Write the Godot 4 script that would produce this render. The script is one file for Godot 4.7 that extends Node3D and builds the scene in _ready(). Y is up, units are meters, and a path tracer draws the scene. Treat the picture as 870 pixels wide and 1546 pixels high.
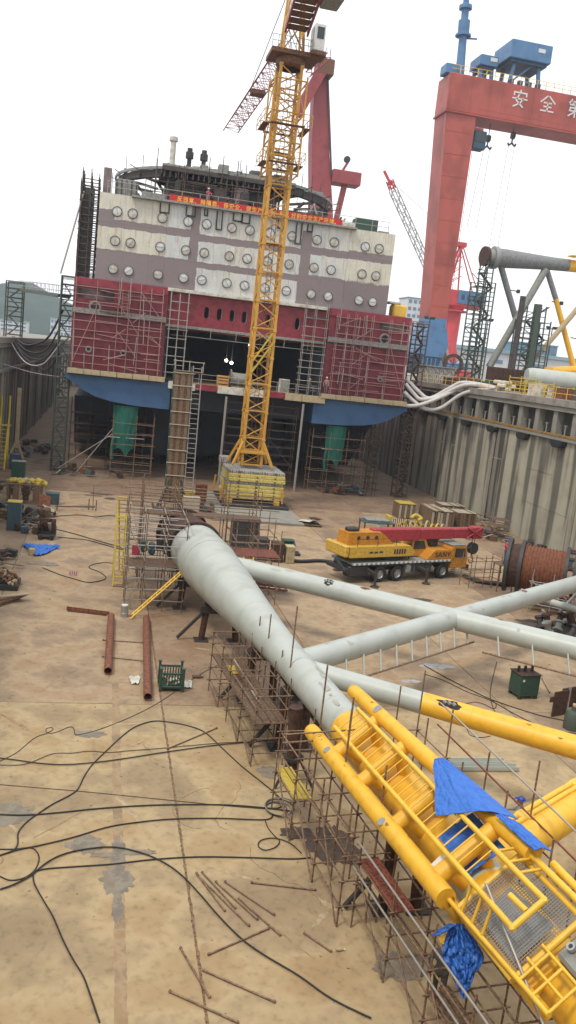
extends Node3D
# A dry dock: a ship's stern in scaffolding, a tower crane on ballast, a jacket leg laid out on the dock floor.

var M := {}
var used := {}
var cache := {}
var org := Vector3.ZERO
var UT: CylinderMesh
var UT5: CylinderMesh
var rng := RandomNumberGenerator.new()

# ---------------------------------------------------------------- helpers
func lin(r: float, g: float, b: float) -> Color:
	return Color(r, g, b).linear_to_srgb()

func numbered(called: String) -> String:
	if not used.has(called):
		used[called] = 0
		return called
	used[called] += 1
	return "%s_%03d" % [called, used[called]]

func thing(called: String, label: String, category: String, group := "", at := Vector3.ZERO, turn := 0.0) -> Node3D:
	var o := Node3D.new()
	o.name = numbered(called)
	add_child(o)
	o.position = at
	o.rotation.y = turn
	o.set_meta("label", label)
	o.set_meta("category", category)
	if group != "":
		o.set_meta("group", group)
	org = at if turn == 0.0 else Vector3.ZERO
	return o

func setting(called: String) -> Node3D:
	var o := Node3D.new()
	o.name = called
	add_child(o)
	o.set_meta("kind", "structure")
	org = Vector3.ZERO
	return o

func copy(src: Node3D, at: Vector3, turn: float, label: String, group := "") -> Node3D:
	var o: Node3D = src.duplicate()
	var base := String(src.name)
	var i := base.length() - 4
	if i > 0 and base[i] == "_" and base.substr(i + 1).is_valid_int():
		base = base.substr(0, i)
	o.name = numbered(base)
	add_child(o)
	o.position = at
	o.rotation.y = turn
	o.set_meta("label", label)
	if group != "":
		o.set_meta("group", group)
	return o

func place(p: Node3D, called: String, m: Mesh, mat: Material, t := Transform3D.IDENTITY) -> MeshInstance3D:
	var mi := MeshInstance3D.new()
	mi.mesh = m
	mi.material_override = mat
	mi.name = called
	mi.transform = t
	p.add_child(mi, true)
	return mi

func side_basis(d: Vector3) -> Basis:
	var y := d.normalized()
	var x := y.cross(Vector3.UP)
	if x.length() < 0.01:
		x = Vector3.RIGHT
	x = x.normalized()
	return Basis(x, y, x.cross(y))

func tube(p: Node3D, called: String, a: Vector3, b: Vector3, r: float, mat: Material) -> MeshInstance3D:
	var d := b - a
	var s := side_basis(d)
	return place(p, called, UT if r > 0.06 else UT5, mat, Transform3D(Basis(s.x * r, d, s.z * r), (a + b) * 0.5 - org))

func bar(p: Node3D, called: String, a: Vector3, b: Vector3, w: float, h: float, mat: Material) -> MeshInstance3D:
	var d := b - a
	var s := side_basis(d)
	return place(p, called, bevel_box(Vector3(w, d.length(), h), minf(0.02, minf(w, h) * 0.15)), mat, Transform3D(s, (a + b) * 0.5 - org))

func face(st: SurfaceTool, pts: Array, c: Vector3) -> void:
	var n: Vector3 = (pts[1] - pts[0]).cross(pts[2] - pts[0])
	var mid := Vector3.ZERO
	for q in pts:
		mid += q
	mid /= pts.size()
	var flip := n.dot(mid - c) > 0.0
	for i in range(1, pts.size() - 1):
		if flip:
			st.add_vertex(pts[0]); st.add_vertex(pts[i + 1]); st.add_vertex(pts[i])
		else:
			st.add_vertex(pts[0]); st.add_vertex(pts[i]); st.add_vertex(pts[i + 1])

func add_box(st: SurfaceTool, c: Vector3, s: Vector3, b := Basis.IDENTITY) -> void:
	var h := s * 0.5
	for ax in 3:
		for sg in [-1.0, 1.0]:
			var q := []
			for k in [[-1, -1], [1, -1], [1, 1], [-1, 1]]:
				var v := Vector3.ZERO
				v[ax] = h[ax] * sg
				v[(ax + 1) % 3] = h[(ax + 1) % 3] * k[0]
				v[(ax + 2) % 3] = h[(ax + 2) % 3] * k[1]
				q.append(c + b * v)
			face(st, q, c)

func add_bar(st: SurfaceTool, a: Vector3, b: Vector3, w: float, h: float) -> void:
	var s := side_basis(b - a)
	add_box(st, (a + b) * 0.5, Vector3(w, (b - a).length(), h), s)

func new_st() -> SurfaceTool:
	var st := SurfaceTool.new()
	st.begin(Mesh.PRIMITIVE_TRIANGLES)
	st.set_smooth_group(-1)
	return st

func done(st: SurfaceTool) -> ArrayMesh:
	st.generate_normals()
	return st.commit()

func bevel_box(s: Vector3, bev: float) -> Mesh:
	var key := "%.3f %.3f %.3f %.3f" % [s.x, s.y, s.z, bev]
	if cache.has(key):
		return cache[key]
	var h := s * 0.5
	bev = minf(bev, minf(h.x, minf(h.y, h.z)) * 0.6)
	var i := h - Vector3.ONE * bev
	var st := new_st()
	for ax in 3:
		var u := (ax + 1) % 3
		var w := (ax + 2) % 3
		for sg in [-1.0, 1.0]:
			var q := []
			for k in [[-1, -1], [1, -1], [1, 1], [-1, 1]]:
				var v := Vector3.ZERO
				v[ax] = h[ax] * sg
				v[u] = i[u] * k[0]
				v[w] = i[w] * k[1]
				q.append(v)
			face(st, q, Vector3.ZERO)
		for su in [-1.0, 1.0]:
			for sw in [-1.0, 1.0]:
				var e := []
				for k in [[0, -1], [1, -1], [1, 1], [0, 1]]:
					var v := Vector3.ZERO
					v[ax] = i[ax] * k[1]
					v[u] = (h[u] if k[0] == 0 else i[u]) * su
					v[w] = (i[w] if k[0] == 0 else h[w]) * sw
					e.append(v)
				face(st, e, Vector3.ZERO)
	for sx in [-1.0, 1.0]:
		for sy in [-1.0, 1.0]:
			for sz in [-1.0, 1.0]:
				face(st, [Vector3(h.x * sx, i.y * sy, i.z * sz), Vector3(i.x * sx, h.y * sy, i.z * sz), Vector3(i.x * sx, i.y * sy, h.z * sz)], Vector3.ZERO)
	var m := done(st)
	cache[key] = m
	return m

func box(p: Node3D, called: String, c: Vector3, s: Vector3, mat: Material, rot := Vector3.ZERO, bev := 0.02) -> MeshInstance3D:
	return place(p, called, bevel_box(s, bev), mat, Transform3D(Basis.from_euler(rot), c - org))

# from corner to corner
func slab(p: Node3D, called: String, a: Vector3, b: Vector3, mat: Material, bev := 0.02) -> MeshInstance3D:
	return box(p, called, (a + b) * 0.5, (b - a).abs(), mat, Vector3.ZERO, bev)

# a turned body between a and b; prof holds Vector2(share of the length, radius)
func lathe(p: Node3D, called: String, a: Vector3, b: Vector3, prof: Array, mat: Material, sides := 24, smooth := true) -> MeshInstance3D:
	var st := SurfaceTool.new()
	st.begin(Mesh.PRIMITIVE_TRIANGLES)
	var s := side_basis(b - a)
	var grp := 0
	for k in prof.size() - 1:
		if k > 0:
			var len := (b - a).length()
			var d0 := Vector2((prof[k].x - prof[k - 1].x) * len, prof[k].y - prof[k - 1].y)
			var d1 := Vector2((prof[k + 1].x - prof[k].x) * len, prof[k + 1].y - prof[k].y)
			if absf(d0.angle_to(d1)) > 0.6:
				grp += 1
		st.set_smooth_group(grp if smooth else -1)
		for j in sides:
			var q := []
			for e in [[k, j], [k + 1, j], [k + 1, j + 1], [k, j + 1]]:
				var an: float = TAU * e[1] / sides
				q.append(a.lerp(b, prof[e[0]].x) + (s.x * cos(an) + s.z * sin(an)) * prof[e[0]].y - org)
			if prof[k + 1].y > 0.0005:
				st.add_vertex(q[0]); st.add_vertex(q[1]); st.add_vertex(q[2])
			if prof[k].y > 0.0005:
				st.add_vertex(q[0]); st.add_vertex(q[2]); st.add_vertex(q[3])
	st.generate_normals()
	return place(p, called, st.commit(), mat)

# a ragged patch hugging a round bar, round angle an (0 = up, towards the side vector s)
func arc_patch(p: Node3D, called: String, a: Vector3, b: Vector3, at: float, r: float, half_len: float, an: float, half_an: float, mat: Material) -> MeshInstance3D:
	var d := (b - a).normalized()
	var s := d.cross(Vector3.UP).normalized()
	var c := a.lerp(b, at)
	var st := SurfaceTool.new()
	st.begin(Mesh.PRIMITIVE_TRIANGLES)
	st.set_smooth_group(0)
	var n := 22
	var rim := []
	for i in n:
		var t := TAU * i / n
		var k := 1.0 + rng.randf_range(-0.28, 0.28)
		rim.append(Vector2(cos(t) * half_len * k, sin(t) * half_an * k))
	for i in n:
		for ring in 3:
			var q := []
			for e in [[ring / 3.0, i], [(ring + 1) / 3.0, i], [(ring + 1) / 3.0, (i + 1) % n], [ring / 3.0, (i + 1) % n]]:
				var w: Vector2 = rim[e[1]] * e[0]
				var g: float = an + w.y
				q.append(c + d * w.x + (Vector3.UP * cos(g) + s * sin(g)) * (r + 0.006) - org)
			if ring > 0:
				st.add_vertex(q[0]); st.add_vertex(q[2]); st.add_vertex(q[3])
			st.add_vertex(q[0]); st.add_vertex(q[1]); st.add_vertex(q[2])
	st.generate_normals()
	return place(p, called, st.commit(), mat)

func smooth_line(pts: Array, steps := 6) -> Array:
	var out := []
	for i in pts.size() - 1:
		var p0: Vector3 = pts[maxi(i - 1, 0)]
		var p1: Vector3 = pts[i]
		var p2: Vector3 = pts[i + 1]
		var p3: Vector3 = pts[mini(i + 2, pts.size() - 1)]
		for k in steps:
			out.append(p1.cubic_interpolate(p2, p0, p3, float(k) / steps))
	out.append(pts[-1])
	return out

func sweep_mesh(pts: Array, r: float, sides := 6) -> ArrayMesh:
	var st := SurfaceTool.new()
	st.begin(Mesh.PRIMITIVE_TRIANGLES)
	st.set_smooth_group(0)
	var rings := []
	for i in pts.size():
		var d: Vector3 = pts[mini(i + 1, pts.size() - 1)] - pts[maxi(i - 1, 0)]
		var s := side_basis(d)
		var ring := []
		for j in sides:
			var an := TAU * j / sides
			ring.append(pts[i] + (s.x * cos(an) + s.z * sin(an)) * r - org)
		rings.append(ring)
	for i in rings.size() - 1:
		for j in sides:
			var k := (j + 1) % sides
			var q := [rings[i][j], rings[i + 1][j], rings[i + 1][k], rings[i][k]]
			st.add_vertex(q[0]); st.add_vertex(q[1]); st.add_vertex(q[2])
			st.add_vertex(q[0]); st.add_vertex(q[2]); st.add_vertex(q[3])
	for e in [0, rings.size() - 1]:
		for j in range(1, sides - 1):
			st.add_vertex(rings[e][0]); st.add_vertex(rings[e][j]); st.add_vertex(rings[e][j + 1])
	st.generate_normals()
	return st.commit()

func sweep(p: Node3D, called: String, pts: Array, r: float, mat: Material, sides := 6, steps := 6) -> MeshInstance3D:
	return place(p, called, sweep_mesh(smooth_line(pts, steps) if steps > 1 else pts, r, sides), mat)

# a polygon (points along u and v from o) given the depth w
func prism_mesh(poly: Array, o: Vector3, u: Vector3, v: Vector3, w: Vector3) -> ArrayMesh:
	var pk := PackedVector2Array(poly)
	var tri := Geometry2D.triangulate_polygon(pk)
	var st := new_st()
	var c := o + w * 0.5
	for i in range(0, tri.size(), 3):
		for e in [Vector3.ZERO, w]:
			var q := []
			for k in 3:
				var pt: Vector2 = pk[tri[i + k]]
				q.append(o + u * pt.x + v * pt.y + e - org)
			var mid: Vector3 = (q[0] + q[1] + q[2]) / 3.0
			face(st, q, mid + (w if e == Vector3.ZERO else -w))
	var n := pk.size()
	var cw := Geometry2D.is_polygon_clockwise(pk)
	for i in n:
		var a: Vector2 = pk[i]
		var b: Vector2 = pk[(i + 1) % n]
		var d := b - a
		var out2 := Vector2(-d.y, d.x) if cw else Vector2(d.y, -d.x)
		var qa := o + u * a.x + v * a.y - org
		var qb := o + u * b.x + v * b.y - org
		face(st, [qa, qb, qb + w, qa + w], (qa + qb + w) * 0.5 - (u * out2.x + v * out2.y))
	return done(st)

func prism(p: Node3D, called: String, poly: Array, o: Vector3, u: Vector3, v: Vector3, w: Vector3, mat: Material) -> MeshInstance3D:
	return place(p, called, prism_mesh(poly, o, u, v, w), mat)

# ---------------------------------------------------------------- materials
func noise_tex(freq: float, sd: int, stops: Array, size := 512, octaves := 5, kind := FastNoiseLite.TYPE_SIMPLEX_SMOOTH) -> NoiseTexture2D:
	var n := FastNoiseLite.new()
	n.noise_type = kind
	n.seed = sd
	n.frequency = freq
	n.fractal_octaves = octaves
	n.fractal_gain = 0.55
	var g := Gradient.new()
	var offs := PackedFloat32Array()
	var cols := PackedColorArray()
	for s in stops:
		offs.append(s[0])
		cols.append(s[1])
	g.offsets = offs
	g.colors = cols
	var t := NoiseTexture2D.new()
	t.width = size
	t.height = size
	t.seamless = true
	t.noise = n
	t.color_ramp = g
	return t

func gray(v: float) -> Color:
	return Color(v, v, v)

var T := {}
func mat(called: String, c: Color, rough: float, tex := "", scale := Vector3.ONE, metal := 0.0, tex2 := "", scale2 := Vector3.ONE) -> StandardMaterial3D:
	var m := StandardMaterial3D.new()
	m.albedo_color = c
	m.roughness = rough
	m.metallic = metal
	if tex != "":
		m.albedo_texture = T[tex]
		m.uv1_triplanar = true
		m.uv1_world_triplanar = true
		m.uv1_scale = scale
	if tex2 != "":
		m.detail_enabled = true
		m.detail_albedo = T[tex2]
		m.detail_blend_mode = BaseMaterial3D.BLEND_MODE_MUL
		m.detail_uv_layer = BaseMaterial3D.DETAIL_UV_2
		m.uv2_triplanar = true
		m.uv2_world_triplanar = true
		m.uv2_scale = scale2
	M[called] = m
	return m

func make_materials() -> void:
	T.wear = noise_tex(0.012, 3, [[0.0, gray(0.80)], [0.40, gray(0.95)], [1.0, gray(1.0)]])
	T.soft = noise_tex(0.006, 41, [[0.0, Color(0.88, 0.87, 0.86)], [0.45, Color(0.97, 0.97, 0.96)], [1.0, Color(1, 1, 1)]], 512, 4)
	T.grain = noise_tex(0.06, 5, [[0.0, gray(0.80)], [0.5, gray(0.96)], [1.0, gray(1.0)]])
	T.streak = noise_tex(0.012, 9, [[0.0, gray(0.50)], [0.36, gray(0.62)], [0.46, gray(0.88)], [0.60, gray(0.95)], [1.0, gray(1.0)]], 512, 3)
	T.blotch = noise_tex(0.008, 11, [[0.0, Color(0.80, 0.75, 0.72)], [0.42, Color(0.93, 0.91, 0.89)], [0.55, Color(1, 1, 1)], [1.0, Color(1, 0.98, 0.94)]], 1024, 6)
	T.rust = noise_tex(0.02, 17, [[0.0, Color(0.5, 0.42, 0.40)], [0.45, Color(0.80, 0.70, 0.64)], [0.6, Color(1, 0.9, 0.8)], [1.0, Color(0.92, 0.78, 0.66)]])
	T.floor = noise_tex(0.005, 23, [[0.0, Color(0.80, 0.78, 0.77)], [0.34, Color(0.89, 0.87, 0.85)], [0.47, Color(0.96, 0.95, 0.92)], [0.56, Color(1, 0.99, 0.96)], [0.68, Color(0.95, 0.92, 0.87)], [1.0, Color(0.90, 0.85, 0.79)]], 1024, 7)
	T.speck = noise_tex(0.05, 29, [[0.0, gray(0.82)], [0.30, gray(0.94)], [0.5, gray(0.985)], [1.0, gray(1.0)]], 512, 5)
	var v1 := Vector3.ONE
	# ground
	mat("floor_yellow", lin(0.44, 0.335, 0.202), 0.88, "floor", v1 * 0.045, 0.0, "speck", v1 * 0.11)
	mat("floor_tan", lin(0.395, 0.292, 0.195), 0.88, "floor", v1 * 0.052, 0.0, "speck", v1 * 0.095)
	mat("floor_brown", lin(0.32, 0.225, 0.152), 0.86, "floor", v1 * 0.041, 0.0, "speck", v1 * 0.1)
	mat("floor_red", lin(0.25, 0.17, 0.118), 0.85, "floor", v1 * 0.06, 0.0, "speck", v1 * 0.09)  # reddish far slabs, with the shade under the ship put into the colour
	mat("filler", lin(0.25, 0.205, 0.145), 0.9, "rust", v1 * 0.9)
	mat("strip", lin(0.36, 0.262, 0.165), 0.9, "floor", v1 * 0.2)
	mat("stain", lin(0.25, 0.22, 0.18), 0.8, "floor", v1 * 0.25)
	mat("scuff", lin(0.45, 0.355, 0.23), 0.9, "floor", v1 * 0.3)
	mat("dirt", lin(0.35, 0.25, 0.155), 0.9, "floor", v1 * 0.3)
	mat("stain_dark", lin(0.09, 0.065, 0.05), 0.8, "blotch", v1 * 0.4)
	mat("puddle", lin(0.42, 0.41, 0.40), 0.3, "blotch", v1 * 0.3)
	mat("quay", lin(0.30, 0.28, 0.25), 0.9, "blotch", v1 * 0.05, 0.0, "speck", v1 * 0.4)
	mat("wall", lin(0.39, 0.36, 0.29), 0.9, "streak", Vector3(0.09, 0.005, 0.09), 0.0, "soft", v1 * 0.1)
	mat("wall_pale", lin(0.45, 0.42, 0.335), 0.9, "streak", Vector3(0.06, 0.004, 0.06), 0.0, "soft", v1 * 0.1)
	mat("wall_dark", lin(0.24, 0.22, 0.185), 0.9, "streak", Vector3(0.13, 0.008, 0.13), 0.0, "soft", v1 * 0.1)
	mat("concrete", lin(0.30, 0.285, 0.25), 0.9, "soft", v1 * 0.25, 0.0, "grain", v1 * 0.8)
	mat("fender", lin(0.02, 0.021, 0.022), 0.7, "grain", v1 * 0.8)
	# steel and paint
	mat("scaffold", lin(0.29, 0.24, 0.195), 0.6, "rust", v1 * 0.7, 0.12)
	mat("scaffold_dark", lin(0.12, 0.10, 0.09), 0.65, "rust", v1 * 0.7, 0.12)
	mat("scaffold_grey", lin(0.42, 0.39, 0.36), 0.5, "wear", v1 * 0.6, 0.4)
	mat("scaffold_green", lin(0.075, 0.095, 0.075), 0.6, "wear", v1 * 0.7, 0.2)
	mat("pink_pole", lin(0.42, 0.24, 0.22), 0.6, "wear", v1 * 0.6, 0.2)
	mat("plank_steel", lin(0.22, 0.18, 0.14), 0.7, "rust", v1 * 0.8, 0.3)
	mat("plank_red", lin(0.22, 0.085, 0.065), 0.75, "rust", v1 * 0.8)
	mat("plank_yellow", lin(0.55, 0.40, 0.05), 0.6, "wear", v1 * 0.7)
	mat("wood", lin(0.24, 0.20, 0.145), 0.88, "rust", Vector3(0.6, 2.0, 0.6))
	mat("wood_pale", lin(0.42, 0.36, 0.27), 0.85, "wear", Vector3(0.6, 2.0, 0.6))
	mat("wood_dark", lin(0.15, 0.115, 0.07), 0.9, "rust", Vector3(0.8, 0.3, 0.8))
	mat("rust", lin(0.24, 0.105, 0.055), 0.8, "rust", v1 * 0.45)
	mat("rust_dark", lin(0.085, 0.05, 0.04), 0.8, "rust", v1 * 0.4)
	mat("rust_pipe", lin(0.26, 0.125, 0.085), 0.75, "rust", v1 * 0.5)
	mat("toe_rail", lin(0.34, 0.25, 0.07), 0.75, "rust", v1 * 0.3)
	mat("iron", lin(0.055, 0.052, 0.05), 0.6, "grain", v1 * 0.8, 0.3)
	mat("galvanised", lin(0.46, 0.47, 0.47), 0.42, "wear", v1 * 0.8, 0.55)
	mat("jacket_grey", lin(0.455, 0.48, 0.45), 0.42, "soft", v1 * 0.18)
	mat("grime", lin(0.39, 0.395, 0.355), 0.6, "soft", v1 * 0.5)
	mat("chip", lin(0.45, 0.27, 0.06), 0.6, "rust", v1 * 0.8)
	mat("ring_steel", lin(0.16, 0.15, 0.145), 0.6, "grain", v1 * 0.8)
	mat("jacket_old", lin(0.23, 0.245, 0.25), 0.5, "wear", v1 * 0.2, 0.0, "blotch", v1 * 0.3)
	mat("jacket_yellow", lin(0.86, 0.475, 0.035), 0.46, "wear", v1 * 0.3)
	mat("rail_yellow", lin(0.82, 0.50, 0.05), 0.4, "soft", v1 * 0.9)
	mat("weld_scar", lin(0.03, 0.028, 0.025), 0.8, "rust", v1 * 1.3)
	mat("anode", lin(0.30, 0.30, 0.29), 0.6, "grain", v1 * 1.0)
	mat("crane_yellow", lin(0.60, 0.31, 0.045), 0.5, "wear", v1 * 0.35)
	mat("crane_dark", lin(0.20, 0.11, 0.06), 0.6, "rust", v1 * 0.4)
	mat("ballast_yellow", lin(0.58, 0.47, 0.14), 0.75, "blotch", v1 * 0.4)
	mat("ballast_grey", lin(0.40, 0.38, 0.34), 0.85, "streak", Vector3(0.9, 0.2, 0.9))
	mat("ship_red", lin(0.205, 0.02, 0.034), 0.5, "soft", v1 * 0.12, 0.0, "blotch", v1 * 0.1)
	mat("ship_red_bright", lin(0.27, 0.026, 0.042), 0.5, "soft", v1 * 0.15, 0.0, "blotch", v1 * 0.12)
	mat("ship_blue", lin(0.042, 0.11, 0.24), 0.5, "soft", v1 * 0.15)
	mat("ship_shade_navy", lin(0.045, 0.052, 0.07), 0.7, "soft", v1 * 0.1)  # dark navy: the shade under and inside the stern put into the colour
	mat("ship_white", lin(0.60, 0.59, 0.53), 0.6, "blotch", v1 * 0.15)
	mat("primer", lin(0.235, 0.19, 0.19), 0.75, "blotch", v1 * 0.12, 0.0, "grain", v1 * 0.5)
	mat("primer_dark", lin(0.075, 0.062, 0.062), 0.8, "blotch", v1 * 0.2)
	mat("ship_grey", lin(0.26, 0.27, 0.25), 0.6, "blotch", v1 * 0.3)
	mat("ledge", lin(0.47, 0.37, 0.22), 0.8, "wear", v1 * 0.25)
	mat("gantry_red", lin(0.43, 0.085, 0.062), 0.5, "wear", Vector3(0.03, 0.004, 0.03), 0.0, "blotch", v1 * 0.012)
	mat("gantry_blue", lin(0.085, 0.20, 0.38), 0.5, "wear", v1 * 0.05)
	mat("gantry_blue_dark", lin(0.03, 0.075, 0.13), 0.55, "wear", v1 * 0.08)
	mat("crane_red", lin(0.32, 0.055, 0.06), 0.55, "wear", v1 * 0.05)
	mat("bright_red", lin(0.60, 0.05, 0.06), 0.5, "wear", v1 * 0.06)
	mat("white", lin(0.72, 0.72, 0.70), 0.55, "wear", v1 * 0.4)
	mat("hose_white", lin(0.62, 0.58, 0.56), 0.6, "wear", v1 * 0.3)
	mat("banner_red", lin(0.58, 0.025, 0.03), 0.7, "wear", v1 * 0.3)
	mat("banner_gold", lin(0.85, 0.55, 0.08), 0.6)
	mat("tarp_blue", lin(0.035, 0.16, 0.58), 0.5, "wear", v1 * 0.6)
	mat("net_green", lin(0.014, 0.14, 0.10), 0.8, "grain", v1 * 0.5)
	mat("net_dark", lin(0.10, 0.095, 0.09), 0.9, "grain", v1 * 0.6)
	mat("machine_green", lin(0.035, 0.085, 0.06), 0.5, "wear", v1 * 0.8)
	mat("box_teal", lin(0.05, 0.10, 0.12), 0.6, "wear", v1 * 0.8)
	mat("cable", lin(0.018, 0.016, 0.015), 0.55)
	mat("hose_black", lin(0.03, 0.03, 0.032), 0.5, "grain", v1)
	mat("rubber", lin(0.02, 0.02, 0.02), 0.8, "grain", v1 * 2.0)
	mat("glass", lin(0.03, 0.04, 0.045), 0.08)
	mat("truck_orange", lin(0.62, 0.27, 0.03), 0.45, "wear", v1 * 0.5, 0.0, "blotch", v1 * 0.6)
	mat("truck_yellow", lin(0.68, 0.44, 0.07), 0.45, "wear", v1 * 0.5, 0.0, "blotch", v1 * 0.6)
	mat("boom_red", lin(0.42, 0.045, 0.06), 0.5, "wear", v1 * 0.5, 0.0, "blotch", v1 * 0.5)
	mat("skin", lin(0.45, 0.26, 0.18), 0.6)
	mat("cloth_blue", lin(0.05, 0.07, 0.14), 0.9, "grain", v1 * 3.0)
	mat("cloth_grey", lin(0.22, 0.22, 0.20), 0.9, "grain", v1 * 3.0)
	mat("cloth_dark", lin(0.035, 0.033, 0.035), 0.9, "grain", v1 * 3.0)
	mat("cloth_red", lin(0.42, 0.05, 0.08), 0.9, "grain", v1 * 3.0)
	mat("helmet_blue", lin(0.02, 0.05, 0.28), 0.35)
	mat("helmet_white", lin(0.75, 0.75, 0.72), 0.35)
	mat("helmet_yellow", lin(0.75, 0.45, 0.03), 0.35)
	mat("far_white", lin(0.60, 0.61, 0.62), 0.8, "wear", v1 * 0.02)
	mat("far_roof", lin(0.25, 0.36, 0.38), 0.7, "wear", v1 * 0.02)
	mat("far_glass", lin(0.12, 0.18, 0.24), 0.3)
	mat("far_blue", lin(0.10, 0.25, 0.36), 0.7, "wear", v1 * 0.03)
	mat("hill", lin(0.035, 0.06, 0.045), 0.95, "blotch", v1 * 0.008, 0.0, "grain", v1 * 0.02)
	mat("leaf", lin(0.05, 0.085, 0.04), 0.9, "grain", v1 * 0.4)
	for k in ["leaf"]:
		M[k].cull_mode = BaseMaterial3D.CULL_DISABLED
	for k in ["tarp_blue", "net_green", "net_dark"]:
		M[k].cull_mode = BaseMaterial3D.CULL_DISABLED
const CABLES := [
	["thin cable with a small curl running up to the steel basket", [-2.56, -27.68, -2.09, -28.31, -1.60, -29.43, -1.22, -29.82, -1.01, -30.15, -1.07, -30.31, -1.25, -30.20, -1.18, -29.87, -0.88, -29.93, -0.44, -30.39, -0.27, -30.23, -0.23, -29.85, -0.11, -29.74, 0.63, -30.21, 1.86, -31.42, 3.09, -33.00, 4.85, -35.86, 5.91, -37.24], 0.012],
	["black cable arching from the left edge up and down to the coil", [-1.92, -22.22, -1.60, -22.46, -1.51, -22.78, -1.55, -23.35, -1.38, -23.88, -1.04, -24.42, -0.69, -24.91, -0.22, -25.43, 0.02, -25.84, 0.20, -26.70, 0.44, -27.48, 0.88, -28.46, 1.46, -29.68, 1.96, -30.48, 2.60, -30.97, 3.22, -30.93, 3.95, -30.61, 4.52, -30.05, 4.99, -28.80, 5.51, -27.40, 6.02, -26.28, 6.41, -25.36, 6.48, -24.90, 6.27, -24.61, 5.84, -24.62], 0.02],
	["thin dark cable wavering past the pair of rust pipes", [-2.52, -27.40, -1.90, -27.41, -1.50, -27.65, -0.89, -28.23, -0.24, -28.29, 0.31, -28.45, 0.99, -28.36, 1.79, -28.53, 2.72, -28.70, 4.92, -29.18, 6.17, -29.32], 0.012],
	["black cable lying level below the thin wavering one", [-2.58, -27.86, -2.04, -27.73, -1.28, -27.51, -0.42, -27.43, 0.66, -27.63, 1.77, -27.98, 2.94, -28.40, 4.90, -29.01, 7.21, -29.51], 0.02],
	["thin straight cord crossing from the left edge to the coil", [-2.38, -26.13, -1.16, -25.92, 0.07, -25.71, 1.71, -25.38, 3.35, -25.04, 4.59, -24.79, 5.83, -24.58], 0.01],
	["black cable over the large round grey patch", [-2.16, -24.32, -1.41, -24.28, -0.47, -24.41, 0.69, -24.63, 2.30, -24.81, 4.17, -24.83, 5.42, -24.70, 6.66, -24.41], 0.022],
	["black cable rising from the left edge to the coil's foot", [-1.92, -22.22, -1.43, -22.49, -0.91, -22.67, -0.03, -23.05, 0.89, -23.55, 1.67, -23.79, 2.86, -23.99, 4.28, -24.01, 5.71, -23.91, 6.01, -24.18], 0.02],
	["long black cable curving from the left edge to the bottom middle", [-1.74, -20.69, -1.44, -20.87, -1.06, -21.22, -0.68, -21.81, -0.26, -22.20, 0.35, -22.44, 1.08, -22.52, 1.72, -22.30, 2.34, -21.86, 2.85, -21.23, 3.30, -20.33, 3.71, -19.36, 4.17, -18.46, 4.64, -17.84, 5.30, -17.13, 5.90, -16.35, 6.64, -15.71], 0.022],
	["black cable looping at the left edge and running level to the scaffold", [-1.96, -22.53, -1.61, -22.52, -1.17, -22.58, -0.98, -22.41, -0.88, -22.03, -0.96, -21.51, -1.22, -21.17, -1.54, -21.10, -1.81, -21.28], 0.018],
	["black cable running level to the scaffold foot", [-0.99, -21.43, -0.66, -21.56, 0.03, -21.63, 1.08, -21.72, 2.16, -21.90, 3.47, -21.99, 4.78, -21.92, 6.12, -21.81, 6.72, -21.86], 0.02],
	["pale-edged cable snaking down to the bottom left", [-0.98, -21.37, -0.92, -20.93, -0.65, -20.23, -0.37, -19.57, -0.09, -18.70, 0.17, -18.01, 0.41, -17.46, 0.56, -16.94, 0.79, -16.05], 0.02],
	["dark cable hanging in a loop beside the cable coil", [5.71, -23.87, 5.73, -23.42, 5.85, -22.98, 5.94, -22.70, 5.74, -22.39, 5.42, -22.26, 5.26, -22.47, 5.37, -22.75, 5.69, -22.88, 6.00, -22.80, 6.27, -22.55, 6.47, -22.07], 0.016],
	["dark cable bundle from the generator towards the brown gate", [16.22, -38.03, 16.86, -36.17, 17.37, -35.00, 17.88, -33.95, 18.70, -32.97, 19.56, -32.17, 20.55, -31.67], 0.022],
	["thin dark cable beside the generator bundle", [15.78, -36.85, 16.48, -36.07, 17.09, -34.75, 17.81, -33.80, 18.20, -32.60, 18.63, -31.59, 19.39, -30.71, 20.18, -30.48], 0.016],
	["thin hose coming straight down the floor to the cable bundle", [20.51, -38.86, 19.44, -36.96, 18.28, -34.82, 17.74, -33.50, 17.39, -32.35], 0.015],
	["thin cable loop before the green generator", [16.09, -33.13, 16.89, -33.53, 17.28, -33.33, 17.53, -32.85, 17.90, -33.37, 17.88, -33.95], 0.014],
	["thin hose loop under the yellow brace", [15.41, -30.83, 15.28, -30.20, 15.61, -29.97, 16.11, -30.11], 0.014],
	["cable running from the floor to the brown scrap cart", [-3.11, -68.82, -1.37, -69.97, -0.06, -69.61, 0.99, -70.52, 2.85, -70.06], 0.03],
	["cable trailing from the scrap cart to the scaffold cage", [-2.83, -63.95, -1.61, -62.96, -0.17, -61.41, 0.99, -60.26, 1.89, -59.29], 0.03],
	["second cable trailing below it to the scaffold cage", [-2.55, -61.37, -0.62, -61.07, 0.76, -59.80, 2.11, -58.56], 0.03],
	["long cable curling on the floor left of the scaffold cage", [-2.97, -52.79, -1.92, -51.46, -1.13, -50.72, -0.15, -50.04, 0.79, -51.10, 0.39, -52.56, -0.23, -53.39, -0.04, -54.26, 0.78, -54.95, 1.83, -54.67], 0.025],
	["dark hose lying past the truck crane's front wheel", [26.09, -56.28, 26.61, -55.14, 27.66, -54.64, 28.88, -54.52], 0.16],
	["dark hose running from the pump set to the truck crane", [13.23, -58.17, 14.42, -58.06, 15.76, -58.56, 16.70, -58.39, 17.90, -57.33], 0.12],
]
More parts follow.
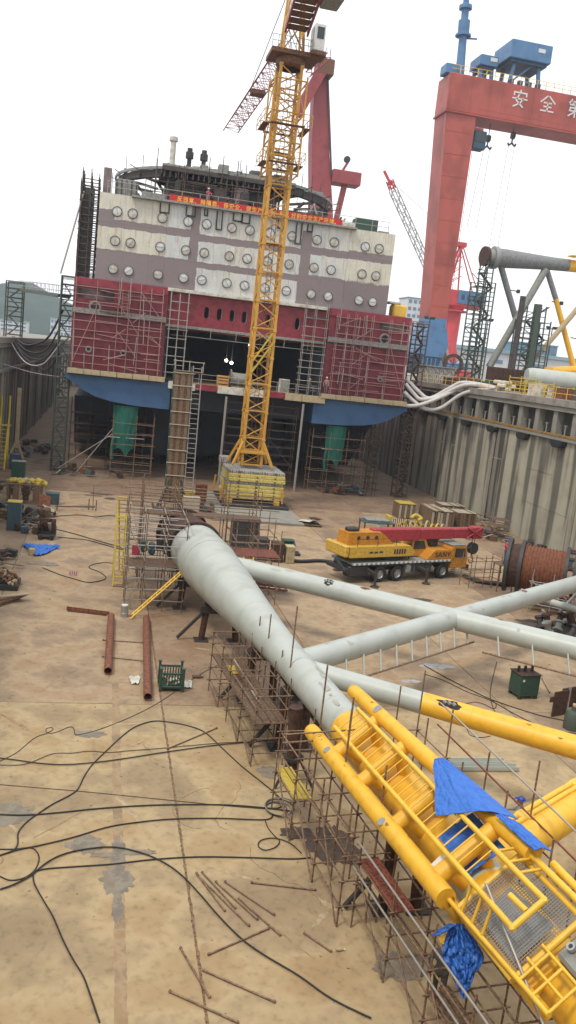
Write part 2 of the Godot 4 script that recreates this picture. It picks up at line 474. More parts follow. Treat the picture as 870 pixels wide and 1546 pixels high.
const RODS := [
	["topmost of the bundle of loose tubes", 3.32, -21.24, 3.90, -19.56],
	["second tube of the bundle, crossing the first", 3.34, -21.15, 4.44, -18.94],
	["tube with a bent coupler in the bundle", 3.48, -21.27, 4.19, -19.66],
	["long tube in the middle of the bundle", 3.80, -20.83, 4.69, -19.18],
	["tube lying lowest in the bundle towards the crosswise tube", 4.32, -20.09, 5.16, -18.55],
	["pale tube on the bundle's right edge", 4.05, -20.82, 5.16, -19.34],
	["lone tube lying right of the bundle by the scaffold foot", 4.76, -20.74, 6.49, -20.34],
	["tube lying crosswise below the bundle", 3.28, -17.97, 4.92, -18.84],
	["pale tube lying over the repaired joint", 2.65, -18.26, 3.17, -16.59],
	["tube right of the repaired joint below the crosswise one", 3.10, -17.47, 4.61, -16.35],
	["rusty tube at the bottom edge of the floor", 2.29, -16.85, 3.70, -15.82],
	["short two-part tube below the scaffold foot", 5.77, -18.62, 6.29, -17.90],
	["dark tube lying over the cable below the joint corner", 3.00, -28.66, 5.02, -30.47],
	["thin rod by the pair of rust pipes, upper", 0.68, -40.02, 2.58, -39.85],
	["thin rod by the pair of rust pipes, lower", 0.67, -37.78, 2.54, -37.37],
	["thin rod lying right of the green generator", 21.90, -36.71, 21.33, -34.85],
]

# ---------------------------------------------------------------- entry
func _ready() -> void:
	rng.seed = 20240611
	var cam := Camera3D.new()
	cam.name = "camera"
	cam.transform = Transform3D(Basis(Vector3(0.973936, 0.107712, 0.199619), Vector3(-0.069198, 0.979197, -0.190747), Vector3(-0.216012, 0.171962, 0.961128)), Vector3(0, 14.0, 0))
	cam.fov = 61.47
	cam.near = 0.1
	cam.far = 4000.0
	add_child(cam)
	cam.current = true
	var sky := ProceduralSkyMaterial.new()
	sky.sky_top_color = Color(0.955, 0.975, 1.0)
	sky.sky_horizon_color = Color(1.0, 1.0, 1.0)
	sky.sky_curve = 0.2
	sky.sky_energy_multiplier = 1.0
	sky.ground_bottom_color = Color(0.45, 0.43, 0.4)
	sky.ground_horizon_color = Color(0.9, 0.9, 0.9)
	sky.sun_angle_max = 1.0
	var env := Environment.new()
	env.background_mode = Environment.BG_SKY
	env.sky = Sky.new()
	env.sky.sky_material = sky
	env.tonemap_mode = Environment.TONE_MAPPER_LINEAR
	env.tonemap_exposure = 1.38
	env.sdfgi_enabled = true
	env.ssao_enabled = true
	env.ssil_enabled = true
	env.fog_enabled = true
	env.fog_density = 0.00028
	env.fog_light_color = Color(0.90, 0.95, 1.0)
	var we := WorldEnvironment.new()
	we.name = "environment"
	we.environment = env
	add_child(we)
	var sun := DirectionalLight3D.new()
	sun.name = "sun"
	sun.light_energy = 0.5
	sun.light_angular_distance = 10.0
	sun.light_color = Color(1.0, 0.965, 0.9)
	sun.shadow_enabled = true
	sun.look_at_from_position(Vector3(-30, 60, 22), Vector3.ZERO)
	add_child(sun)

	UT = CylinderMesh.new()
	UT.top_radius = 1.0; UT.bottom_radius = 1.0; UT.height = 1.0; UT.radial_segments = 12; UT.rings = 1
	UT5 = CylinderMesh.new()
	UT5.top_radius = 1.0; UT5.bottom_radius = 1.0; UT5.height = 1.0; UT5.radial_segments = 6; UT5.rings = 1
	make_materials()
	build_ground()
	build_walls()
	build_background()
	build_ship()
	build_ship_scaffolds()
	build_tower_crane()
	build_gantry()
	build_far_cranes()
	build_quay_jacket()
	build_jacket()
	build_boat_landing()
	build_near_scaffolds()
	build_truck()
	build_right_yard()
	build_left_yard()
	build_floor_things()
	build_people()

# ---------------------------------------------------------------- setting
func build_ground() -> void:
	var g := setting("dock_floor")
	var xs := [-10.5, -4.7, 3.05, 10.6, 18.2, 25.6, 32.6, 39.0]
	var zs := [0.0, -32.6, -57.0, -81.0, -105.0, -130.0, -160.0, -200.0, -260.0]
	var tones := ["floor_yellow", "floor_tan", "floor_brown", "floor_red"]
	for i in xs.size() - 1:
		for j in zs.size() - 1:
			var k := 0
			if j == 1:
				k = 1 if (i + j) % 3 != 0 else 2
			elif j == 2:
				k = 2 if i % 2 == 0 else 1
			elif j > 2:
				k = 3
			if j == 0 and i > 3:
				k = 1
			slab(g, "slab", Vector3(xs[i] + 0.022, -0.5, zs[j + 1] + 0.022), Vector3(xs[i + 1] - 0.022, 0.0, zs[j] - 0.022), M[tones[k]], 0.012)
	slab(g, "joint_filler", Vector3(-10.5, -0.6, -260), Vector3(39, -0.035, 0), M.filler, 0.0)
	# the recessed drain strip and the ragged joint repair, both of their own mix
	prism(g, "repair_strip", ragged_strip(1.24, 0.14, -12.0, -43.0, 220, 0.02), Vector3(0, 0.0, 0), Vector3.RIGHT, Vector3.BACK, Vector3(0, 0.004, 0), M.strip)
	prism(g, "joint_repair", ragged_strip(3.05, 0.035, -12.0, -41.0, 260, 0.024), Vector3(0, 0.0, 0), Vector3.RIGHT, Vector3.BACK, Vector3(0, 0.005, 0), M.filler)
	# cracks wandering over the slabs
	for c in 9:
		var p := Vector2(rng.randf_range(-3.5, 6.5), rng.randf_range(-31.0, -15.0)) if c < 6 else Vector2(rng.randf_range(10, 20), rng.randf_range(-40.0, -25.0))
		var an := rng.randf() * TAU
		var left := []
		var right := []
		for k in 40:
			an += rng.randf_range(-0.45, 0.45)
			p += Vector2(cos(an), sin(an)) * 0.09
			var o := Vector2(-sin(an), cos(an)) * rng.randf_range(0.004, 0.011)
			left.append(p + o)
			right.push_front(p - o)
		if Geometry2D.triangulate_polygon(PackedVector2Array(left + right)).size() > 0:
			prism(g, "crack", left + right, Vector3(0, 0.0003, 0), Vector3.RIGHT, Vector3.BACK, Vector3(0, 0.0035, 0), M.filler)
	# grit, chips and dropped bits
	var gr := new_st()
	for c in 420:
		var x := rng.randf_range(-4.5, 24.0)
		var z := -15.0 - pow(rng.randf(), 1.3) * 62.0
		var sz := rng.randf_range(0.01, 0.03) * (1.0 + absf(z) / 45.0)
		add_box(gr, Vector3(x, sz * 0.3, z), Vector3(sz * rng.randf_range(0.6, 2.2), sz * 0.6, sz), Basis(Vector3.UP, rng.randf() * TAU))
	var grit := place(self, "grit", done(gr), M.dirt)
	grit.set_meta("kind", "stuff")
	grit.set_meta("label", "small chips and grit scattered over the dock floor")
	grit.set_meta("category", "grit")
	var q := setting("quay")
	for r in [[-900.0, -10.5, -1500.0, 300.0], [39.0, 1100.0, -1500.0, 300.0], [-10.5, 39.0, -1500.0, -260.0], [-10.5, 39.0, 1.0, 300.0]]:
		slab(q, "quay_slab", Vector3(r[0], 12.2, r[2]), Vector3(r[1], 13.2, r[3]), M.quay, 0.02)

func ragged_strip(x: float, w: float, z0: float, z1: float, n: int, amp: float) -> Array:
	var a := []
	for i in n + 1:
		a.append(Vector2(x - w + rng.randf_range(-amp, amp), lerpf(z0, z1, float(i) / n)))
	for i in n + 1:
		a.append(Vector2(x + w + rng.randf_range(-amp, amp), lerpf(z1, z0, float(i) / n)))
	return a

func blob(cx: float, cz: float, rx: float, rz: float, n := 70, amp := 0.12) -> Array:
	# an outline worn ragged by noise: coarse lobes and fine nicks
	var a := []
	var no := FastNoiseLite.new()
	no.seed = rng.randi() % 9999
	no.frequency = 0.9
	no.fractal_octaves = 4
	for i in n:
		var t := TAU * i / n
		var k := 1.0 + amp * 3.2 * no.get_noise_2d(cos(t) * 1.6, sin(t) * 1.6) + rng.randf_range(-amp, amp) * 0.25
		a.append(Vector2(cx + cos(t) * rx * k, cz + sin(t) * rz * k))
	return a

func build_walls() -> void:
	# right wall: cast panels with joints, a service gallery behind pillars, and the cope beam above it
	var w := setting("dock_wall_right")
	var z := 0.0
	var n := 0
	while z > -260.0:
		var len := 3.35
		# gallery pillars and fenders keep an even beat
		slab(w, "pillar", Vector3(39.02, 10.03, z - 0.36), Vector3(39.75, 12.19, z + 0.36), M.concrete, 0.03)
		if n % 2 == 0:
			fender_block(w, Vector3(38.9, 9.62, z - 1.5))
		z -= len
		n += 1
	# cast strips of uneven width, some set back, with pale lift joints across them
	z = 0.0
	while z > -259.0:
		var wd := rng.randf_range(0.8, 1.2) if rng.randf() < 0.25 else rng.randf_range(2.0, 6.0)
		if z - wd < -259.0:
			wd = 260.0 + z
		var kind := "wall_pale" if rng.randf() < 0.45 else "wall"
		if rng.randf() < 0.2:
			kind = "wall_dark"
		var pr := rng.randf_range(0.0, 0.022)
		slab(w, "wall_strip", Vector3(39.0 - pr, 0.0, z - wd + 0.002), Vector3(40.0, 9.7, z - 0.002), M[kind], 0.004)
		if z > -120.0 and z < -40.0:
			for y in [3.5, 6.6]:
				if rng.randf() < 0.62:
					slab(w, "lift_joint", Vector3(38.975 - pr, y + 0.02 * rng.randf(), z - wd + 0.02), Vector3(39.0 - pr, y + 0.07, z - 0.02), M.wall_pale, 0.006)
		z -= wd
	for q in [[-92.9, 0.9], [-64.6, 0.25], [-81.4, 0.2]]:
		slab(w, "pilaster", Vector3(38.6, 0.0, q[0] - q[1]), Vector3(38.94, 9.69, q[0] + 0.15), M.wall, 0.03)
	slab(w, "wall_core", Vector3(40.0, -0.5, -260), Vector3(41.2, 9.7, 0.0), M.concrete)
	slab(w, "gallery_floor", Vector3(38.75, 9.72, -260), Vector3(42.5, 10.02, 0.0), M.concrete)
	slab(w, "gallery_back", Vector3(42.5, 9.0, -260), Vector3(43.0, 12.2, 0.0), M.concrete)
	slab(w, "cope_beam", Vector3(38.85, 12.2, -260), Vector3(39.8, 12.62, 0.0), M.concrete)
	slab(w, "cope_edge", Vector3(38.7, 12.64, -260), Vector3(39.9, 13.26, 0.0), M.quay)
	slab(w, "toe_rail", Vector3(38.72, 10.03, -260), Vector3(38.84, 10.26, -40.0), M.toe_rail)
	# gallery bollards: pairs of pipe stands between the pillars
	z = -58.0
	while z > -118.0:
		for d in [-1.05, -2.05]:
			var c := Vector3(39.5, 10.0, z + d)
			tube(w, "valve_stem", c + Vector3(0, 0.02, 0), c + Vector3(0, 1.05, 0), 0.07, M.scaffold_grey)
			tube(w, "valve_wheel", c + Vector3(0, 0.98, -0.27), c + Vector3(0, 0.98, 0.27), 0.062, M.scaffold_grey)
		z -= 3.35
	for k in 30:
		var zz := -55.0 - k * 2.0
		tube(w, "rail_post", Vector3(39.05, 13.26, zz), Vector3(39.05, 14.3, zz), 0.03, M.rail_yellow)
	for y in [13.75, 14.28]:
		tube(w, "handrail", Vector3(39.05, y, -55), Vector3(39.05, y, -113), 0.025, M.rail_yellow)
	# left wall
	var l := setting("dock_wall_left")
	z = 0.0
	n = 0
	while z > -260.0:
		slab(l, "pillar", Vector3(-11.3, 10.03, z - 0.36), Vector3(-10.52, 12.19, z + 0.36), M.concrete, 0.03)
		if n % 4 == 1:
			slab(l, "pilaster", Vector3(-10.5, 0.0, z - 0.25), Vector3(-10.2, 9.69, z + 0.25), M.wall, 0.02)
		z -= 3.35
		n += 1
	z = 0.0
	while z > -259.0:
		var wd := rng.randf_range(0.8, 1.2) if rng.randf() < 0.25 else rng.randf_range(2.0, 6.0)
		if z - wd < -259.0:
			wd = 260.0 + z
		var kind := "wall_pale" if rng.randf() < 0.45 else "wall"
		if rng.randf() < 0.2:
			kind = "wall_dark"
		slab(l, "wall_strip", Vector3(-11.5, 0.0, z - wd + 0.002), Vector3(-10.5 + rng.randf_range(0.0, 0.022), 9.7, z - 0.002), M[kind], 0.004)
		z -= wd
	slab(l, "wall_core", Vector3(-12.6, -0.5, -260), Vector3(-11.5, 9.7, 0.0), M.concrete)
	slab(l, "gallery_floor", Vector3(-13.5, 9.72, -260), Vector3(-10.25, 10.02, 0.0), M.concrete)
	slab(l, "gallery_back", Vector3(-14.0, 9.0, -260), Vector3(-13.5, 12.2, 0.0), M.concrete)
	slab(l, "cope_beam", Vector3(-11.3, 12.2, -260), Vector3(-10.35, 12.62, 0.0), M.concrete)
	slab(l, "cope_edge", Vector3(-11.4, 12.64, -260), Vector3(-10.2, 13.26, 0.0), M.concrete)
	# ends
	var e := setting("dock_wall_end")
	slab(e, "head_wall", Vector3(-12, -0.5, 0.02), Vector3(41, 12.19, 1.0), M.wall)
	slab(e, "far_wall", Vector3(-12, -0.5, -261.5), Vector3(41, 12.19, -260.02), M.wall)

func fender_block(w: Node3D, c: Vector3) -> void:
	# a boat-shaped rubber fender under the gallery edge
	prism(w, "fender", [Vector2(-1.0, 0.0), Vector2(1.0, 0.0), Vector2(0.95, -0.28), Vector2(0.6, -0.55), Vector2(-0.6, -0.55), Vector2(-0.95, -0.28)], c + Vector3(-0.45, 0.05, 0), Vector3.BACK, Vector3.UP, Vector3(0.5, 0, 0), M.fender)

func build_background() -> void:
	# hills across the water on the left
	var hn := FastNoiseLite.new()
	hn.seed = 4
	hn.frequency = 0.0035
	hn.fractal_octaves = 5
	var st := SurfaceTool.new()
	st.begin(Mesh.PRIMITIVE_TRIANGLES)
	st.set_smooth_group(0)
	var nx := 90
	var nz := 14
	var hp := []
	for j in nz + 1:
		for i in nx + 1:
			var x := -700.0 + i * 13.0
			var zz := -640.0 - j * 45.0
			var k := sin(PI * minf(1.0, float(j) / 8.0) * 0.5)
			var env := clampf((x + 900.0) / 300.0, 0.0, 1.0) * clampf((330.0 - x) / 420.0, 0.04, 1.0)
			var h := 13.0 + (40.0 + 26.0 * hn.get_noise_2d(x, zz) + 6.0 * hn.get_noise_2d(x * 7.0, zz * 7.0)) * k * env
			hp.append(Vector3(x, h if j > 0 else 12.0, zz))
	for j in nz:
		for i in nx:
			var a: int = j * (nx + 1) + i
			for id in [a, a + nx + 1, a + nx + 2, a, a + nx + 2, a + 1]:
				st.add_vertex(hp[id])
	st.generate_normals()
	var hill := place(self, "hills", st.commit(), M.hill)
	hill.set_meta("kind", "structure")
	# far houses on and before the hills
	var hs := [[-96.0, -640.0, 24.0, 19.0, "pale grey apartment block far across the water, before the hills"], [-66.0, -600.0, 26.0, 7.0, "long low white shed far across the water at the hill foot"], [-34.0, -640.0, 14.0, 12.0, "squat pale house far off behind the dark gangway"], [-10.0, -660.0, 12.0, 15.0, "narrow pale block far off beside the ship's red side"]]
	for h in hs:
		far_block(Vector3(h[0], 13.2, h[1]), Vector3(h[2], h[3], 16.0), h[4], M.far_white, 3 if h[3] < 20 else 6, 6)
	# shed roofs and blocks on the right, beyond the quay
	far_block(Vector3(150, 13.2, -420), Vector3(13, 38, 14), "tall grey office tower block left of the red gantry leg", M.far_white, 11, 5)
	far_block(Vector3(142, 13.2, -370), Vector3(16, 20, 14), "white five-storey block below the office tower by the gantry leg", M.far_white, 5, 5)
	warehouse(Vector3(205, 13.2, -330), Vector3(150, 13.0, 60), "long white warehouse with pale green roof behind the quay jacket")
	far_block(Vector3(275, 13.2, -420), Vector3(26, 34, 20), "blue block rising above the warehouse roof behind the yellow braces", M.far_blue, 6, 5)
	far_block(Vector3(228, 13.2, -440), Vector3(22, 24, 20), "grey-blue block peeping over the warehouse roof", M.far_blue, 4, 5)

func far_block(at: Vector3, s: Vector3, label: String, m: Material, rows: int, cols: int) -> void:
	var t := thing("far_building", label, "building", "far buildings", at)
	slab(t, "wall", at + Vector3(-s.x * 0.5, 0, -s.z), at + Vector3(s.x * 0.5, s.y, 0), m, 0.1)
	slab(t, "roof", at + Vector3(-s.x * 0.5 - 0.4, s.y + 0.01, -s.z - 0.4), at + Vector3(s.x * 0.5 + 0.4, s.y + 0.6, 0.4), M.far_roof, 0.1)
	for r in rows:
		for c in cols:
			var x := at.x - s.x * 0.5 + s.x * (c + 0.5) / cols
			var y := at.y + s.y * (r + 0.55) / rows
			box(t, "window", Vector3(x, y, at.z + 0.05), Vector3(s.x / cols * 0.62, s.y / rows * 0.45, 0.16), M.far_glass)

func warehouse(at: Vector3, s: Vector3, label: String) -> void:
	var t := thing("warehouse", label, "warehouse", "", at)
	slab(t, "wall", at + Vector3(-s.x * 0.5, 0, -s.z), at + Vector3(s.x * 0.5, s.y, 0), M.far_white, 0.1)
	prism(t, "roof", [Vector2(-s.x * 0.5 - 1, 0), Vector2(s.x * 0.5 + 1, 0), Vector2(s.x * 0.5 + 1, 1.4), Vector2(-s.x * 0.5 - 1, 1.4)], at + Vector3(0, s.y + 0.02, 1.0), Vector3.RIGHT, Vector3.UP, Vector3(0, 0, -s.z - 2.0), M.far_roof)
	for i in 16:
		var x := at.x - s.x * 0.5 + s.x * (i + 0.5) / 16
		box(t, "wall_rib", Vector3(x - s.x / 32, at.y + s.y * 0.5, at.z + 0.12), Vector3(0.3, s.y - 0.2, 0.22), M.far_white)
		if i % 2 == 0:
			box(t, "window", Vector3(x, at.y + s.y * 0.74, at.z + 0.08), Vector3(5.2, 1.5, 0.2), M.far_glass)
		else:
			box(t, "roller_door", Vector3(x, at.y + 3.6, at.z + 0.1), Vector3(6.0, 7.0, 0.2), M.scaffold_grey)

# ---------------------------------------------------------------- writing: strokes on a ten-unit grid, y down
const STROKES := {
	"安": [[5,0.3,5,1.3],[1,3.2,1,1.6,9,1.6,9,3.2],[4.2,2.8,2.6,6,7.2,9.4],[7,4.6,5.5,7.2,1.3,9.6],[0.4,5,9.6,5]],
	"全": [[5,0.2,0.4,4.3],[5,0.2,9.6,4.3],[2.6,4.6,7.4,4.6],[5,4.6,5,9.2],[2.8,6.8,7.2,6.8],[0.9,9.2,9.1,9.2]],
	"第": [[2.2,0.2,0.8,2],[1.8,1.1,4.5,1.1],[3,1.1,3.4,2],[6.6,0.2,5.2,2],[6.2,1.1,9.3,1.1],[7.4,1.1,8,2],[1.5,3,8.3,3,8.3,4.7,1.8,4.7,1.4,6.5,9,6.5,8.6,8.6,7.6,8.8],[5,3,5,9.8],[5,6.8,1,9.5]],
	"一": [[0.5,5,9.5,5]],
	"反": [[1.5,1.2,9,0.6],[1.5,1.2,1.6,6,0.4,9.5],[2.5,3.6,8,3.6,5.5,7.5,2.6,9.5],[3.2,4.6,6,7.8,9.5,9.5]],
	"违": [[4,1.5,9.3,1.5],[4,3.3,9,3.3],[3.7,5.2,9.3,5.2,9.2,7.2,8.5,7.2],[6.5,0.2,6.5,8.2],[1.5,0.8,2.4,2],[0.4,3.8,2,3.8,2,7.8,0.4,9],[2,7.8,3.5,9.2,9.6,9.3]],
	"章": [[5,0,5,1],[1.5,1.2,8.5,1.2],[3,1.6,3.6,2.6],[7,1.6,6.4,2.6],[0.8,3,9.2,3],[2.5,4,7.5,4,7.5,7,2.5,7,2.5,4],[2.5,5.5,7.5,5.5],[0.6,8.2,9.4,8.2],[5,7,5,10]],
	"、": [[0.4,7.6,2,9.4]],
	"，": [[0.8,7.6,1.4,8.2,0.6,9.8]],
	"。": [[0.4,8,1.6,8,1.6,9.4,0.4,9.4,0.4,8]],
	"除": [[1,0.5,1,9.8],[1,0.6,3.4,0.6,2.4,3.4,3.6,5,3.2,6.4,2.2,6.4],[6.7,0.3,4,3.6],[6.7,0.3,9.6,3.6],[5.2,3.8,8.3,3.8],[4.2,5.6,9.3,5.6],[6.8,3.8,6.8,9.5,5.8,9.2],[5.4,6.8,4.2,8.8],[8.2,6.8,9.4,8.6]],
	"隐": [[1,0.5,1,9.8],[1,0.6,3.4,0.6,2.4,3.4,3.6,5,3.2,6.4,2.2,6.4],[6,0.2,4.4,2.2],[5.6,1,8,1,7,2.4],[4.6,2.6,8.8,2.6,8.8,5.8,4.4,5.8],[4.6,4.2,8.8,4.2],[4.4,7,4,8.8],[5.6,6.8,5.8,9.2,8.2,9.2,8.4,8.2],[6.8,6.6,7.4,7.6],[8.8,7,9.6,8.4]],
	"患": [[2.5,0.8,7.5,0.8,7.5,2.2,2.5,2.2,2.5,0.8],[1.5,3,8.5,3,8.5,5,1.5,5,1.5,3],[5,0,5,5.8],[1.6,7,0.8,9],[3,6.6,3.2,9.3,7,9.3,7.4,8],[5,6.4,5.6,7.6],[8,6.8,9.4,8.6]],
	"保": [[2.6,0.3,0.6,4],[1.8,2.6,1.8,9.8],[4,0.8,8.8,0.8,8.8,3.6,4,3.6,4,0.8],[3.2,5.4,9.6,5.4],[6.4,3.6,6.4,9.8],[6.2,5.6,3.4,8.8],[6.6,5.6,9.5,8.8]],
	"促": [[2.6,0.3,0.6,4],[1.8,2.6,1.8,9.8],[4,0.8,8.8,0.8,8.8,3.4,4,3.4,4,0.8],[6.4,3.4,6.4,8],[6.4,5.6,9,5.6],[4.4,5,4,7.6,3,9.6],[4.2,7.6,6.4,9.2,9.6,9.4]],
	"生": [[2.6,0.5,1,3.6],[2,2.4,8.8,2.4],[5,0,5,9.2],[1.6,5.6,8.4,5.6],[0.6,9.2,9.4,9.2]],
	"产": [[5,0,5.4,1.2],[1,1.6,9,1.6],[3,2.2,3.8,3.4],[7,2.2,6.2,3.4],[1.6,4,9.2,4],[1.8,4,1.8,7,0.5,9.6]],
	"创": [[3,0.3,0.4,4],[3,0.3,5.6,3.6],[1.6,4.4,4.6,4.4,4.4,6.6],[1.6,4.4,1.6,9,5,9,5.2,7.6],[7,1.2,7,7],[9.2,0.4,9.2,9.4,8,9]],
	"良": [[5,0,5,1],[2.6,1.2,7.6,1.2,7.6,4.8,2.6,4.8],[2.6,3,7.6,3],[2.6,1.2,2.6,9,4.6,7.6],[8.4,5.6,6.2,7],[4.6,5,9.2,9.4]],
	"好": [[2.4,0.4,1.2,5,4,9.2],[3.8,3,3,6.4,0.4,9.4],[0.3,3,4.6,3],[5.4,1,9.2,1,7.4,3],[7.4,3,7.4,9.4,6.2,9],[5,5,9.7,5]],
	"的": [[2.2,0,1.6,1.6],[0.8,1.8,4,1.8,4,8.8,0.8,8.8,0.8,1.8],[0.8,5.2,4,5.2],[6.2,0.2,5.2,3],[5.8,1.8,9.2,1.8,9,8.8,7.8,9],[6,4.6,7.2,6.2]],
	"环": [[0.4,1.4,3.8,1.4],[0.6,4.6,3.6,4.6],[2.1,1.4,2.1,8],[0.2,8.4,4,7.4],[4.4,1,9.6,1],[7.2,1,4.6,5.4],[6.8,2.6,6.8,9.6],[7.4,3.8,9.4,5.6]],
	"境": [[0.2,3.2,3.6,3.2],[1.9,0.6,1.9,7.8],[0.2,8.4,3.6,7.4],[6.6,0,6.6,0.8],[4.4,1,9,1],[5.4,1.4,5.8,2.2],[8,1.4,7.6,2.2],[4,2.6,9.6,2.6],[5,3.6,8.6,3.6,8.6,6.4,5,6.4,5,3.6],[5,5,8.6,5],[6,6.4,5.6,8,4,9.6],[7.6,6.4,7.6,9.2,9.6,9.2,9.6,8]],
}

# one written character: its foot-left corner, size, stroke width and thickness; it faces +z
func glyph(p: Node3D, c: String, at: Vector3, size: float, w: float, m: Material) -> void:
	var st := new_st()
	for s in STROKES[c]:
		for i in range(0, s.size() - 2, 2):
			var a: Vector3 = at + Vector3(s[i], 10.0 - s[i + 1], 0) * size * 0.1 - org
			var b: Vector3 = at + Vector3(s[i + 2], 10.0 - s[i + 3], 0) * size * 0.1 - org
			var d := (b - a).normalized() * w * 0.45
			var lift := 0.002 * (i + 1) * size
			var o := Vector3(0, 0, lift * 0.02)
			add_box(st, (a + b) * 0.5 + o, Vector3(w, (b - a + d * 2.0).length(), size * 0.03), side_flat(b - a))
	place(p, "character", done(st), m)

func side_flat(d: Vector3) -> Basis:
	var y := d.normalized()
	return Basis(y.cross(Vector3.BACK).normalized(), y, Vector3.BACK)

# ---------------------------------------------------------------- scaffolds and lattices
# a frame of standards, ledgers and transoms; us, vs: bay lines along u and v; ys: ledger heights
func scaf(t: Node3D, o: Vector3, u: Vector3, v: Vector3, us: Array, vs: Array, ys: Array, top: float, m: Material, opt := {}) -> void:
	var r: float = opt.get("r", 0.03)
	var jit: float = opt.get("jitter", 0.5)
	var lm: Material = opt.get("ledger", m)
	for a in us:
		for b in vs:
			tube(t, "standard", o + u * a + v * b, o + u * a + v * b + Vector3.UP * (top + rng.randf_range(0.0, jit)), r, m)
	var e: float = opt.get("over", 0.25)
	for y in ys:
		for b in vs:
			var s := rng.randf_range(-0.04, 0.04)
			tube(t, "ledger", o + u * (us[0] - e * rng.randf()) + v * (b + r * 1.6) + Vector3.UP * (y + s), o + u * (us[-1] + e * rng.randf()) + v * (b + r * 1.6) + Vector3.UP * (y - s), r * 0.95, lm)
		if vs.size() > 1:
			for a in us:
				tube(t, "transom", o + u * (a + r * 1.6) + v * (vs[0] - 0.12) + Vector3.UP * (y + r * 2), o + u * (a + r * 1.6) + v * (vs[-1] + 0.12) + Vector3.UP * (y + r * 2), r * 0.95, lm)
	for bz in opt.get("braces", []):
		# from bay line i at height y0 to bay line j at height y1, on the face vs[k]
		var vk: float = vs[bz[4]] if bz.size() > 4 else vs[0]
		tube(t, "brace", o + u * us[bz[0]] + v * (vk - r * 2) + Vector3.UP * bz[1], o + u * us[bz[2]] + v * (vk - r * 2) + Vector3.UP * bz[3], r * 0.95, lm)
	for pl in opt.get("planks", []):
		# height, first and last bay line, material
		var y: float = pl[0]
		var wv: float = absf(vs[1] - vs[0])
		var nb: int = pl[4] if pl.size() > 4 else int(wv / 0.27)
		for k in nb:
			var c := (float(k) + 0.5) * 0.28 / wv if pl.size() > 4 else (float(k) + 0.5) / nb
			var vv := lerpf(vs[0], vs[1], c)
			var a: Vector3 = o + u * (us[pl[1]] - 0.1 * rng.randf()) + v * vv + Vector3.UP * (y + r * 3 + 0.03 + rng.randf() * 0.01)
			var b: Vector3 = o + u * (us[pl[2]] + 0.1 * rng.randf()) + v * vv + Vector3.UP * (y + r * 3 + 0.03 + rng.randf() * 0.01)
			bar(t, "plank", a, b, 0.245 if pl.size() > 4 else wv / nb - 0.03, 0.045, M[pl[3]])
	if opt.get("couplers", false):
		for y in ys:
			for a in us:
				for b in vs:
					box(t, "coupler", o + u * a + v * (b + r) + Vector3.UP * (y + 0.02), Vector3(0.08, 0.09, 0.08), M.scaffold_dark)

# a square lattice from a to b: four chords, bracing on the four faces
func lattice(t: Node3D, a: Vector3, b: Vector3, w: float, h: float, n: int, rc: float, rb: float, m: Material, square := true, cross := false) -> void:
	var s := side_basis(b - a)
	var cs := [s.x * w * 0.5 + s.z * h * 0.5, s.x * -w * 0.5 + s.z * h * 0.5, s.x * -w * 0.5 - s.z * h * 0.5, s.x * w * 0.5 - s.z * h * 0.5]
	if not square:
		cs = [s.x * w * 0.5 - s.z * h * 0.5, s.x * -w * 0.5 - s.z * h * 0.5, s.z * h * 0.5]
	for c in cs:
		tube(t, "chord", a + c, b + c, rc, m)
	for i in n:
		var p := a.lerp(b, float(i) / n)
		var q := a.lerp(b, float(i + 1) / n)
		for k in cs.size():
			var c0: Vector3 = cs[k]
			var c1: Vector3 = cs[(k + 1) % cs.size()]
			if (i + k) % 2 == 0:
				tube(t, "diagonal", p + c0, q + c1, rb, m)
			else:
				tube(t, "diagonal", p + c1, q + c0, rb, m)
			if cross:
				tube(t, "strut", p + c0, p + c1, rb, m)

func rungs(t: Node3D, a: Vector3, b: Vector3, side: Vector3, step: float, rr: float, rail: float, m: Material) -> void:
	tube(t, "rail", a - side * 0.5, b - side * 0.5, rail, m)
	tube(t, "rail", a + side * 0.5, b + side * 0.5, rail, m)
	var n := int((b - a).length() / step)
	for i in n:
		var p := a.lerp(b, (i + 0.5) / n)
		tube(t, "rung", p - side * 0.5, p + side * 0.5, rr, m)

# hanging or lying cloth: a grid of points pushed about by noise; f gives the point for (u, v) in 0..1
func cloth(p: Node3D, called: String, nu: int, nv: int, f: Callable, m: Material, thick := 0.012) -> MeshInstance3D:
	var st := SurfaceTool.new()
	st.begin(Mesh.PRIMITIVE_TRIANGLES)
	var g := []
	for j in nv + 1:
		for i in nu + 1:
			g.append(f.call(float(i) / nu, float(j) / nv) - org)
	var nr := []
	for j in nv + 1:
		for i in nu + 1:
			var du: Vector3 = g[j * (nu + 1) + mini(i + 1, nu)] - g[j * (nu + 1) + maxi(i - 1, 0)]
			var dv: Vector3 = g[mini(j + 1, nv) * (nu + 1) + i] - g[maxi(j - 1, 0) * (nu + 1) + i]
			nr.append(du.cross(dv).normalized())
	for s in [0.0, -thick]:
		st.set_smooth_group(0 if s == 0.0 else 1)
		for j in nv:
			for i in nu:
				var a: int = j * (nu + 1) + i
				var ids := [a, a + nu + 1, a + nu + 2, a, a + nu + 2, a + 1] if s == 0.0 else [a, a + nu + 2, a + nu + 1, a, a + 1, a + nu + 2]
				for id in ids:
					st.add_vertex(g[id] + nr[id] * s)
	st.generate_normals()
	return place(p, called, st.commit(), m)

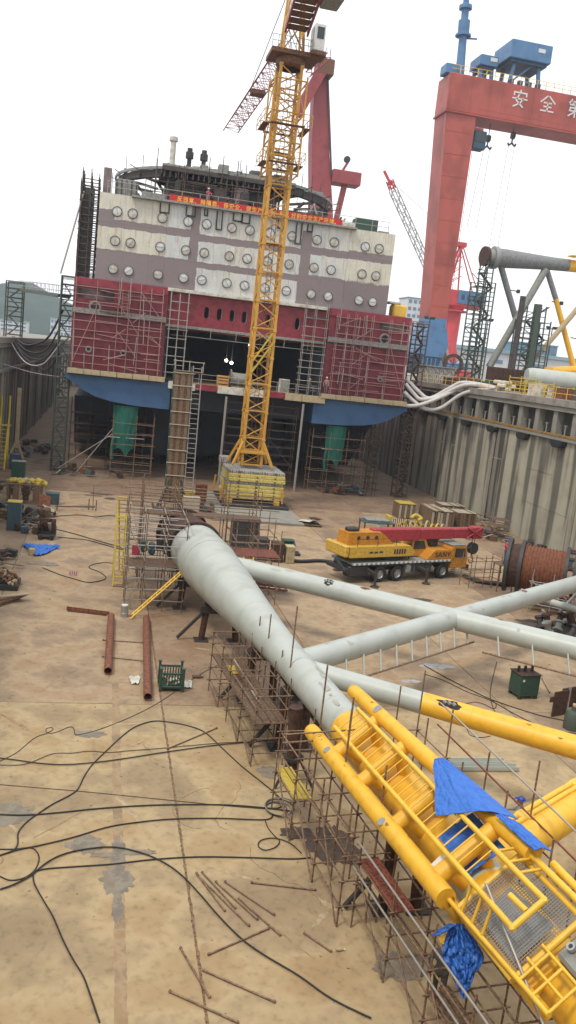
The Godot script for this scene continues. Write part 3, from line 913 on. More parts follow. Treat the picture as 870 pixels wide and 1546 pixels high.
# ---------------------------------------------------------------- ship
func holed(p: Node3D, called: String, a: Vector3, b: Vector3, m: Material, holes: Array) -> void:
	var c := CSGBox3D.new()
	c.name = called
	c.size = (b - a).abs()
	c.position = (a + b) * 0.5 - org
	c.material = m
	p.add_child(c, true)
	for h in holes:
		var hw: float = h[2]
		var hh: float = h[3]
		var at := Vector3(h[0], h[1], (a.z + b.z) * 0.5) - org - c.position
		if h[4] == "box" or h[4] == "oval":
			var k := CSGBox3D.new()
			k.operation = CSGShape3D.OPERATION_SUBTRACTION
			k.size = Vector3(hw, hh if h[4] == "box" else hh - hw, 3.0)
			k.position = at
			c.add_child(k)
		if h[4] != "box":
			for s in [-1.0, 1.0]:
				var k := CSGCylinder3D.new()
				k.operation = CSGShape3D.OPERATION_SUBTRACTION
				k.radius = hw * 0.5
				k.height = 3.0
				k.sides = 20
				k.rotation.x = PI / 2
				k.position = at + Vector3(0, s * (hh - hw) * 0.5, 0)
				c.add_child(k)

func ring_prof(r0: float, r1: float) -> Array:
	return [Vector2(0.0, r0), Vector2(0.0, r1), Vector2(0.7, r1), Vector2(1.0, r1 - 0.04), Vector2(1.0, r0 + 0.03), Vector2(0.0, r0)]

func house_paint() -> ImageTexture:
	# the painted front of the deckhouse: off-white fields, bare primer bands with brushed edges, a little rust
	var w := 1244
	var h := 340
	var im := Image.create(w, h, false, Image.FORMAT_RGB8)
	var n := FastNoiseLite.new()
	n.seed = 77
	n.frequency = 0.02
	n.fractal_octaves = 4
	var n2 := FastNoiseLite.new()
	n2.seed = 12
	n2.frequency = 0.11
	var white := Color(0.80, 0.795, 0.765)
	var cream := Color(0.80, 0.785, 0.725)
	var cool := Color(0.775, 0.785, 0.775)
	var pri := Color(0.525, 0.475, 0.475)
	var pri2 := Color(0.50, 0.45, 0.455)
	for py in h:
		for px in w:
			var e := n.get_noise_2d(px, py * 0.6)
			var f := n2.get_noise_2d(px, py)
			var x := -1.9 + px / 40.0 + e * 0.10
			var y := 28.5 - py / 40.0 + e * 0.12 + f * 0.04
			var bare := false
			if x < 7.3:
				bare = (y < 26.05 and y > 25.25) or (x < -0.35 and y > 25.25 and y < 26.95) or y < 23.05
			elif x < 8.25:
				bare = true
			elif x < 19.0:
				bare = (y < 25.75 and y > 25.05) or (y < 23.0 and y > 22.35)
			elif x < 20.1:
				bare = y < 27.6
			elif x < 24.2:
				bare = (y < 26.05 and y > 25.3) or y < 23.15
			else:
				bare = (y < 26.25 and y > 25.35) or y < 23.1 + 0.25 * n2.get_noise_2d(px * 3.0, 4.0)
			var c := white
			if bare:
				c = pri.lerp(pri2, clampf(0.5 + e * 2.0, 0, 1))
			else:
				if x < 4.9 or x > 24.2:
					c = cream
				elif n.get_noise_2d(px * 0.2 + 900.0, 3.0) > 0.0:
					c = cool
				var ru := n2.get_noise_2d(px * 0.9, py * 0.05)
				if ru > 0.22:
					c = c.lerp(Color(0.66, 0.54, 0.42), minf(0.45, (ru - 0.22) * 2.2))
				if f > 0.42:
					c = c.lerp(pri, 0.5)
			if absf(x - 4.9) < 0.03 or absf(x - 24.2) < 0.03:
				c = c.darkened(0.12)
			var k := 1.0 + 0.05 * f + 0.06 * e + 0.05 * n.get_noise_2d(floorf(px / 104.0) * 77.0, floorf(py / 112.0) * 91.0)
			if px % 104 < 2 or py % 112 < 2:
				k *= 0.93
			im.set_pixel(px, py, Color(c.r * k, c.g * k, c.b * k))
	return ImageTexture.create_from_image(im)

func build_ship() -> void:
	var t := thing("ship", "half-built ship stern with red sides, blue chin and white porthole deckhouse in the dock", "ship", "", Vector3(14.3, 0, -92))
	# blue chin: two side hulls and the set-back middle
	var chin := [Vector2(-4.1, 10.42), Vector2(-4.12, 9.95), Vector2(-3.3, 9.5), Vector2(-2.2, 8.78), Vector2(-1.0, 8.25), Vector2(0.6, 7.9), Vector2(3.0, 7.68), Vector2(6.6, 7.62), Vector2(6.6, 10.42)]
	var chin_r := []
	for q in chin:
		chin_r.append(Vector2(28.7 - q.x, q.y))
	prism(t, "blue_chin", chin, Vector3(0, 0, -91.6), Vector3.RIGHT, Vector3.UP, Vector3(0, 0, -120), M.ship_blue)
	prism(t, "blue_chin", chin_r, Vector3(0, 0, -91.6), Vector3.RIGHT, Vector3.UP, Vector3(0, 0, -120), M.ship_blue)
	slab(t, "hull_bottom", Vector3(6.61, 7.6, -212), Vector3(22.09, 9.9, -95.0), M.ship_shade_navy)
	slab(t, "skeg", Vector3(5.4, 1.2, -212), Vector3(11.5, 7.58, -103.0), M.ship_shade_navy, 0.4)
	slab(t, "skeg", Vector3(11.52, 1.2, -212), Vector3(22.6, 7.59, -107.0), M.ship_shade_navy, 0.4)
	# unseen lower hull down to the keel, added to block light from the sides
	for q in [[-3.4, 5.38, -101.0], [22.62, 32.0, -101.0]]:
		prism(t, "stern_run", [Vector2(q[2], 7.6), Vector2(q[2] - 9.0, 1.2), Vector2(-212.0, 1.2), Vector2(-212.0, 7.6)], Vector3(q[0], 0, 0), Vector3.BACK, Vector3.UP, Vector3(q[1] - q[0], 0, 0), M.ship_shade_navy)
	# red side hulls
	for s in [[-3.8, 5.6, [[-1.6, 18.5, 3.6, 0.95, "box"], [-1.65, 17.25, 0.8, 0.8, "round"]]], [22.9, 32.1, [[30.2, 18.85, 3.2, 0.95, "box"], [29.3, 17.45, 0.8, 0.8, "round"]]]]:
		holed(t, "front_plate", Vector3(s[0], 10.98, -92.3), Vector3(s[1], 20.0, -92.0), M.ship_red, s[2])
		slab(t, "hull_side", Vector3(s[0] + 0.05, 10.98, -212), Vector3(s[1] - 0.05, 19.95, -93.4), M.ship_red)
		slab(t, "hull_cheek", Vector3(s[0], 10.98, -93.39), Vector3(s[0] + 0.2, 20.0, -92.31), M.ship_red)
		slab(t, "hull_cheek", Vector3(s[1] - 0.2, 10.98, -93.39), Vector3(s[1], 20.0, -92.31), M.ship_red)
		slab(t, "recess_back", Vector3(s[0] + 0.21, 11.0, -93.38), Vector3(s[1] - 0.21, 19.9, -93.2), M.primer)
		slab(t, "top_band", Vector3(s[0] - 0.02, 19.25, -91.99), Vector3(s[1] + 0.02, 20.02, -91.9), M.ship_red_bright)
		for k in 8:
			var x := lerpf(s[0], s[1], (k + 0.5) / 8)
			box(t, "rubbing_strip", Vector3(x, 16.75, -91.85), Vector3((s[1] - s[0]) / 8 - 0.03, 0.55, 0.3), M.ship_grey)
		lathe(t, "fairlead", Vector3(s[2][1][0], s[2][1][1], -92.0), Vector3(s[2][1][0], s[2][1][1], -91.78), ring_prof(0.4, 0.62), M.ship_grey, 20)
	for q in [[-2.0, 12.95], [1.5, 12.95], [29.35, 13.1]]:
		lathe(t, "hull_eye", Vector3(q[0], q[1], -92.0), Vector3(q[0], q[1], -91.85), ring_prof(0.16, 0.34), M.ship_grey, 16)
		lathe(t, "eye_hollow", Vector3(q[0], q[1], -92.0), Vector3(q[0], q[1], -91.96), [Vector2(0, 0.17), Vector2(1, 0.17), Vector2(1, 0.0)], M.iron, 14)
	# working ledges on the chin
	for s in [[-3.95, 5.9], [22.7, 32.5]]:
		for k in 6:
			var a: float = lerpf(s[0], s[1], k / 6.0)
			var b: float = lerpf(s[0], s[1], (k + 1) / 6.0)
			slab(t, "ledge_plate", Vector3(a + 0.02, 10.43, -91.98), Vector3(b - 0.02, 10.92 + rng.randf() * 0.04, -90.9 - rng.randf() * 0.1), M.ledge)
	# middle: cross beam with oval holes, white gutter, grey shelf
	var ovals := []
	for x in [9.75, 11.1, 12.45, 13.75, 15.05, 16.3, 19.55]:
		ovals.append([x, 18.0, 0.5, 1.2, "oval"])
	holed(t, "cross_beam", Vector3(5.62, 16.15, -92.75), Vector3(22.88, 19.7, -92.45), M.ship_red_bright, ovals)
	slab(t, "beam_core", Vector3(5.62, 16.2, -212), Vector3(22.88, 19.95, -95.2), M.primer)
	slab(t, "beam_underside", Vector3(5.62, 16.05, -95.19), Vector3(22.88, 16.19, -92.76), M.ship_red)
	for k in 6:
		var a := lerpf(5.5, 22.6, k / 6.0)
		var b := lerpf(5.5, 22.6, (k + 1) / 6.0)
		slab(t, "white_gutter", Vector3(a + 0.01, 19.72, -93.0), Vector3(b - 0.01, 20.05, -91.75), M.ship_white)
		slab(t, "grey_shelf", Vector3(a + 0.01, 16.15, -92.44), Vector3(b - 0.01, 16.42, -91.9), M.ship_grey)
	# the open mooring deck
	slab(t, "mooring_deck", Vector3(6.61, 9.92, -212), Vector3(22.09, 10.5, -91.6), M.ledge)
	for q in [[6.3, 9.1, "ship_white"], [9.15, 11.4, "ship_red_bright"], [11.45, 14.2, "ship_white"], [14.25, 16.7, "ship_white"], [16.75, 18.7, "ship_red_bright"], [18.75, 20.6, "ledge"], [20.65, 23.2, "ledge"]]:
		slab(t, "edge_plate", Vector3(q[0], 10.0 if q[2] == "ship_red_bright" else 9.85, -91.58), Vector3(q[1], 10.6, -90.8 - rng.randf() * 0.3), M[q[2]])
	slab(t, "deck_back_wall", Vector3(5.62, 10.5, -150.2), Vector3(22.88, 16.15, -150), M.ship_shade_navy)
	slab(t, "deck_side_wall", Vector3(5.62, 10.5, -149.9), Vector3(5.8, 16.14, -92.4), M.ship_shade_navy)
	slab(t, "deck_side_wall", Vector3(22.7, 10.5, -149.9), Vector3(22.88, 16.14, -92.4), M.ship_shade_navy)
	for x in [7.4, 9.5, 11.6, 13.7, 15.8, 17.9, 20.0, 21.9]:
		tube(t, "rail_post", Vector3(x, 10.5, -91.75), Vector3(x, 11.65, -91.75), 0.03, M.scaffold_grey)
	for y in [11.1, 11.62]:
		tube(t, "handrail", Vector3(7.0, y, -91.75), Vector3(22.3, y, -91.75), 0.025, M.scaffold_grey)
	for x in [7.5, 10.3, 13.0, 15.6, 18.2, 20.8]:
		tube(t, "upper_rail_post", Vector3(x, 15.3, -91.8), Vector3(x, 16.15, -91.8), 0.03, M.scaffold_grey)
	tube(t, "upper_handrail", Vector3(6.2, 15.35, -91.8), Vector3(22.3, 15.35, -91.8), 0.025, M.scaffold_grey)
	# deckhouse
	slab(t, "deckhouse", Vector3(-1.9, 20.06, -120), Vector3(29.2, 28.5, -92.3), M.primer)
	var paint := StandardMaterial3D.new()
	paint.albedo_texture = house_paint()
	paint.roughness = 0.6
	var qm := QuadMesh.new()
	qm.size = Vector2(31.1, 8.44)
	place(t, "painted_front", qm, paint, Transform3D(Basis.IDENTITY, Vector3(13.65, 24.28, -92.28) - org))
	var ring := lathe(t, "porthole", Vector3(0, 0, 0) + org, Vector3(0, 0, 0.14) + org, ring_prof(0.43, 0.51), M.ring_steel, 20)
	var ringm := ring.mesh
	ring.queue_free()
	t.remove_child(ring)
	var cov := lathe(t, "cover", Vector3(0, 0, 0.0) + org, Vector3(0, 0, 0.07) + org, [Vector2(0, 0.43), Vector2(0.8, 0.43), Vector2(1.0, 0.40), Vector2(1.0, 0.0)], M.white, 18)
	var covm := cov.mesh
	t.remove_child(cov)
	cov.queue_free()
	for y in [26.83, 23.98, 21.24]:
		for x in [-0.12, 1.42, 4.41, 7.02, 8.92, 11.54, 13.42, 15.57, 17.92, 20.63, 22.52, 25.97, 27.53]:
			var ph := place(t, "porthole", ringm, M.ring_steel, Transform3D(Basis.IDENTITY, Vector3(x, y, -92.27) - org))
			place(ph, "cover", covm, M.ship_white if rng.randf() < 0.6 else M.white, Transform3D(Basis.IDENTITY, Vector3(0, 0, 0.004)))
			var an := rng.randf() * PI
			place(ph, "clamp_bar", bevel_box(Vector3(0.75, 0.07, 0.05), 0.01), M.galvanised, Transform3D(Basis(Vector3.BACK, an), Vector3(0, 0, 0.09)))
	# eaves, hanging loops, deck rail
	for k in 8:
		slab(t, "eaves_plate", Vector3(1.2 + k * 2.95, 28.36, -92.26), Vector3(4.1 + k * 2.95, 28.56, -91.7), M.ship_grey)
	for q in [[4.1, 0.9, 1.0], [6.75, 0.9, 0.95], [9.9, 0.55, 1.9], [11.6, 0.9, 0.8], [12.5, 0.8, 0.9], [16.3, 0.7, 0.9], [18.3, 0.55, 2.2], [8.6, 0.3, 0.7], [19.5, 0.5, 0.8]]:
		var st := new_st()
		var x0: float = q[0]
		for sx in [0.0, q[1]]:
			add_box(st, Vector3(x0 + sx, 28.3 - q[2] * 0.5, -92.18) - org, Vector3(0.12, q[2], 0.12))
		add_box(st, Vector3(x0 + q[1] * 0.5, 28.3 - q[2] + 0.06, -92.18) - org, Vector3(q[1] - 0.13, 0.12, 0.11))
		place(t, "hanging_frame", done(st), M.iron)
	for k in 17:
		tube(t, "rail_post", Vector3(-1.2 + k * 1.85, 28.5, -92.6), Vector3(-1.2 + k * 1.85, 29.75, -92.6), 0.035, M.scaffold_grey)
	for y in [29.15, 29.72]:
		tube(t, "handrail", Vector3(-1.2, y, -92.6), Vector3(28.4, y, -92.6), 0.03, M.scaffold_grey)
	# upper works: dark house, helicopter deck ring, funnels
	slab(t, "upper_house", Vector3(5.0, 28.52, -113), Vector3(17.0, 32.3, -98.2), M.primer_dark)
	slab(t, "upper_house_wing", Vector3(1.0, 28.52, -116), Vector3(24.0, 30.2, -104), M.primer_dark)
	var c := Vector3(12.5, 33.0, -110)
	for k in 40:
		var a0 := TAU * k / 40.0
		var a1 := TAU * (k + 1) / 40.0
		var d0 := Vector3(cos(a0), 0, sin(a0))
		var d1 := Vector3(cos(a1), 0, sin(a1))
		if sin((a0 + a1) * 0.5) > -0.25:
			bar(t, "ring_segment", c + d0 * 12.5 + Vector3(0, -0.4, 0), c + d1 * 12.5 + Vector3(0, -0.4, 0), 0.7 - 0.12 * (k % 2), 0.8, M.primer_dark)
			bar(t, "ring_edge", c + d0 * 13.1 + Vector3(0, 0.1, 0), c + d1 * 13.1 + Vector3(0, 0.1, 0), 0.24, 0.3, M.ship_grey)
		elif k % 2 == 0:
			box(t, "ring_tooth", c + d0 * 11.0 + Vector3(0, -1.0, 0), Vector3(0.7, 0.5, 0.5), M.primer_dark)
	slab(t, "house_roof", Vector3(4.2, 32.32, -106), Vector3(18.6, 32.75, -96.6), M.primer_dark)
	slab(t, "roof_kerb", Vector3(4.2, 32.76, -96.9), Vector3(18.6, 32.98, -96.6), M.ship_grey)
	for k in 24:
		slab(t, "roof_rib", Vector3(4.4 + k * 0.6, 31.7, -97.6), Vector3(4.55 + k * 0.6, 32.31, -96.7), M.primer_dark)
	lathe(t, "roof_tank", Vector3(13.6, 33.4, -98.6), Vector3(15.2, 33.45, -98.6), [Vector2(0, 0), Vector2(0.06, 0.5), Vector2(0.2, 0.6), Vector2(0.8, 0.6), Vector2(0.94, 0.5), Vector2(1, 0)], M.iron, 18)
	for k in 30:
		var x := rng.randf_range(2.6, 21.0)
		var z := rng.randf_range(-98.0, -94.6)
		tube(t, "staging_pole", Vector3(x, 28.5, z), Vector3(x, rng.randf_range(30.5, 34.5), z), 0.045, M.scaffold_dark)
	for k in 14:
		var x := rng.randf_range(2.6, 14.0)
		var y := rng.randf_range(29.6, 32.0)
		var z := rng.randf_range(-97.0, -94.6)
		tube(t, "staging_ledger", Vector3(x, y, z), Vector3(x + rng.randf_range(3.0, 6.5), y + rng.randf_range(-0.1, 0.1), z), 0.045, M.scaffold_dark)
	for k in 12:
		var x := rng.randf_range(3.0, 19.0)
		slab(t, "house_gear", Vector3(x, 28.52, -97.8), Vector3(x + rng.randf_range(0.4, 1.5), rng.randf_range(29.4, 31.8), -96.4 - 0.05 * k), [M.primer_dark, M.rust_dark, M.primer, M.iron][k % 4], 0.06)
	for k in 20:
		var an := TAU * k / 20.0
		var d := Vector3(cos(an), 0, sin(an))
		if d.z < -0.25:
			continue
		bar(t, "deck_beam", c + d * 8.6 + Vector3(0, -0.9, 0), c + d * 13.1 + Vector3(0, -0.55, 0), 0.14, 0.3, M.primer_dark)
		tube(t, "net_arm", c + d * 13.3, c + d * (13.9 + 0.6 * rng.randf()) + Vector3(0, 0.25, 0), 0.05, M.iron)
		if k % 3 != 1:
			tube(t, "ring_post", c + d * 12.6, c + d * 12.6 + Vector3(0, rng.randf_range(0.8, 2.2), 0), 0.04, M.scaffold_dark)
		slab(t, "ring_gear", c + d * 12.4 + Vector3(-0.4, 0.02, -0.4), c + d * 12.4 + Vector3(rng.randf_range(0.0, 0.6), rng.randf_range(0.2, 0.8), 0.3), [M.primer_dark, M.iron, M.ship_grey, M.rust_dark][k % 4])
	for k in 14:
		var an := TAU * (k + 0.5) / 14.0
		var d := Vector3(cos(an), 0, sin(an))
		tube(t, "deck_prop", Vector3(12.5, 28.6, -110) + d * 6.5, c + d * 11.0 + Vector3(0, -0.7, 0), 0.16, M.primer_dark)
	for k in 18:
		var x := rng.randf_range(4.4, 18.0)
		var z := rng.randf_range(-104.0, -97.0)
		slab(t, "roof_gear", Vector3(x, 32.76, z), Vector3(x + rng.randf_range(0.3, 1.6), 32.8 + rng.randf_range(0.2, 1.0), z + rng.randf_range(0.3, 1.2)), [M.primer_dark, M.iron, M.ship_grey, M.wood][k % 4], 0.05)
	for k in 12:
		var x := rng.randf_range(17.0, 25.0)
		tube(t, "roof_pipe", Vector3(x, 28.6, -96.0 - k * 0.4), Vector3(x + rng.randf_range(-3.0, 2.0), rng.randf_range(29.4, 31.8), -97.0 - k * 0.4), 0.12, [M.primer_dark, M.iron, M.ship_grey][k % 3])
	lathe(t, "funnel", Vector3(5.25, 32.9, -98.6), Vector3(5.25, 36.1, -98.6), [Vector2(0, 0.3), Vector2(0.86, 0.3), Vector2(0.87, 0.46), Vector2(1, 0.46), Vector2(1, 0)], M.ship_white, 18)
	for x in [7.05, 8.6]:
		lathe(t, "vent_pipe", Vector3(x, 33.0, -98.4), Vector3(x, 35.2, -98.4), [Vector2(0, 0.24), Vector2(0.5, 0.24), Vector2(0.52, 0.42), Vector2(0.82, 0.42), Vector2(0.84, 0.28), Vector2(1, 0.28), Vector2(1, 0)], M.iron, 14)
	for k in 26:
		var x := 4.6 + rng.randf() * 7.0
		var z := -99.5 - rng.randf() * 4.0
		var y := 33.05 + rng.randf() * 0.7
		var l := rng.randf_range(1.0, 3.0)
		var an := rng.randf_range(-0.3, 0.3)
		bar(t, "staging_board", Vector3(x, y, z), Vector3(x + l * cos(an), y + rng.randf_range(-0.2, 0.2), z + l * sin(an)), 0.2, 0.05, M.wood_pale)
	for k in 46:
		var x := rng.randf_range(-1.6, 28.6)
		var z := rng.randf_range(-112.0, -93.0)
		var y0 := 33.0 if absf(x - 12.5) < 9.0 and z < -103 else 28.5
		tube(t, "roof_pole", Vector3(x, y0, z), Vector3(x, y0 + rng.randf_range(1.2, 3.2), z), 0.035, M.scaffold_dark)
	for q in [[-0.5, 1.8, 28.5, 30.4, -94.5, "ship_grey"], [-1.7, -0.9, 28.5, 31.2, -94.0, "primer"], [2.2, 4.6, 28.5, 29.3, -93.4, "ship_grey"], [25.0, 27.5, 28.5, 29.9, -93.6, "machine_green"], [23.3, 24.9, 28.5, 29.2, -93.2, "ship_white"], [18.0, 22.5, 28.5, 30.2, -97.0, "primer_dark"], [27.8, 29.0, 28.5, 28.95, -94.0, "ship_grey"]]:
		slab(t, "deck_locker", Vector3(q[0], q[2] + 0.01, q[4] - 1.6), Vector3(q[1], q[3], q[4]), M[q[5]], 0.05)
	for k in 5:
		box(t, "locker_rib", Vector3(-0.35 + k * 0.5, 29.5, -94.44), Vector3(0.12, 1.6, 0.1), M.primer_dark)
	for k in 16:
		box(t, "deck_clutter", Vector3(rng.randf_range(0.5, 26), 28.52 + 0.3, rng.randf_range(-97, -94)), Vector3(rng.randf_range(0.4, 1.4), 0.6, rng.randf_range(0.4, 1.2)), [M.primer_dark, M.ship_grey, M.rust_dark, M.wood][k % 4], Vector3(0, rng.randf(), 0))
	# right-hand shoulder: yellow gear on the red side hull
	slab(t, "yellow_gear", Vector3(30.4, 20.03, -95.2), Vector3(32.0, 21.4, -93.6), M.rail_yellow, 0.15)
	slab(t, "gear_top", Vector3(29.9, 21.42, -95.0), Vector3(31.3, 21.7, -93.8), M.ship_white, 0.1)
	# keel blocks
	for k in 12:
		for x in [6.5, 10.5, 14.5, 18.5, 21.8]:
			if k < 2:
				slab(t, "keel_block", Vector3(x - 0.6, 0.01, -109.6 - k * 4.0), Vector3(x + 0.6, 1.19, -108.8 - k * 4.0), M.wood_dark)

	# gear standing on the open mooring deck
	var wn := thing("mooring_winch", "grey-blue winch drum between flanges on the ship's open deck", "winch", "", Vector3(13.9, 10.5, -93.2))
	lathe(wn, "drum", Vector3(13.1, 11.5, -93.2), Vector3(14.7, 11.5, -93.2), [Vector2(0, 0.62), Vector2(1, 0.62)], M.ship_grey, 20)
	for x in [13.0, 14.75]:
		lathe(wn, "flange", Vector3(x - 0.06, 11.5, -93.2), Vector3(x + 0.06, 11.5, -93.2), [Vector2(0, 0), Vector2(0, 0.95), Vector2(1, 0.95), Vector2(1, 0)], M.primer, 20, false)
		slab(wn, "bearing_leg", Vector3(x - 0.1, 10.5, -93.9), Vector3(x + 0.1, 11.4, -92.5), M.iron)
	var oc := thing("orange_crate", "small orange cage box beside the winch on the ship's open deck", "crate", "", Vector3(12.1, 10.5, -92.7))
	for y in [10.62, 10.95, 11.3, 11.62]:
		slab(oc, "slat", Vector3(11.5, y - 0.09, -92.2), Vector3(12.7, y + 0.09, -92.1), M.crane_yellow)
	for x in [11.5, 12.68]:
		slab(oc, "corner_post", Vector3(x - 0.05, 10.5, -92.3), Vector3(x + 0.05, 11.75, -92.21), M.crane_yellow)
	slab(oc, "back_panel", Vector3(11.5, 10.5, -93.2), Vector3(12.7, 11.7, -93.1), M.plank_red)
	var cb := thing("deck_cabinet", "pale grey switch cabinet on the ship's open deck right of the tower crane mast", "cabinet", "", Vector3(18.9, 10.5, -93.2))
	slab(cb, "body", Vector3(18.4, 10.5, -93.6), Vector3(19.5, 12.0, -92.9), M.ship_white)
	slab(cb, "door", Vector3(18.48, 10.62, -92.89), Vector3(19.42, 11.9, -92.84), M.ship_grey)
	for q in [[13.35, 13.1, -96.0, "higher of two work lamps glowing on the dark mooring deck"], [12.75, 13.3, -96.0, "work lamp left of its twin on the dark mooring deck"], [14.9, 15.2, -94.0, "work lamp under the cross beam beside the crane mast"]]:
		var lp := thing("work_lamp", q[3], "lamp", "work lamps on the mooring deck", Vector3(q[0], q[1], q[2]))
		var em := StandardMaterial3D.new()
		em.albedo_color = Color(1, 1, 1)
		em.emission_enabled = true
		em.emission = Color(1, 0.97, 0.9)
		em.emission_energy_multiplier = 3.0
		lathe(lp, "bulb", Vector3(q[0], q[1], q[2]), Vector3(q[0], q[1], q[2] + 0.12), [Vector2(0, 0.0), Vector2(0, 0.16), Vector2(0.7, 0.16), Vector2(1, 0.0)], em, 12)
		slab(lp, "housing", Vector3(q[0] - 0.2, q[1] - 0.2, q[2] - 0.15), Vector3(q[0] + 0.2, q[1] + 0.2, q[2] - 0.02), M.iron)
		tube(lp, "stem", Vector3(q[0], q[1] + 0.2, q[2] - 0.1), Vector3(q[0], 16.2, q[2] - 0.1), 0.03, M.iron)
		var li := OmniLight3D.new()
		li.name = "light"
		li.light_energy = 1.5
		li.light_size = 0.15
		li.omni_range = 20.0
		li.omni_attenuation = 2.0
		li.shadow_enabled = true
		li.light_color = Color(1, 0.97, 0.9)
		li.position = Vector3(0, 0, 0.3)
		lp.add_child(li)
	# the banner on the deck rail
	var bn := thing("banner", "long red banner with yellow characters along the ship's upper rail", "banner", "", Vector3(14.1, 28.5, -92.3))
	for k in 6:
		slab(bn, "cloth_length", Vector3(4.96 + k * 3.04 + 0.002, 28.6 + 0.02 * (k % 2), -92.44), Vector3(4.96 + (k + 1) * 3.04 - 0.002, 29.26 - 0.015 * (k % 2), -92.4), M.banner_red, 0.005)
	var words := [["反违章、除隐患、保安全、促生产，", 5.75, 0.593], ["创良", 15.4, 0.9], ["好的安全生产环境。", 17.65, 0.59]]
	for q in words:
		var s: String = q[0]
		for i in s.length():
			glyph(bn, s[i], Vector3(q[1] + i * q[2], 28.69, -92.385), 0.49, 0.055, M.banner_gold)

func build_ship_scaffolds() -> void:
	var R := Vector3.RIGHT
	var B := Vector3.FORWARD
	var hts := [0.6, 1.4, 2.2, 3.05, 3.9, 4.8, 5.6, 6.5, 7.4, 8.2]
	var t := thing("scaffold", "rust-pink pole scaffold before the red hull left of the mooring deck", "scaffold", "scaffolds on the ship", Vector3(0.8, 10.95, -91.2))
	scaf(t, Vector3(0, 10.95, -91.1), R, B, [-3.6, -1.5, 0.65, 1.75, 2.85, 3.9, 5.1], [0.0, 0.7], hts, 8.7, M.pink_pole, {"r": 0.035, "braces": [[1, 6.2, 0, 0.4], [2, 6.9, 4, 4.0], [2, 4.2, 4, 1.6], [4, 8.2, 6, 5.7]]})
	rungs(t, Vector3(1.3, 16.5, -90.95), Vector3(1.3, 19.3, -90.95), Vector3(0.6, 0, 0), 0.3, 0.02, 0.03, M.pink_pole)
	t = thing("scaffold", "rust-pink pole scaffold before the red hull right of the mooring deck", "scaffold", "scaffolds on the ship", Vector3(27.5, 10.95, -91.2))
	scaf(t, Vector3(0, 10.95, -91.1), R, B, [23.7, 24.8, 25.7, 26.7, 27.6, 29.7, 31.9], [0.0, 0.7], hts, 8.5, M.pink_pole, {"r": 0.035, "braces": [[2, 6.0, 4, 7.4], [2, 3.4, 4, 5.0], [2, 0.8, 4, 2.6], [5, 6.0, 6, 0.3]]})
	t = thing("scaffold", "grey pole scaffold at the left end of the ship's open deck", "scaffold", "scaffolds on the ship", Vector3(6.6, 10.6, -91.2))
	scaf(t, Vector3(0, 10.6, -91.0), R, B, [5.9, 6.8, 7.7], [0.0, 0.75], [0.9, 1.7, 2.6, 3.5, 4.4, 5.3, 6.3, 7.2, 8.1], 8.9, M.scaffold_grey, {"r": 0.033, "planks": [[5.3, 0, 2, "plank_steel"]]})
	t = thing("scaffold", "grey pole scaffold at the right end of the ship's open deck", "scaffold", "scaffolds on the ship", Vector3(21.4, 10.6, -91.2))
	scaf(t, Vector3(0, 10.6, -91.0), R, B, [20.1, 21.2, 22.5], [0.0, 0.75], [0.8, 1.5, 2.2, 2.9, 3.6, 4.4, 5.2, 6.2, 7.2, 8.1], 9.3, M.scaffold_grey, {"r": 0.033, "planks": [[5.2, 0, 2, "plank_steel"], [8.1, 0, 2, "net_green"]]})
	for sd in [["odd planks and loose poles hung on the left hull scaffold", -3.7, 5.2], ["odd planks and loose poles hung on the right hull scaffold", 23.4, 32.0]]:
		t = thing("hung_staging", sd[0], "staging", "scaffolds on the ship", Vector3((sd[1] + sd[2]) * 0.5, 11, -90.9))
		for k in 34:
			var x := rng.randf_range(sd[1], sd[2] - 1.0)
			var y := rng.randf_range(11.4, 19.4)
			if k % 4 == 0:
				tube(t, "pole", Vector3(x, y - 1.0, -90.95), Vector3(x + rng.randf_range(-0.15, 0.15), y + rng.randf_range(0.8, 2.2), -90.95), 0.035, M.scaffold_grey)
			elif k % 4 == 1:
				tube(t, "pole", Vector3(x, y, -90.98), Vector3(minf(sd[2], x + rng.randf_range(1.2, 3.5)), y + rng.randf_range(-1.2, 1.2), -90.98), 0.033, M.pink_pole)
			elif k % 4 == 2:
				bar(t, "plank", Vector3(x, y, -91.5), Vector3(minf(sd[2], x + rng.randf_range(1.5, 3.0)), y, -91.5), 0.25, 0.05, [M.plank_steel, M.wood_dark, M.ship_grey][k % 3])
			else:
				tube(t, "pole", Vector3(x, y, -91.0), Vector3(minf(sd[2], x + rng.randf_range(1.5, 4.0)), y + rng.randf_range(-0.05, 0.05), -91.0), 0.033, [M.scaffold, M.pink_pole][k % 2])
	# stair towers beside the hull
	stair_tower("dark green stair tower standing left of the ship's red side", Vector3(-4.45, 0, -93.6), 1.3, 1.6, 20.0, 1.05, M.scaffold_green)
	stair_tower("dark stair tower wedged between the ship's right side and the dock wall", Vector3(33.7, 0, -93.2), 1.3, 1.6, 19.6, 1.0, M.scaffold_dark)
	# deckhouse flank staging, hung with netting
	t = thing("scaffold", "dense dark scaffold with netting on the deckhouse's left flank", "scaffold", "scaffolds on the ship", Vector3(-3, 20, -95))
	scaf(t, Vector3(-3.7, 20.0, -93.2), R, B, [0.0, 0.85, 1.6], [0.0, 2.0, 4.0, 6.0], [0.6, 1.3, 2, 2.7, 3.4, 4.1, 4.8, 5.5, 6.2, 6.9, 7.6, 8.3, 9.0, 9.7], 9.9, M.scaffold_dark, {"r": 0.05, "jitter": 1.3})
	var nz := FastNoiseLite.new()
	nz.seed = 8
	nz.frequency = 0.5
	cloth(t, "netting", 10, 20, func(u, v): return Vector3(-3.85 + 0.08 * nz.get_noise_2d(u * 9, v * 14), 20.2 + v * 9.6, -93.5 - u * 5.6), M.net_dark)
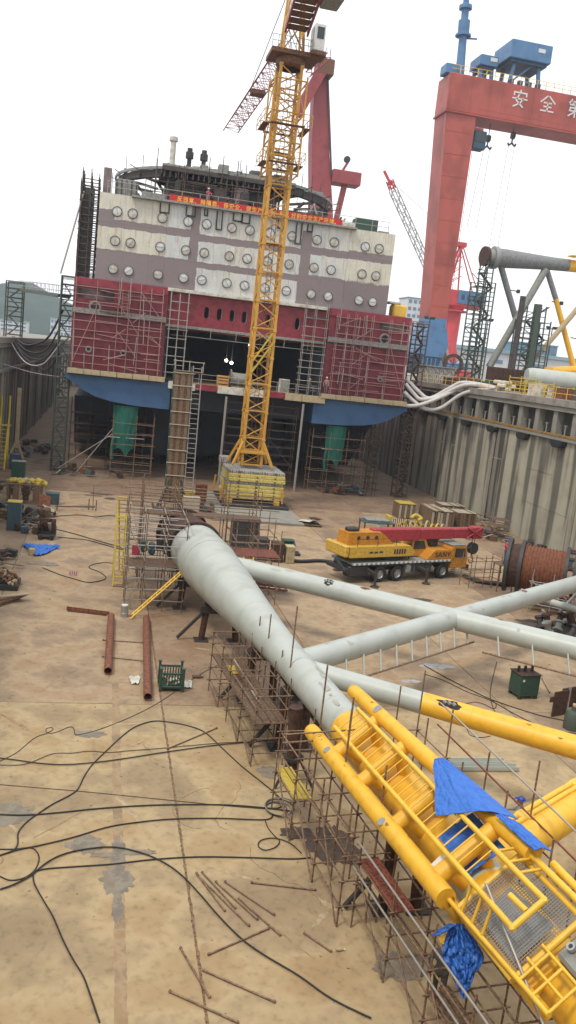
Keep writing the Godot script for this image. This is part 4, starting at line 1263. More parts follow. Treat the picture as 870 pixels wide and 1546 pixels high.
	cloth(t, "netting", 8, 20, func(u, v): return Vector3(-3.7 + 1.25 * u, 20.2 + v * 8.9, -94.6 + 0.1 * nz.get_noise_2d(u * 9, v * 14)), M.net_dark)
	tube(t, "raking_prop", Vector3(-5.3, 20.2, -93.5), Vector3(-3.5, 28.5, -93.5), 0.09, M.scaffold_grey)
	# under the stern
	t = thing("scaffold", "brown pole scaffold round the green net under the ship's left chin", "scaffold", "scaffolds under the ship", Vector3(3, 0, -91))
	scaf(t, Vector3(0, 0, -91.0), R, B, [1.0, 3.4, 5.2], [0.0, 1.6], [0.8, 1.6, 2.4, 3.6, 4.7, 5.8], 6.6, M.scaffold, {"r": 0.035})
	tube(t, "raking_prop", Vector3(-2.6, 0.05, -90.6), Vector3(1.0, 5.2, -91.0), 0.04, M.scaffold_grey)
	tube(t, "raking_prop", Vector3(-4.2, 0.6, -91.4), Vector3(1.0, 4.6, -91.2), 0.04, M.scaffold_grey)
	t = thing("scaffold", "brown pole scaffold round the green net under the ship's right chin", "scaffold", "scaffolds under the ship", Vector3(25, 0, -91))
	scaf(t, Vector3(0, 0, -91.4), R, B, [22.4, 24.4, 26.4, 28.4], [0.0, 1.6], [1.2, 2.5, 3.8, 5.0, 6.2], 6.8, M.scaffold, {"r": 0.035})
	t = thing("scaffold", "wide grey scaffold between two thick posts under the ship behind the crane ballast", "scaffold", "scaffolds under the ship", Vector3(16, 0, -91))
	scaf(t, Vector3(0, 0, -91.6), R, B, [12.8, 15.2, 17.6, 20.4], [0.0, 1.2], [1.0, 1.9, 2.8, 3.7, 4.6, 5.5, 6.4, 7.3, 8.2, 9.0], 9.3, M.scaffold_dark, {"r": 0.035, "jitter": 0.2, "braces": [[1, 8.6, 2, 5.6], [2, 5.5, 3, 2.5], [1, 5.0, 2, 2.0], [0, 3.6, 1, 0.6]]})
	for x in [12.5, 20.9]:
		tube(t, "post", Vector3(x, 0, -91.2), Vector3(x, 9.6, -91.2), 0.13, M.scaffold_grey)
	t = thing("scaffold", "slim dark scaffold tower under the right tip of the blue chin", "scaffold", "scaffolds under the ship", Vector3(30, 0, -92))
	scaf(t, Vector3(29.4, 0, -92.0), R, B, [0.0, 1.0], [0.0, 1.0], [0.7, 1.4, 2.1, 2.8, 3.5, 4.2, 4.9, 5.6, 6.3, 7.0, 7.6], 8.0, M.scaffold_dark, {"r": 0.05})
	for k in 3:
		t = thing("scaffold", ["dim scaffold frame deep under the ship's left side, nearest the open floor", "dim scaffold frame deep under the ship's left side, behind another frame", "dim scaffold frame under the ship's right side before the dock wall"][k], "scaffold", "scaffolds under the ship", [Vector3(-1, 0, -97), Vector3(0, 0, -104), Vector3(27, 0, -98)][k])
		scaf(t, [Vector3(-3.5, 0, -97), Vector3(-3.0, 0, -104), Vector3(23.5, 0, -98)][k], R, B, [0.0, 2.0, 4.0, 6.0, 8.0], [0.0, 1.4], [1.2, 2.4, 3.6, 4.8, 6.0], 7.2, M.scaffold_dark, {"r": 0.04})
	var gn := FastNoiseLite.new()
	gn.seed = 31
	gn.frequency = 0.9
	for q in [[0.9, 3.5, 2.2, 7.55, "green net hanging under the ship's left chin"], [24.0, 26.4, 2.9, 7.55, "green net hanging under the ship's right chin"]]:
		var w := thing("green_net", q[4], "net", "green nets under the ship", Vector3((q[0] + q[1]) * 0.5, q[3], -92.4))
		cloth(w, "net_sheet", 24, 30, func(u, v): return Vector3(lerpf(q[0], q[1], u) + 0.12 * v * gn.get_noise_2d(v * 3.0, 7.0) + (0.5 - u) * 0.5 * v, lerpf(q[3], q[2] + 0.9 * absf(sin(u * 4.3 + 0.4)), v), -92.3 + 0.5 * sin(u * PI) + 0.16 * gn.get_noise_2d(u * 9.0, v * 1.5)), M.net_green)
		sweep(w, "gathered_tail", [Vector3(q[0] + 0.3, q[2] + 2.2, -92.0), Vector3(q[0] + 0.1, q[2] + 0.9, -91.9), Vector3(q[0] + 0.25, q[2] - 0.3, -91.9)], 0.16, M.net_green, 8)
		tube(w, "rope", Vector3(q[0] - 0.4, q[2] + 2.0, -91.85), Vector3(q[1] + 0.8, q[2] + 2.05, -91.85), 0.03, M.hose_white)
	heap("heap of dark cables and boxes on the floor under the ship's left chin", Vector3(-1.0, 0, -93.0), Vector3(3.4, 1.0, 3.0), 40)
	heap("heap of boxes and orange-brown scrap under the ship's right chin", Vector3(26.5, 0, -93.0), Vector3(2.6, 1.6, 2.0), 40)
	heap("long low litter of planks and cables along the left wall's foot", Vector3(-8.2, 0, -106.0), Vector3(1.8, 0.9, 9.0), 60)
	heap("litter of bricks, boards and paper at the access tower's foot", Vector3(8.6, 0, -74.8), Vector3(1.6, 0.7, 1.6), 26)
	# gangway to the quay on the left
	stair_tower("grey-green stair tower on the left quay carrying the gangway", Vector3(-11.5, 13.2, -112), 1.9, 2.2, 6.6, 1.1, M.scaffold_green)
	var gw := thing("gangway", "railed gangway bridge from the left quay tower to the ship's stair tower", "gangway", "", Vector3(-8, 18.7, -104))
	var a := Vector3(-10.5, 18.9, -112)
	var b := Vector3(-4.9, 18.0, -94.6)
	var side := (b - a).cross(Vector3.UP).normalized() * 0.6
	for s in [-1.0, 1.0]:
		bar(gw, "girder", a + side * s, b + side * s, 0.12, 0.3, M.scaffold_green)
		for y in [0.55, 1.1]:
			tube(gw, "handrail", a + side * s + Vector3(0, y, 0), b + side * s + Vector3(0, y, 0), 0.03, M.scaffold_grey)
		for k in 11:
			var p: Vector3 = a.lerp(b, k / 10.0) + side * s
			tube(gw, "rail_post", p, p + Vector3(0, 1.12, 0), 0.03, M.scaffold_grey)
	for k in 16:
		var p := a.lerp(b, (k + 0.5) / 16.0) + Vector3(0, 0.17, 0)
		bar(gw, "deck_plank", p - side * 0.95, p + side * 0.95, 1.05, 0.05, M.plank_steel)
	# hoses slung from the quay to the ship
	var hs := [[Vector3(-10.6, 13.3, -104), Vector3(-7.6, 12.9, -99), Vector3(-4.9, 16.6, -94.6), 0.11, "dark thick hose slung highest from the left quay to the stair tower"],
		[Vector3(-10.6, 13.3, -103), Vector3(-7.5, 11.9, -98.5), Vector3(-4.9, 15.3, -94.4), 0.09, "dark hose sagging just below the highest one on the left"],
		[Vector3(-10.6, 13.2, -102), Vector3(-7.6, 11.2, -98), Vector3(-4.9, 14.0, -94.2), 0.08, "dark hose slung third from top on the left quay"],
		[Vector3(-10.6, 13.2, -99), Vector3(-8.0, 10.6, -97), Vector3(-4.9, 13.3, -94.1), 0.06, "pale hose in the lowest slack loop left of the ship"],
		[Vector3(-10.6, 13.2, -101), Vector3(-7.2, 10.4, -97.5), Vector3(-4.9, 12.2, -94.0), 0.08, "dark hose sagging lowest towards the stair tower"]]
	for h in hs:
		var o := thing("slung_hose", h[4], "hose", "hoses on the left", h[0])
		var m0: Vector3 = h[1]
		sweep(o, "hose", [h[0], (h[0] + m0) * 0.5 + Vector3(0, -0.5, 0), m0, (h[2] + m0) * 0.5 + Vector3(0, -0.9, 0), h[2]], h[3], M.hose_black if h[3] != 0.06 else M.hose_white, 8)
	var wl := thing("wire_line", "thin pale line stretched along the left dock wall below the hoses", "wire", "", Vector3(-10, 10, -96))
	sweep(wl, "wire", [Vector3(-10.2, 10.6, -92), Vector3(-7.5, 10.0, -93), Vector3(-4.9, 9.8, -93.6)], 0.03, M.hose_white)
	# white ventilation hoses on the right
	var wh := [[[Vector3(32.6, 13.5, -92.6), Vector3(34.0, 12.3, -92.3), Vector3(35.4, 11.6, -92.0), Vector3(37.2, 12.9, -91.2), Vector3(38.4, 13.75, -90.0), Vector3(40.6, 13.6, -86.6)], "white hose uppermost of four between the ship and the right quay"],
		[[Vector3(32.5, 12.9, -92.4), Vector3(33.6, 11.9, -92.2), Vector3(34.4, 11.4, -91.9), Vector3(36.2, 11.9, -91.4), Vector3(38.4, 13.5, -89.6), Vector3(40.4, 13.5, -86.0)], "white hose second from top between the ship and the right quay"],
		[[Vector3(32.4, 12.0, -92.2), Vector3(33.6, 11.1, -92.0), Vector3(35.0, 10.4, -91.7), Vector3(36.6, 10.7, -91.2), Vector3(38.4, 12.6, -89.6), Vector3(40.2, 13.45, -86.4)], "white hose in the deepest loop between the ship and the right quay"],
		[[Vector3(32.7, 10.5, -91.6), Vector3(34.2, 10.8, -91.4), Vector3(36.4, 11.9, -91.0), Vector3(38.4, 13.3, -90.2), Vector3(39.6, 13.55, -88.6)], "straight white hose crossing the looped ones by the blue chin's tip"]]
	for h in wh:
		var o := thing("vent_hose", h[1], "hose", "white vent hoses", h[0][0])
		sweep(o, "hose", h[0], 0.21, M.hose_white, 10)

func stair_tower(label: String, at: Vector3, w: float, d: float, h: float, step: float, m: Material) -> void:
	var t := thing("stair_tower", label, "stair tower", "stair towers", at)
	for sx in [-0.5, 0.5]:
		for sz in [-0.5, 0.5]:
			tube(t, "standard", at + Vector3(sx * w, 0, sz * d), at + Vector3(sx * w, h, sz * d), 0.08, m)
	var y := 0.3
	var k := 0
	while y < h - 0.2:
		for s in [-0.5, 0.5]:
			tube(t, "ledger", at + Vector3(-w * 0.5, y, s * d), at + Vector3(w * 0.5, y, s * d), 0.05, m)
			tube(t, "transom", at + Vector3(s * w, y, -d * 0.5), at + Vector3(s * w, y, d * 0.5), 0.05, m)
			tube(t, "handrail", at + Vector3(-w * 0.5, y + 0.55 * step, s * d), at + Vector3(w * 0.5, y + 0.55 * step, s * d), 0.03, m)
		var s2 := 1.0 if k % 2 == 0 else -1.0
		if y + step < h:
			bar(t, "stair_flight", at + Vector3(-w * 0.3 * s2, y, d * 0.12), at + Vector3(w * 0.3 * s2, y + step, d * 0.12), 0.6, 0.1, m)
			for e in 5:
				var f := (e + 0.5) / 5.0
				box(t, "tread", at + Vector3(lerpf(-w * 0.3 * s2, w * 0.3 * s2, f), y + step * f + 0.08, d * 0.12), Vector3(0.22, 0.03, 0.62), m)
		box(t, "landing", at + Vector3(0, y + 0.08, -d * 0.28), Vector3(w * 0.92, 0.05, d * 0.36), M.plank_steel)
		y += step
		k += 1
	for s in [-0.5, 0.5]:
		tube(t, "top_rail", at + Vector3(-w * 0.5, h, s * d), at + Vector3(w * 0.5, h, s * d), 0.05, m)

# a heap of planks, boxes and hose bights, one thing that is lifted away together
func heap(label: String, at: Vector3, ext: Vector3, n: int) -> void:
	var h := thing("litter_heap", label, "heap", "heaps of litter", at)
	for k in n:
		var u := rng.randf_range(-1.0, 1.0)
		var v := rng.randf_range(-1.0, 1.0)
		var top := ext.y * (1.0 - 0.6 * maxf(absf(u), absf(v)))
		var p := at + Vector3(u * ext.x, 0.04 + rng.randf() * top * 0.7, v * ext.z)
		var an := rng.randf() * TAU
		var l := rng.randf_range(0.3, 0.9)
		if k % 4 == 0:
			box(h, "box", p + Vector3(0, 0.2, 0), Vector3(rng.randf_range(0.3, 0.8), 0.45, rng.randf_range(0.3, 0.7)), [M.iron, M.wood_dark, M.rust_dark, M.rust, M.box_teal][(k / 4) % 5], Vector3(0, an, 0.1))
		elif k % 4 == 3:
			sweep(h, "hose_bight", [p, p + Vector3(cos(an) * 0.5, 0.25, sin(an) * 0.5), p + Vector3(cos(an + 1.0), 0.1, sin(an + 1.0)) * 0.9, p + Vector3(cos(an + 2.0) * 0.6, 0.0, sin(an + 2.0) * 0.6)], 0.045, M.hose_black, 5, 4)
		else:
			bar(h, "plank", p - Vector3(cos(an), 0, sin(an)) * l, p + Vector3(cos(an) * l, rng.randf() * 0.35, sin(an) * l), 0.13, 0.045, [M.wood, M.wood_pale, M.wood_dark, M.scaffold, M.ship_grey][k % 5])

# ---------------------------------------------------------------- cranes
func build_tower_crane() -> void:
	var c := Vector3(13.98, 0, -81.2)
	var bs := thing("crane_base_slab", "low concrete pad under the tower crane's ballast", "slab", "", Vector3(13.3, 0, -78))
	slab(bs, "pad", Vector3(9.6, 0.004, -85.5), Vector3(17.7, 0.22, -71.6), M.concrete, 0.04)
	slab(bs, "upper_pad", Vector3(11.2, 0.23, -84.6), Vector3(17.5, 0.5, -77.6), M.iron, 0.04)
	var t := thing("tower_crane", "tall orange-yellow lattice tower crane standing on stacked ballast before the ship", "crane", "", c)
	for x in [11.9, 16.4]:
		slab(t, "sole_beam", Vector3(x - 0.25, 0.51, -84.3), Vector3(x + 0.25, 0.9, -78.1), M.crane_yellow)
	for s in [-1.0, 1.0]:
		for q in [-1.0, 1.0]:
			bar(t, "splay_strut", c + Vector3(s * 0.92, 6.2, q * 0.92), c + Vector3(s * 1.9, 3.86, q * 1.6), 0.24, 0.24, M.crane_yellow)
			bar(t, "corner_prop", c + Vector3(s * 2.78, 2.2, q * 2.9), c + Vector3(s * 2.95, 0.7, q * 2.9), 0.16, 0.16, M.crane_yellow)
	slab(t, "foot_frame", c + Vector3(-1.25, 5.0, -1.25), c + Vector3(1.25, 5.25, 1.25), M.crane_yellow)
	# ballast is lifted on piece by piece
	var ys := [[0.92, 1.22, "ballast_yellow"], [1.23, 1.55, "ballast_yellow"], [1.56, 1.9, "ballast_yellow"], [1.91, 2.22, "ballast_yellow"], [2.23, 2.5, "ballast_grey"], [2.51, 2.86, "ballast_yellow"], [2.87, 3.26, "ballast_yellow"], [3.27, 3.56, "ballast_grey"]]
	var pos := ["lowest", "second from the bottom", "third from the bottom", "fourth from the bottom", "fifth from the bottom, unpainted grey,", "sixth from the bottom", "second from the top", "topmost, streaked grey,"]
	for i in ys.size():
		var y: Array = ys[i]
		var o := rng.randf_range(-0.06, 0.06)
		var b := thing("ballast_block", "ballast slab %s in the stack under the tower crane" % pos[i], "ballast", "tower crane ballast", Vector3(14.3, y[0], -81.2))
		slab(b, "slab", Vector3(11.65 + o, y[0], -84.0), Vector3(17.05 + o, y[1], -78.5 + o), M[y[2]], 0.05)
		for k in 3:
			slab(b, "lifting_eye", Vector3(12.6 + k * 1.7, y[0] + 0.08, -78.49 + o), Vector3(12.75 + k * 1.7, y[0] + 0.2, -78.43 + o), M.iron)
	var bb := thing("ballast_block", "upright pale slab behind the left corner of the ballast stack", "ballast", "tower crane ballast", Vector3(12, 3.6, -83))
	slab(bb, "slab", Vector3(11.35, 3.57, -84.2), Vector3(12.4, 4.2, -82.9), M.ballast_grey, 0.05)
	org = c
	# mast: legs in lengths, zigzag bracing, ladder inside
	var w := 0.93
	var n := 14
	var h0 := 3.8
	var dh := 2.55
	for i in n:
		var y0 := h0 + i * dh
		var y1 := y0 + dh
		for s in [-1.0, 1.0]:
			for q in [-1.0, 1.0]:
				bar(t, "mast_leg", c + Vector3(s * w, y0 + 0.01, q * w), c + Vector3(s * w, y1 - 0.01, q * w), 0.25, 0.25, M.crane_yellow)
				box(t, "leg_joint", c + Vector3(s * w, y1, q * w), Vector3(0.34, 0.22, 0.34), M.crane_yellow)
		for k in 4:
			var a := Vector3(w, 0, w).rotated(Vector3.UP, k * PI / 2)
			var b := Vector3(w, 0, w).rotated(Vector3.UP, (k + 1) * PI / 2)
			bar(t, "strut", c + a + Vector3(0, y0 + 0.14, 0), c + b + Vector3(0, y0 + 0.14, 0), 0.12, 0.12, M.crane_yellow)
			bar(t, "diagonal", c + a + Vector3(0, y0 + 0.2, 0), c + b + Vector3(0, y0 + dh * 0.5, 0), 0.1, 0.1, M.crane_yellow)
			bar(t, "diagonal", c + b + Vector3(0, y0 + dh * 0.5, 0), c + a + Vector3(0, y1 - 0.05, 0), 0.1, 0.1, M.crane_yellow)
	rungs(t, c + Vector3(0.1, 4.5, -0.5), c + Vector3(0.1, 39.0, -0.5), Vector3(0.4, 0, 0), 0.62, 0.02, 0.03, M.crane_dark)
	for y in [9.1, 14.2, 19.3, 24.4, 32.2]:
		box(t, "rest_platform", c + Vector3(0, y, 0), Vector3(1.5, 0.06, 1.5), M.crane_dark)
	# two strapped diagonal beams on the mast
	bar(t, "strapped_beam", c + Vector3(-0.9, 12.6, 1.12), c + Vector3(0.95, 15.6, 1.12), 0.16, 0.16, M.plank_yellow)
	bar(t, "strapped_beam", c + Vector3(-0.95, 13.6, 1.3), c + Vector3(0.7, 16.3, 1.3), 0.14, 0.14, M.plank_yellow)
	# climbing cage
	for s in [-1.0, 1.0]:
		for q in [-1.0, 1.0]:
			tube(t, "cage_leg", c + Vector3(s * 1.45, 30.2, q * 1.45), c + Vector3(s * 1.45, 38.6, q * 1.45), 0.08, M.crane_yellow)
	for y in [30.4, 33.0, 35.5, 38.2]:
		for k in 4:
			var a := Vector3(1.45, y, 1.45).rotated(Vector3.UP, k * PI / 2)
			var b := Vector3(1.45, y, 1.45).rotated(Vector3.UP, (k + 1) * PI / 2)
			tube(t, "cage_ring", c + a, c + b, 0.07, M.crane_yellow)
			if y < 38:
				tube(t, "cage_brace", c + a, c + Vector3(b.x, y + 2.4, b.z), 0.045, M.crane_yellow)
	for y in [34.35, 31.2]:
		var e := 2.15 if y > 33 else 1.9
		for k in 4:
			var rot := k * PI / 2
			box(t, "cage_deck", c + Vector3(0, y, 0) + Vector3(e - 0.3, 0, 0).rotated(Vector3.UP, rot), Vector3(0.6, 0.07, 2.0 * e - 1.2), M.crane_dark, Vector3(0, rot, 0))
			var a := Vector3(e, y, e).rotated(Vector3.UP, rot)
			var b := Vector3(e, y, e).rotated(Vector3.UP, rot + PI / 2)
			for r in [0.5, 1.0]:
				tube(t, "deck_rail", c + a + Vector3(0, r, 0), c + b + Vector3(0, r, 0), 0.03, M.crane_yellow)
			tube(t, "deck_post", c + a, c + a + Vector3(0, 1.0, 0), 0.035, M.crane_yellow)
			tube(t, "deck_post", c + (a + b) * 0.5, c + (a + b) * 0.5 + Vector3(0, 1.0, 0), 0.035, M.crane_yellow)
	# slewing ring, platform, head
	lathe(t, "slewing_ring", c + Vector3(0, 39.4, 0), c + Vector3(0, 40.2, 0), [Vector2(0, 1.0), Vector2(0.3, 1.3), Vector2(1, 1.3), Vector2(1, 0)], M.crane_dark, 24)
	slab(t, "turntable", c + Vector3(-2.0, 40.22, -1.6), c + Vector3(2.3, 40.6, 1.6), M.crane_dark)
	for k in 9:
		tube(t, "deck_post", c + Vector3(-2.0 + k * 0.53, 40.6, 1.55), c + Vector3(-2.0 + k * 0.53, 41.6, 1.55), 0.03, M.scaffold_grey)
	for y in [41.1, 41.6]:
		tube(t, "deck_rail", c + Vector3(-2.0, y, 1.55), c + Vector3(2.3, y, 1.55), 0.03, M.scaffold_grey)
	for s in [-1.0, 1.0]:
		for q in [-1.0, 1.0]:
			bar(t, "head_leg", c + Vector3(s * 0.9, 40.6, q * 0.9), c + Vector3(s * 0.45, 48.5, q * 0.4 - 0.6), 0.2, 0.2, M.crane_yellow)
		bar(t, "head_brace", c + Vector3(s * 0.9, 40.7, 0.9), c + Vector3(s * 0.7, 44.0, -0.9), 0.12, 0.12, M.crane_yellow)
		bar(t, "head_brace", c + Vector3(s * -0.9, 40.7, 0.9), c + Vector3(s * 0.8, 43.4, 0.75), 0.12, 0.12, M.crane_yellow)
	# jib going off over the ship
	var ja := c + Vector3(-0.2, 42.3, -1.2)
	var jb := Vector3(12.75, 41.6, -112.0)
	lattice(t, ja, jb, 1.8, 1.6, 20, 0.065, 0.032, M.crane_red, false, true)
	tube(t, "jib_tie", c + Vector3(0, 48.3, -0.6), ja.lerp(jb, 0.62) + Vector3(0, 0.7, 0), 0.04, M.iron)
	slab(t, "trolley", ja.lerp(jb, 0.45) + Vector3(-0.7, -1.1, -0.7), ja.lerp(jb, 0.45) + Vector3(0.7, -0.65, 0.7), M.crane_dark)
	# counter jib coming over the camera side
	var ka := c + Vector3(0.1, 42.2, 1.0)
	var kb := Vector3(12.9, 43.2, -65.0)
	for s in [-1.0, 1.0]:
		bar(t, "counter_jib_girder", ka + Vector3(s, 0, 0), kb + Vector3(s, 0, 0), 0.16, 0.45, M.crane_red)
	for k in 12:
		var p := ka.lerp(kb, (k + 0.5) / 12.0)
		box(t, "counter_jib_deck", p + Vector3(0, 0.1, 0), Vector3(1.8, 0.06, 1.25), M.crane_dark)
	for s in [-1.05, 1.05]:
		for k in 9:
			var p: Vector3 = ka.lerp(kb, k / 8.0) + Vector3(s, 0.2, 0)
			tube(t, "deck_post", p, p + Vector3(0, 1.0, 0), 0.03, M.scaffold_grey)
		tube(t, "deck_rail", ka + Vector3(s, 1.2, 0), kb + Vector3(s, 1.2, 0), 0.03, M.scaffold_grey)
	var kc := ka.lerp(kb, 0.45)
	box(t, "winch_house", kc + Vector3(1.95, 0.5, 0), Vector3(1.5, 1.7, 2.4), M.ship_grey, Vector3.ZERO, 0.06)
	var cab := slab(t, "cab", c + Vector3(1.55, 40.75, 0.2), c + Vector3(2.55, 43.0, 1.9), M.white, 0.08)
	place(cab, "window", bevel_box(Vector3(0.62, 0.95, 0.05), 0.01), M.glass, Transform3D(Basis.IDENTITY, Vector3(0.05, 0.35, 0.86)))
	place(cab, "window", bevel_box(Vector3(0.05, 0.95, 1.2), 0.01), M.glass, Transform3D(Basis.IDENTITY, Vector3(-0.51, 0.35, 0)))
	slab(t, "cab_sill", c + Vector3(1.4, 40.4, 0.1), c + Vector3(2.75, 40.74, 2.05), M.crane_dark)
	# plank-clad access tower beside it
	var p := thing("access_tower", "tall plank-clad access tower with ladder reaching the ship's open deck", "access tower", "", Vector3(6.5, 0, -76))
	for k in 5:
		bar(p, "cladding_plank", Vector3(5.92 + k * 0.285, 0.6, -75.4), Vector3(5.87 + k * 0.285, 12.05 - 0.12 * (k % 2), -75.4), 0.27, 0.04, M.wood if k % 2 == 0 else M.wood_dark)
	for x in [5.78, 7.2]:
		for z in [-75.48, -76.8]:
			tube(p, "standard", Vector3(x, 0, z), Vector3(x - 0.05, 12.6, z), 0.06, M.scaffold_green)
	for k in 11:
		var y := 0.8 + k * 1.12
		tube(p, "band", Vector3(5.6, y, -75.34), Vector3(7.4, y, -75.34), 0.045, M.wood_pale)
		tube(p, "transom", Vector3(5.8, y, -76.8), Vector3(7.25, y, -76.8), 0.045, M.scaffold_green)
		tube(p, "side_ledger", Vector3(7.22, y, -75.4), Vector3(7.22, y, -76.9), 0.045, M.scaffold_green)
		tube(p, "side_brace", Vector3(5.77, y, -75.4), Vector3(5.77, y + 1.0, -76.9), 0.04, M.scaffold_green)
	rungs(p, Vector3(7.75, 1.0, -75.5), Vector3(7.62, 12.7, -75.5), Vector3(0.75, 0, 0), 0.42, 0.025, 0.05, M.scaffold_grey)
	box(p, "top_landing", Vector3(6.9, 12.15, -76.1), Vector3(2.4, 0.08, 1.6), M.plank_steel)
	for x in [5.7, 6.9, 8.1]:
		tube(p, "landing_post", Vector3(x, 12.15, -75.4), Vector3(x, 13.1, -75.4), 0.035, M.wood_pale)
	tube(p, "landing_rail", Vector3(5.5, 13.0, -75.4), Vector3(8.2, 13.0, -75.4), 0.035, M.wood_pale)
	for s in [-1.0, 1.0]:
		for k in 3:
			bar(p, "foot_brace", Vector3(6.5 + s * (1.7 - k * 0.3), 0.05, -74.2 - k * 0.9), Vector3(6.5 + s * 0.5, 2.3 + 0.2 * k, -75.3), 0.09, 0.09, M.iron)
		bar(p, "foot_beam", Vector3(6.5 + s * 1.7, 0.1, -73.9), Vector3(6.5 + s * 1.7, 0.1, -77.2), 0.14, 0.14, M.iron)
	bar(p, "foot_beam", Vector3(4.7, 0.24, -74.1), Vector3(8.3, 0.24, -74.1), 0.12, 0.12, M.iron)

func build_gantry() -> void:
	var t := thing("gantry_crane", "huge red gantry crane with white characters on its girder, on the right quay", "crane", "", Vector3(71, 13.2, -190))
	var z0 := -187.0
	prism(t, "leg", [Vector2(69.5, 27.0), Vector2(73.5, 27.0), Vector2(73.9, 70.3), Vector2(67.0, 70.3)], Vector3(0, 0, z0), Vector3.RIGHT, Vector3.UP, Vector3(0, 0, -7.0), M.gantry_red)
	prism(t, "blue_leg_foot", [Vector2(69.6, 20.0), Vector2(73.4, 20.0), Vector2(73.5, 26.98), Vector2(69.5, 26.98)], Vector3(0, 0, z0), Vector3.RIGHT, Vector3.UP, Vector3(0, 0, -7.0), M.gantry_blue)
	prism(t, "sill_beam", [Vector2(67.6, 18.4), Vector2(73.6, 18.4), Vector2(74.6, 21.0), Vector2(73.7, 24.9), Vector2(69.3, 24.9), Vector2(67.6, 19.2)], Vector3(0, 0, z0 + 0.5), Vector3.RIGHT, Vector3.UP, Vector3(0, 0, -9.0), M.gantry_blue)
	prism(t, "bogie_frame", [Vector2(67.7, 18.38), Vector2(73.5, 18.38), Vector2(72.2, 14.2), Vector2(69.4, 14.2)], Vector3(0, 0, z0 + 0.3), Vector3.RIGHT, Vector3.UP, Vector3(0, 0, -10.0), M.gantry_blue_dark)
	for k in 4:
		box(t, "bogie_rib", Vector3(69.0 + k * 1.0, 16.4, z0 + 0.4), Vector3(0.3, 3.4, 0.25), M.gantry_blue)
		lathe(t, "wheel", Vector3(68.8 + k * 1.1, 13.75, z0 + 2.0), Vector3(68.8 + k * 1.1, 13.75, z0 + 2.7), [Vector2(0, 0), Vector2(0, 0.5), Vector2(1, 0.5), Vector2(1, 0)], M.iron, 16, false)
	bar(t, "knee_brace", Vector3(73.4, 24.5, z0 - 3.0), Vector3(79.5, 18.0, z0 - 12.0), 1.6, 1.6, M.ledge)
	lathe(t, "cable_reel", Vector3(76.2, 17.2, z0 + 0.4), Vector3(76.2, 17.2, z0 + 1.0), [Vector2(0, 1.7), Vector2(0, 2.4), Vector2(1, 2.4), Vector2(1, 1.7), Vector2(0, 1.7)], M.rust_dark, 24, false)
	for k in 8:
		var an := TAU * k / 8.0
		tube(t, "reel_spoke", Vector3(76.2, 17.2, z0 + 0.7), Vector3(76.2, 17.2, z0 + 0.7) + Vector3(cos(an), sin(an), 0) * 1.75, 0.08, M.rust_dark)
	slab(t, "reel_stand", Vector3(75.6, 13.22, z0 + 0.2), Vector3(76.8, 15.2, z0 + 1.2), M.gantry_blue_dark)
	# girder
	slab(t, "girder", Vector3(66.8, 70.32, z0 - 7.0), Vector3(178.0, 78.0, z0 + 0.06), M.gantry_red, 0.2)
	slab(t, "girder_flange", Vector3(66.6, 70.0, z0 - 7.2), Vector3(178.2, 70.31, z0 + 0.4), M.gantry_red)
	slab(t, "end_box", Vector3(66.0, 78.02, z0 - 4.5), Vector3(68.6, 80.0, z0 - 1.0), M.gantry_blue, 0.1)
	# plate seams, stiffeners and a caged ladder on the leg
	for k in 15:
		slab(t, "plate_seam", Vector3(72.0 + k * 7.2, 70.4, z0 + 0.061), Vector3(72.1 + k * 7.2, 77.9, z0 + 0.1), M.gantry_red)
	slab(t, "long_seam", Vector3(74.0, 71.6, z0 + 0.061), Vector3(177.9, 71.7, z0 + 0.09), M.gantry_red)
	for k in 9:
		var y := 29.5 + k * 4.6
		var f := (y - 27.0) / 43.3
		slab(t, "plate_seam", Vector3(lerpf(69.5, 67.0, f) + 0.05, y, z0 + 0.001), Vector3(lerpf(73.5, 73.9, f) - 0.05, y + 0.12, z0 + 0.05), M.gantry_red)
	for s in [0.0, 0.5]:
		tube(t, "ladder_rail", Vector3(73.65 + s, 22.0, z0 - 1.0), Vector3(74.0 + s, 69.5, z0 - 1.0), 0.05, M.gantry_red)
	for k in 24:
		tube(t, "ladder_rung", Vector3(73.65, 23.0 + k * 1.95, z0 - 1.0), Vector3(74.3, 23.0 + k * 1.95, z0 - 1.0), 0.04, M.gantry_red)
	for i in 3:
		glyph(t, "安全第"[i], Vector3(81.5 + i * 6.65, 73.35 + i * 0.05, z0 + 0.1), 3.6, 0.3, M.white)
	glyph(t, "一", Vector3(101.5, 73.4, z0 + 0.1), 3.6, 0.3, M.white)
	for k in 34:
		tube(t, "rail_post", Vector3(69.0 + k * 2.0, 78.0, z0 - 0.1), Vector3(69.0 + k * 2.0, 79.6, z0 - 0.1), 0.08, M.rail_yellow)
	for y in [78.8, 79.6]:
		tube(t, "handrail", Vector3(67.0, y, z0 - 0.1), Vector3(140.0, y, z0 - 0.1), 0.06, M.rail_yellow)
	# operator's cab under the girder
	slab(t, "cab", Vector3(74.2, 63.8, z0 - 3.2), Vector3(77.2, 67.6, z0 - 0.6), M.gantry_blue_dark, 0.15)
	slab(t, "cab_window", Vector3(74.5, 65.2, z0 - 0.59), Vector3(76.9, 67.2, z0 - 0.5), M.glass)
	slab(t, "cab_bracket", Vector3(73.9, 67.62, z0 - 2.6), Vector3(76.4, 68.2, z0 - 1.0), M.gantry_red)
	# trolley house and its mate
	trolley_house(t, Vector3(84.3, 78.0, z0 - 4.0), 9.6, 9.0, 3.8, 4.9)
	trolley_house(t, Vector3(76.4, 78.0, z0 - 6.0), 4.2, 6.0, 2.4, 3.4)
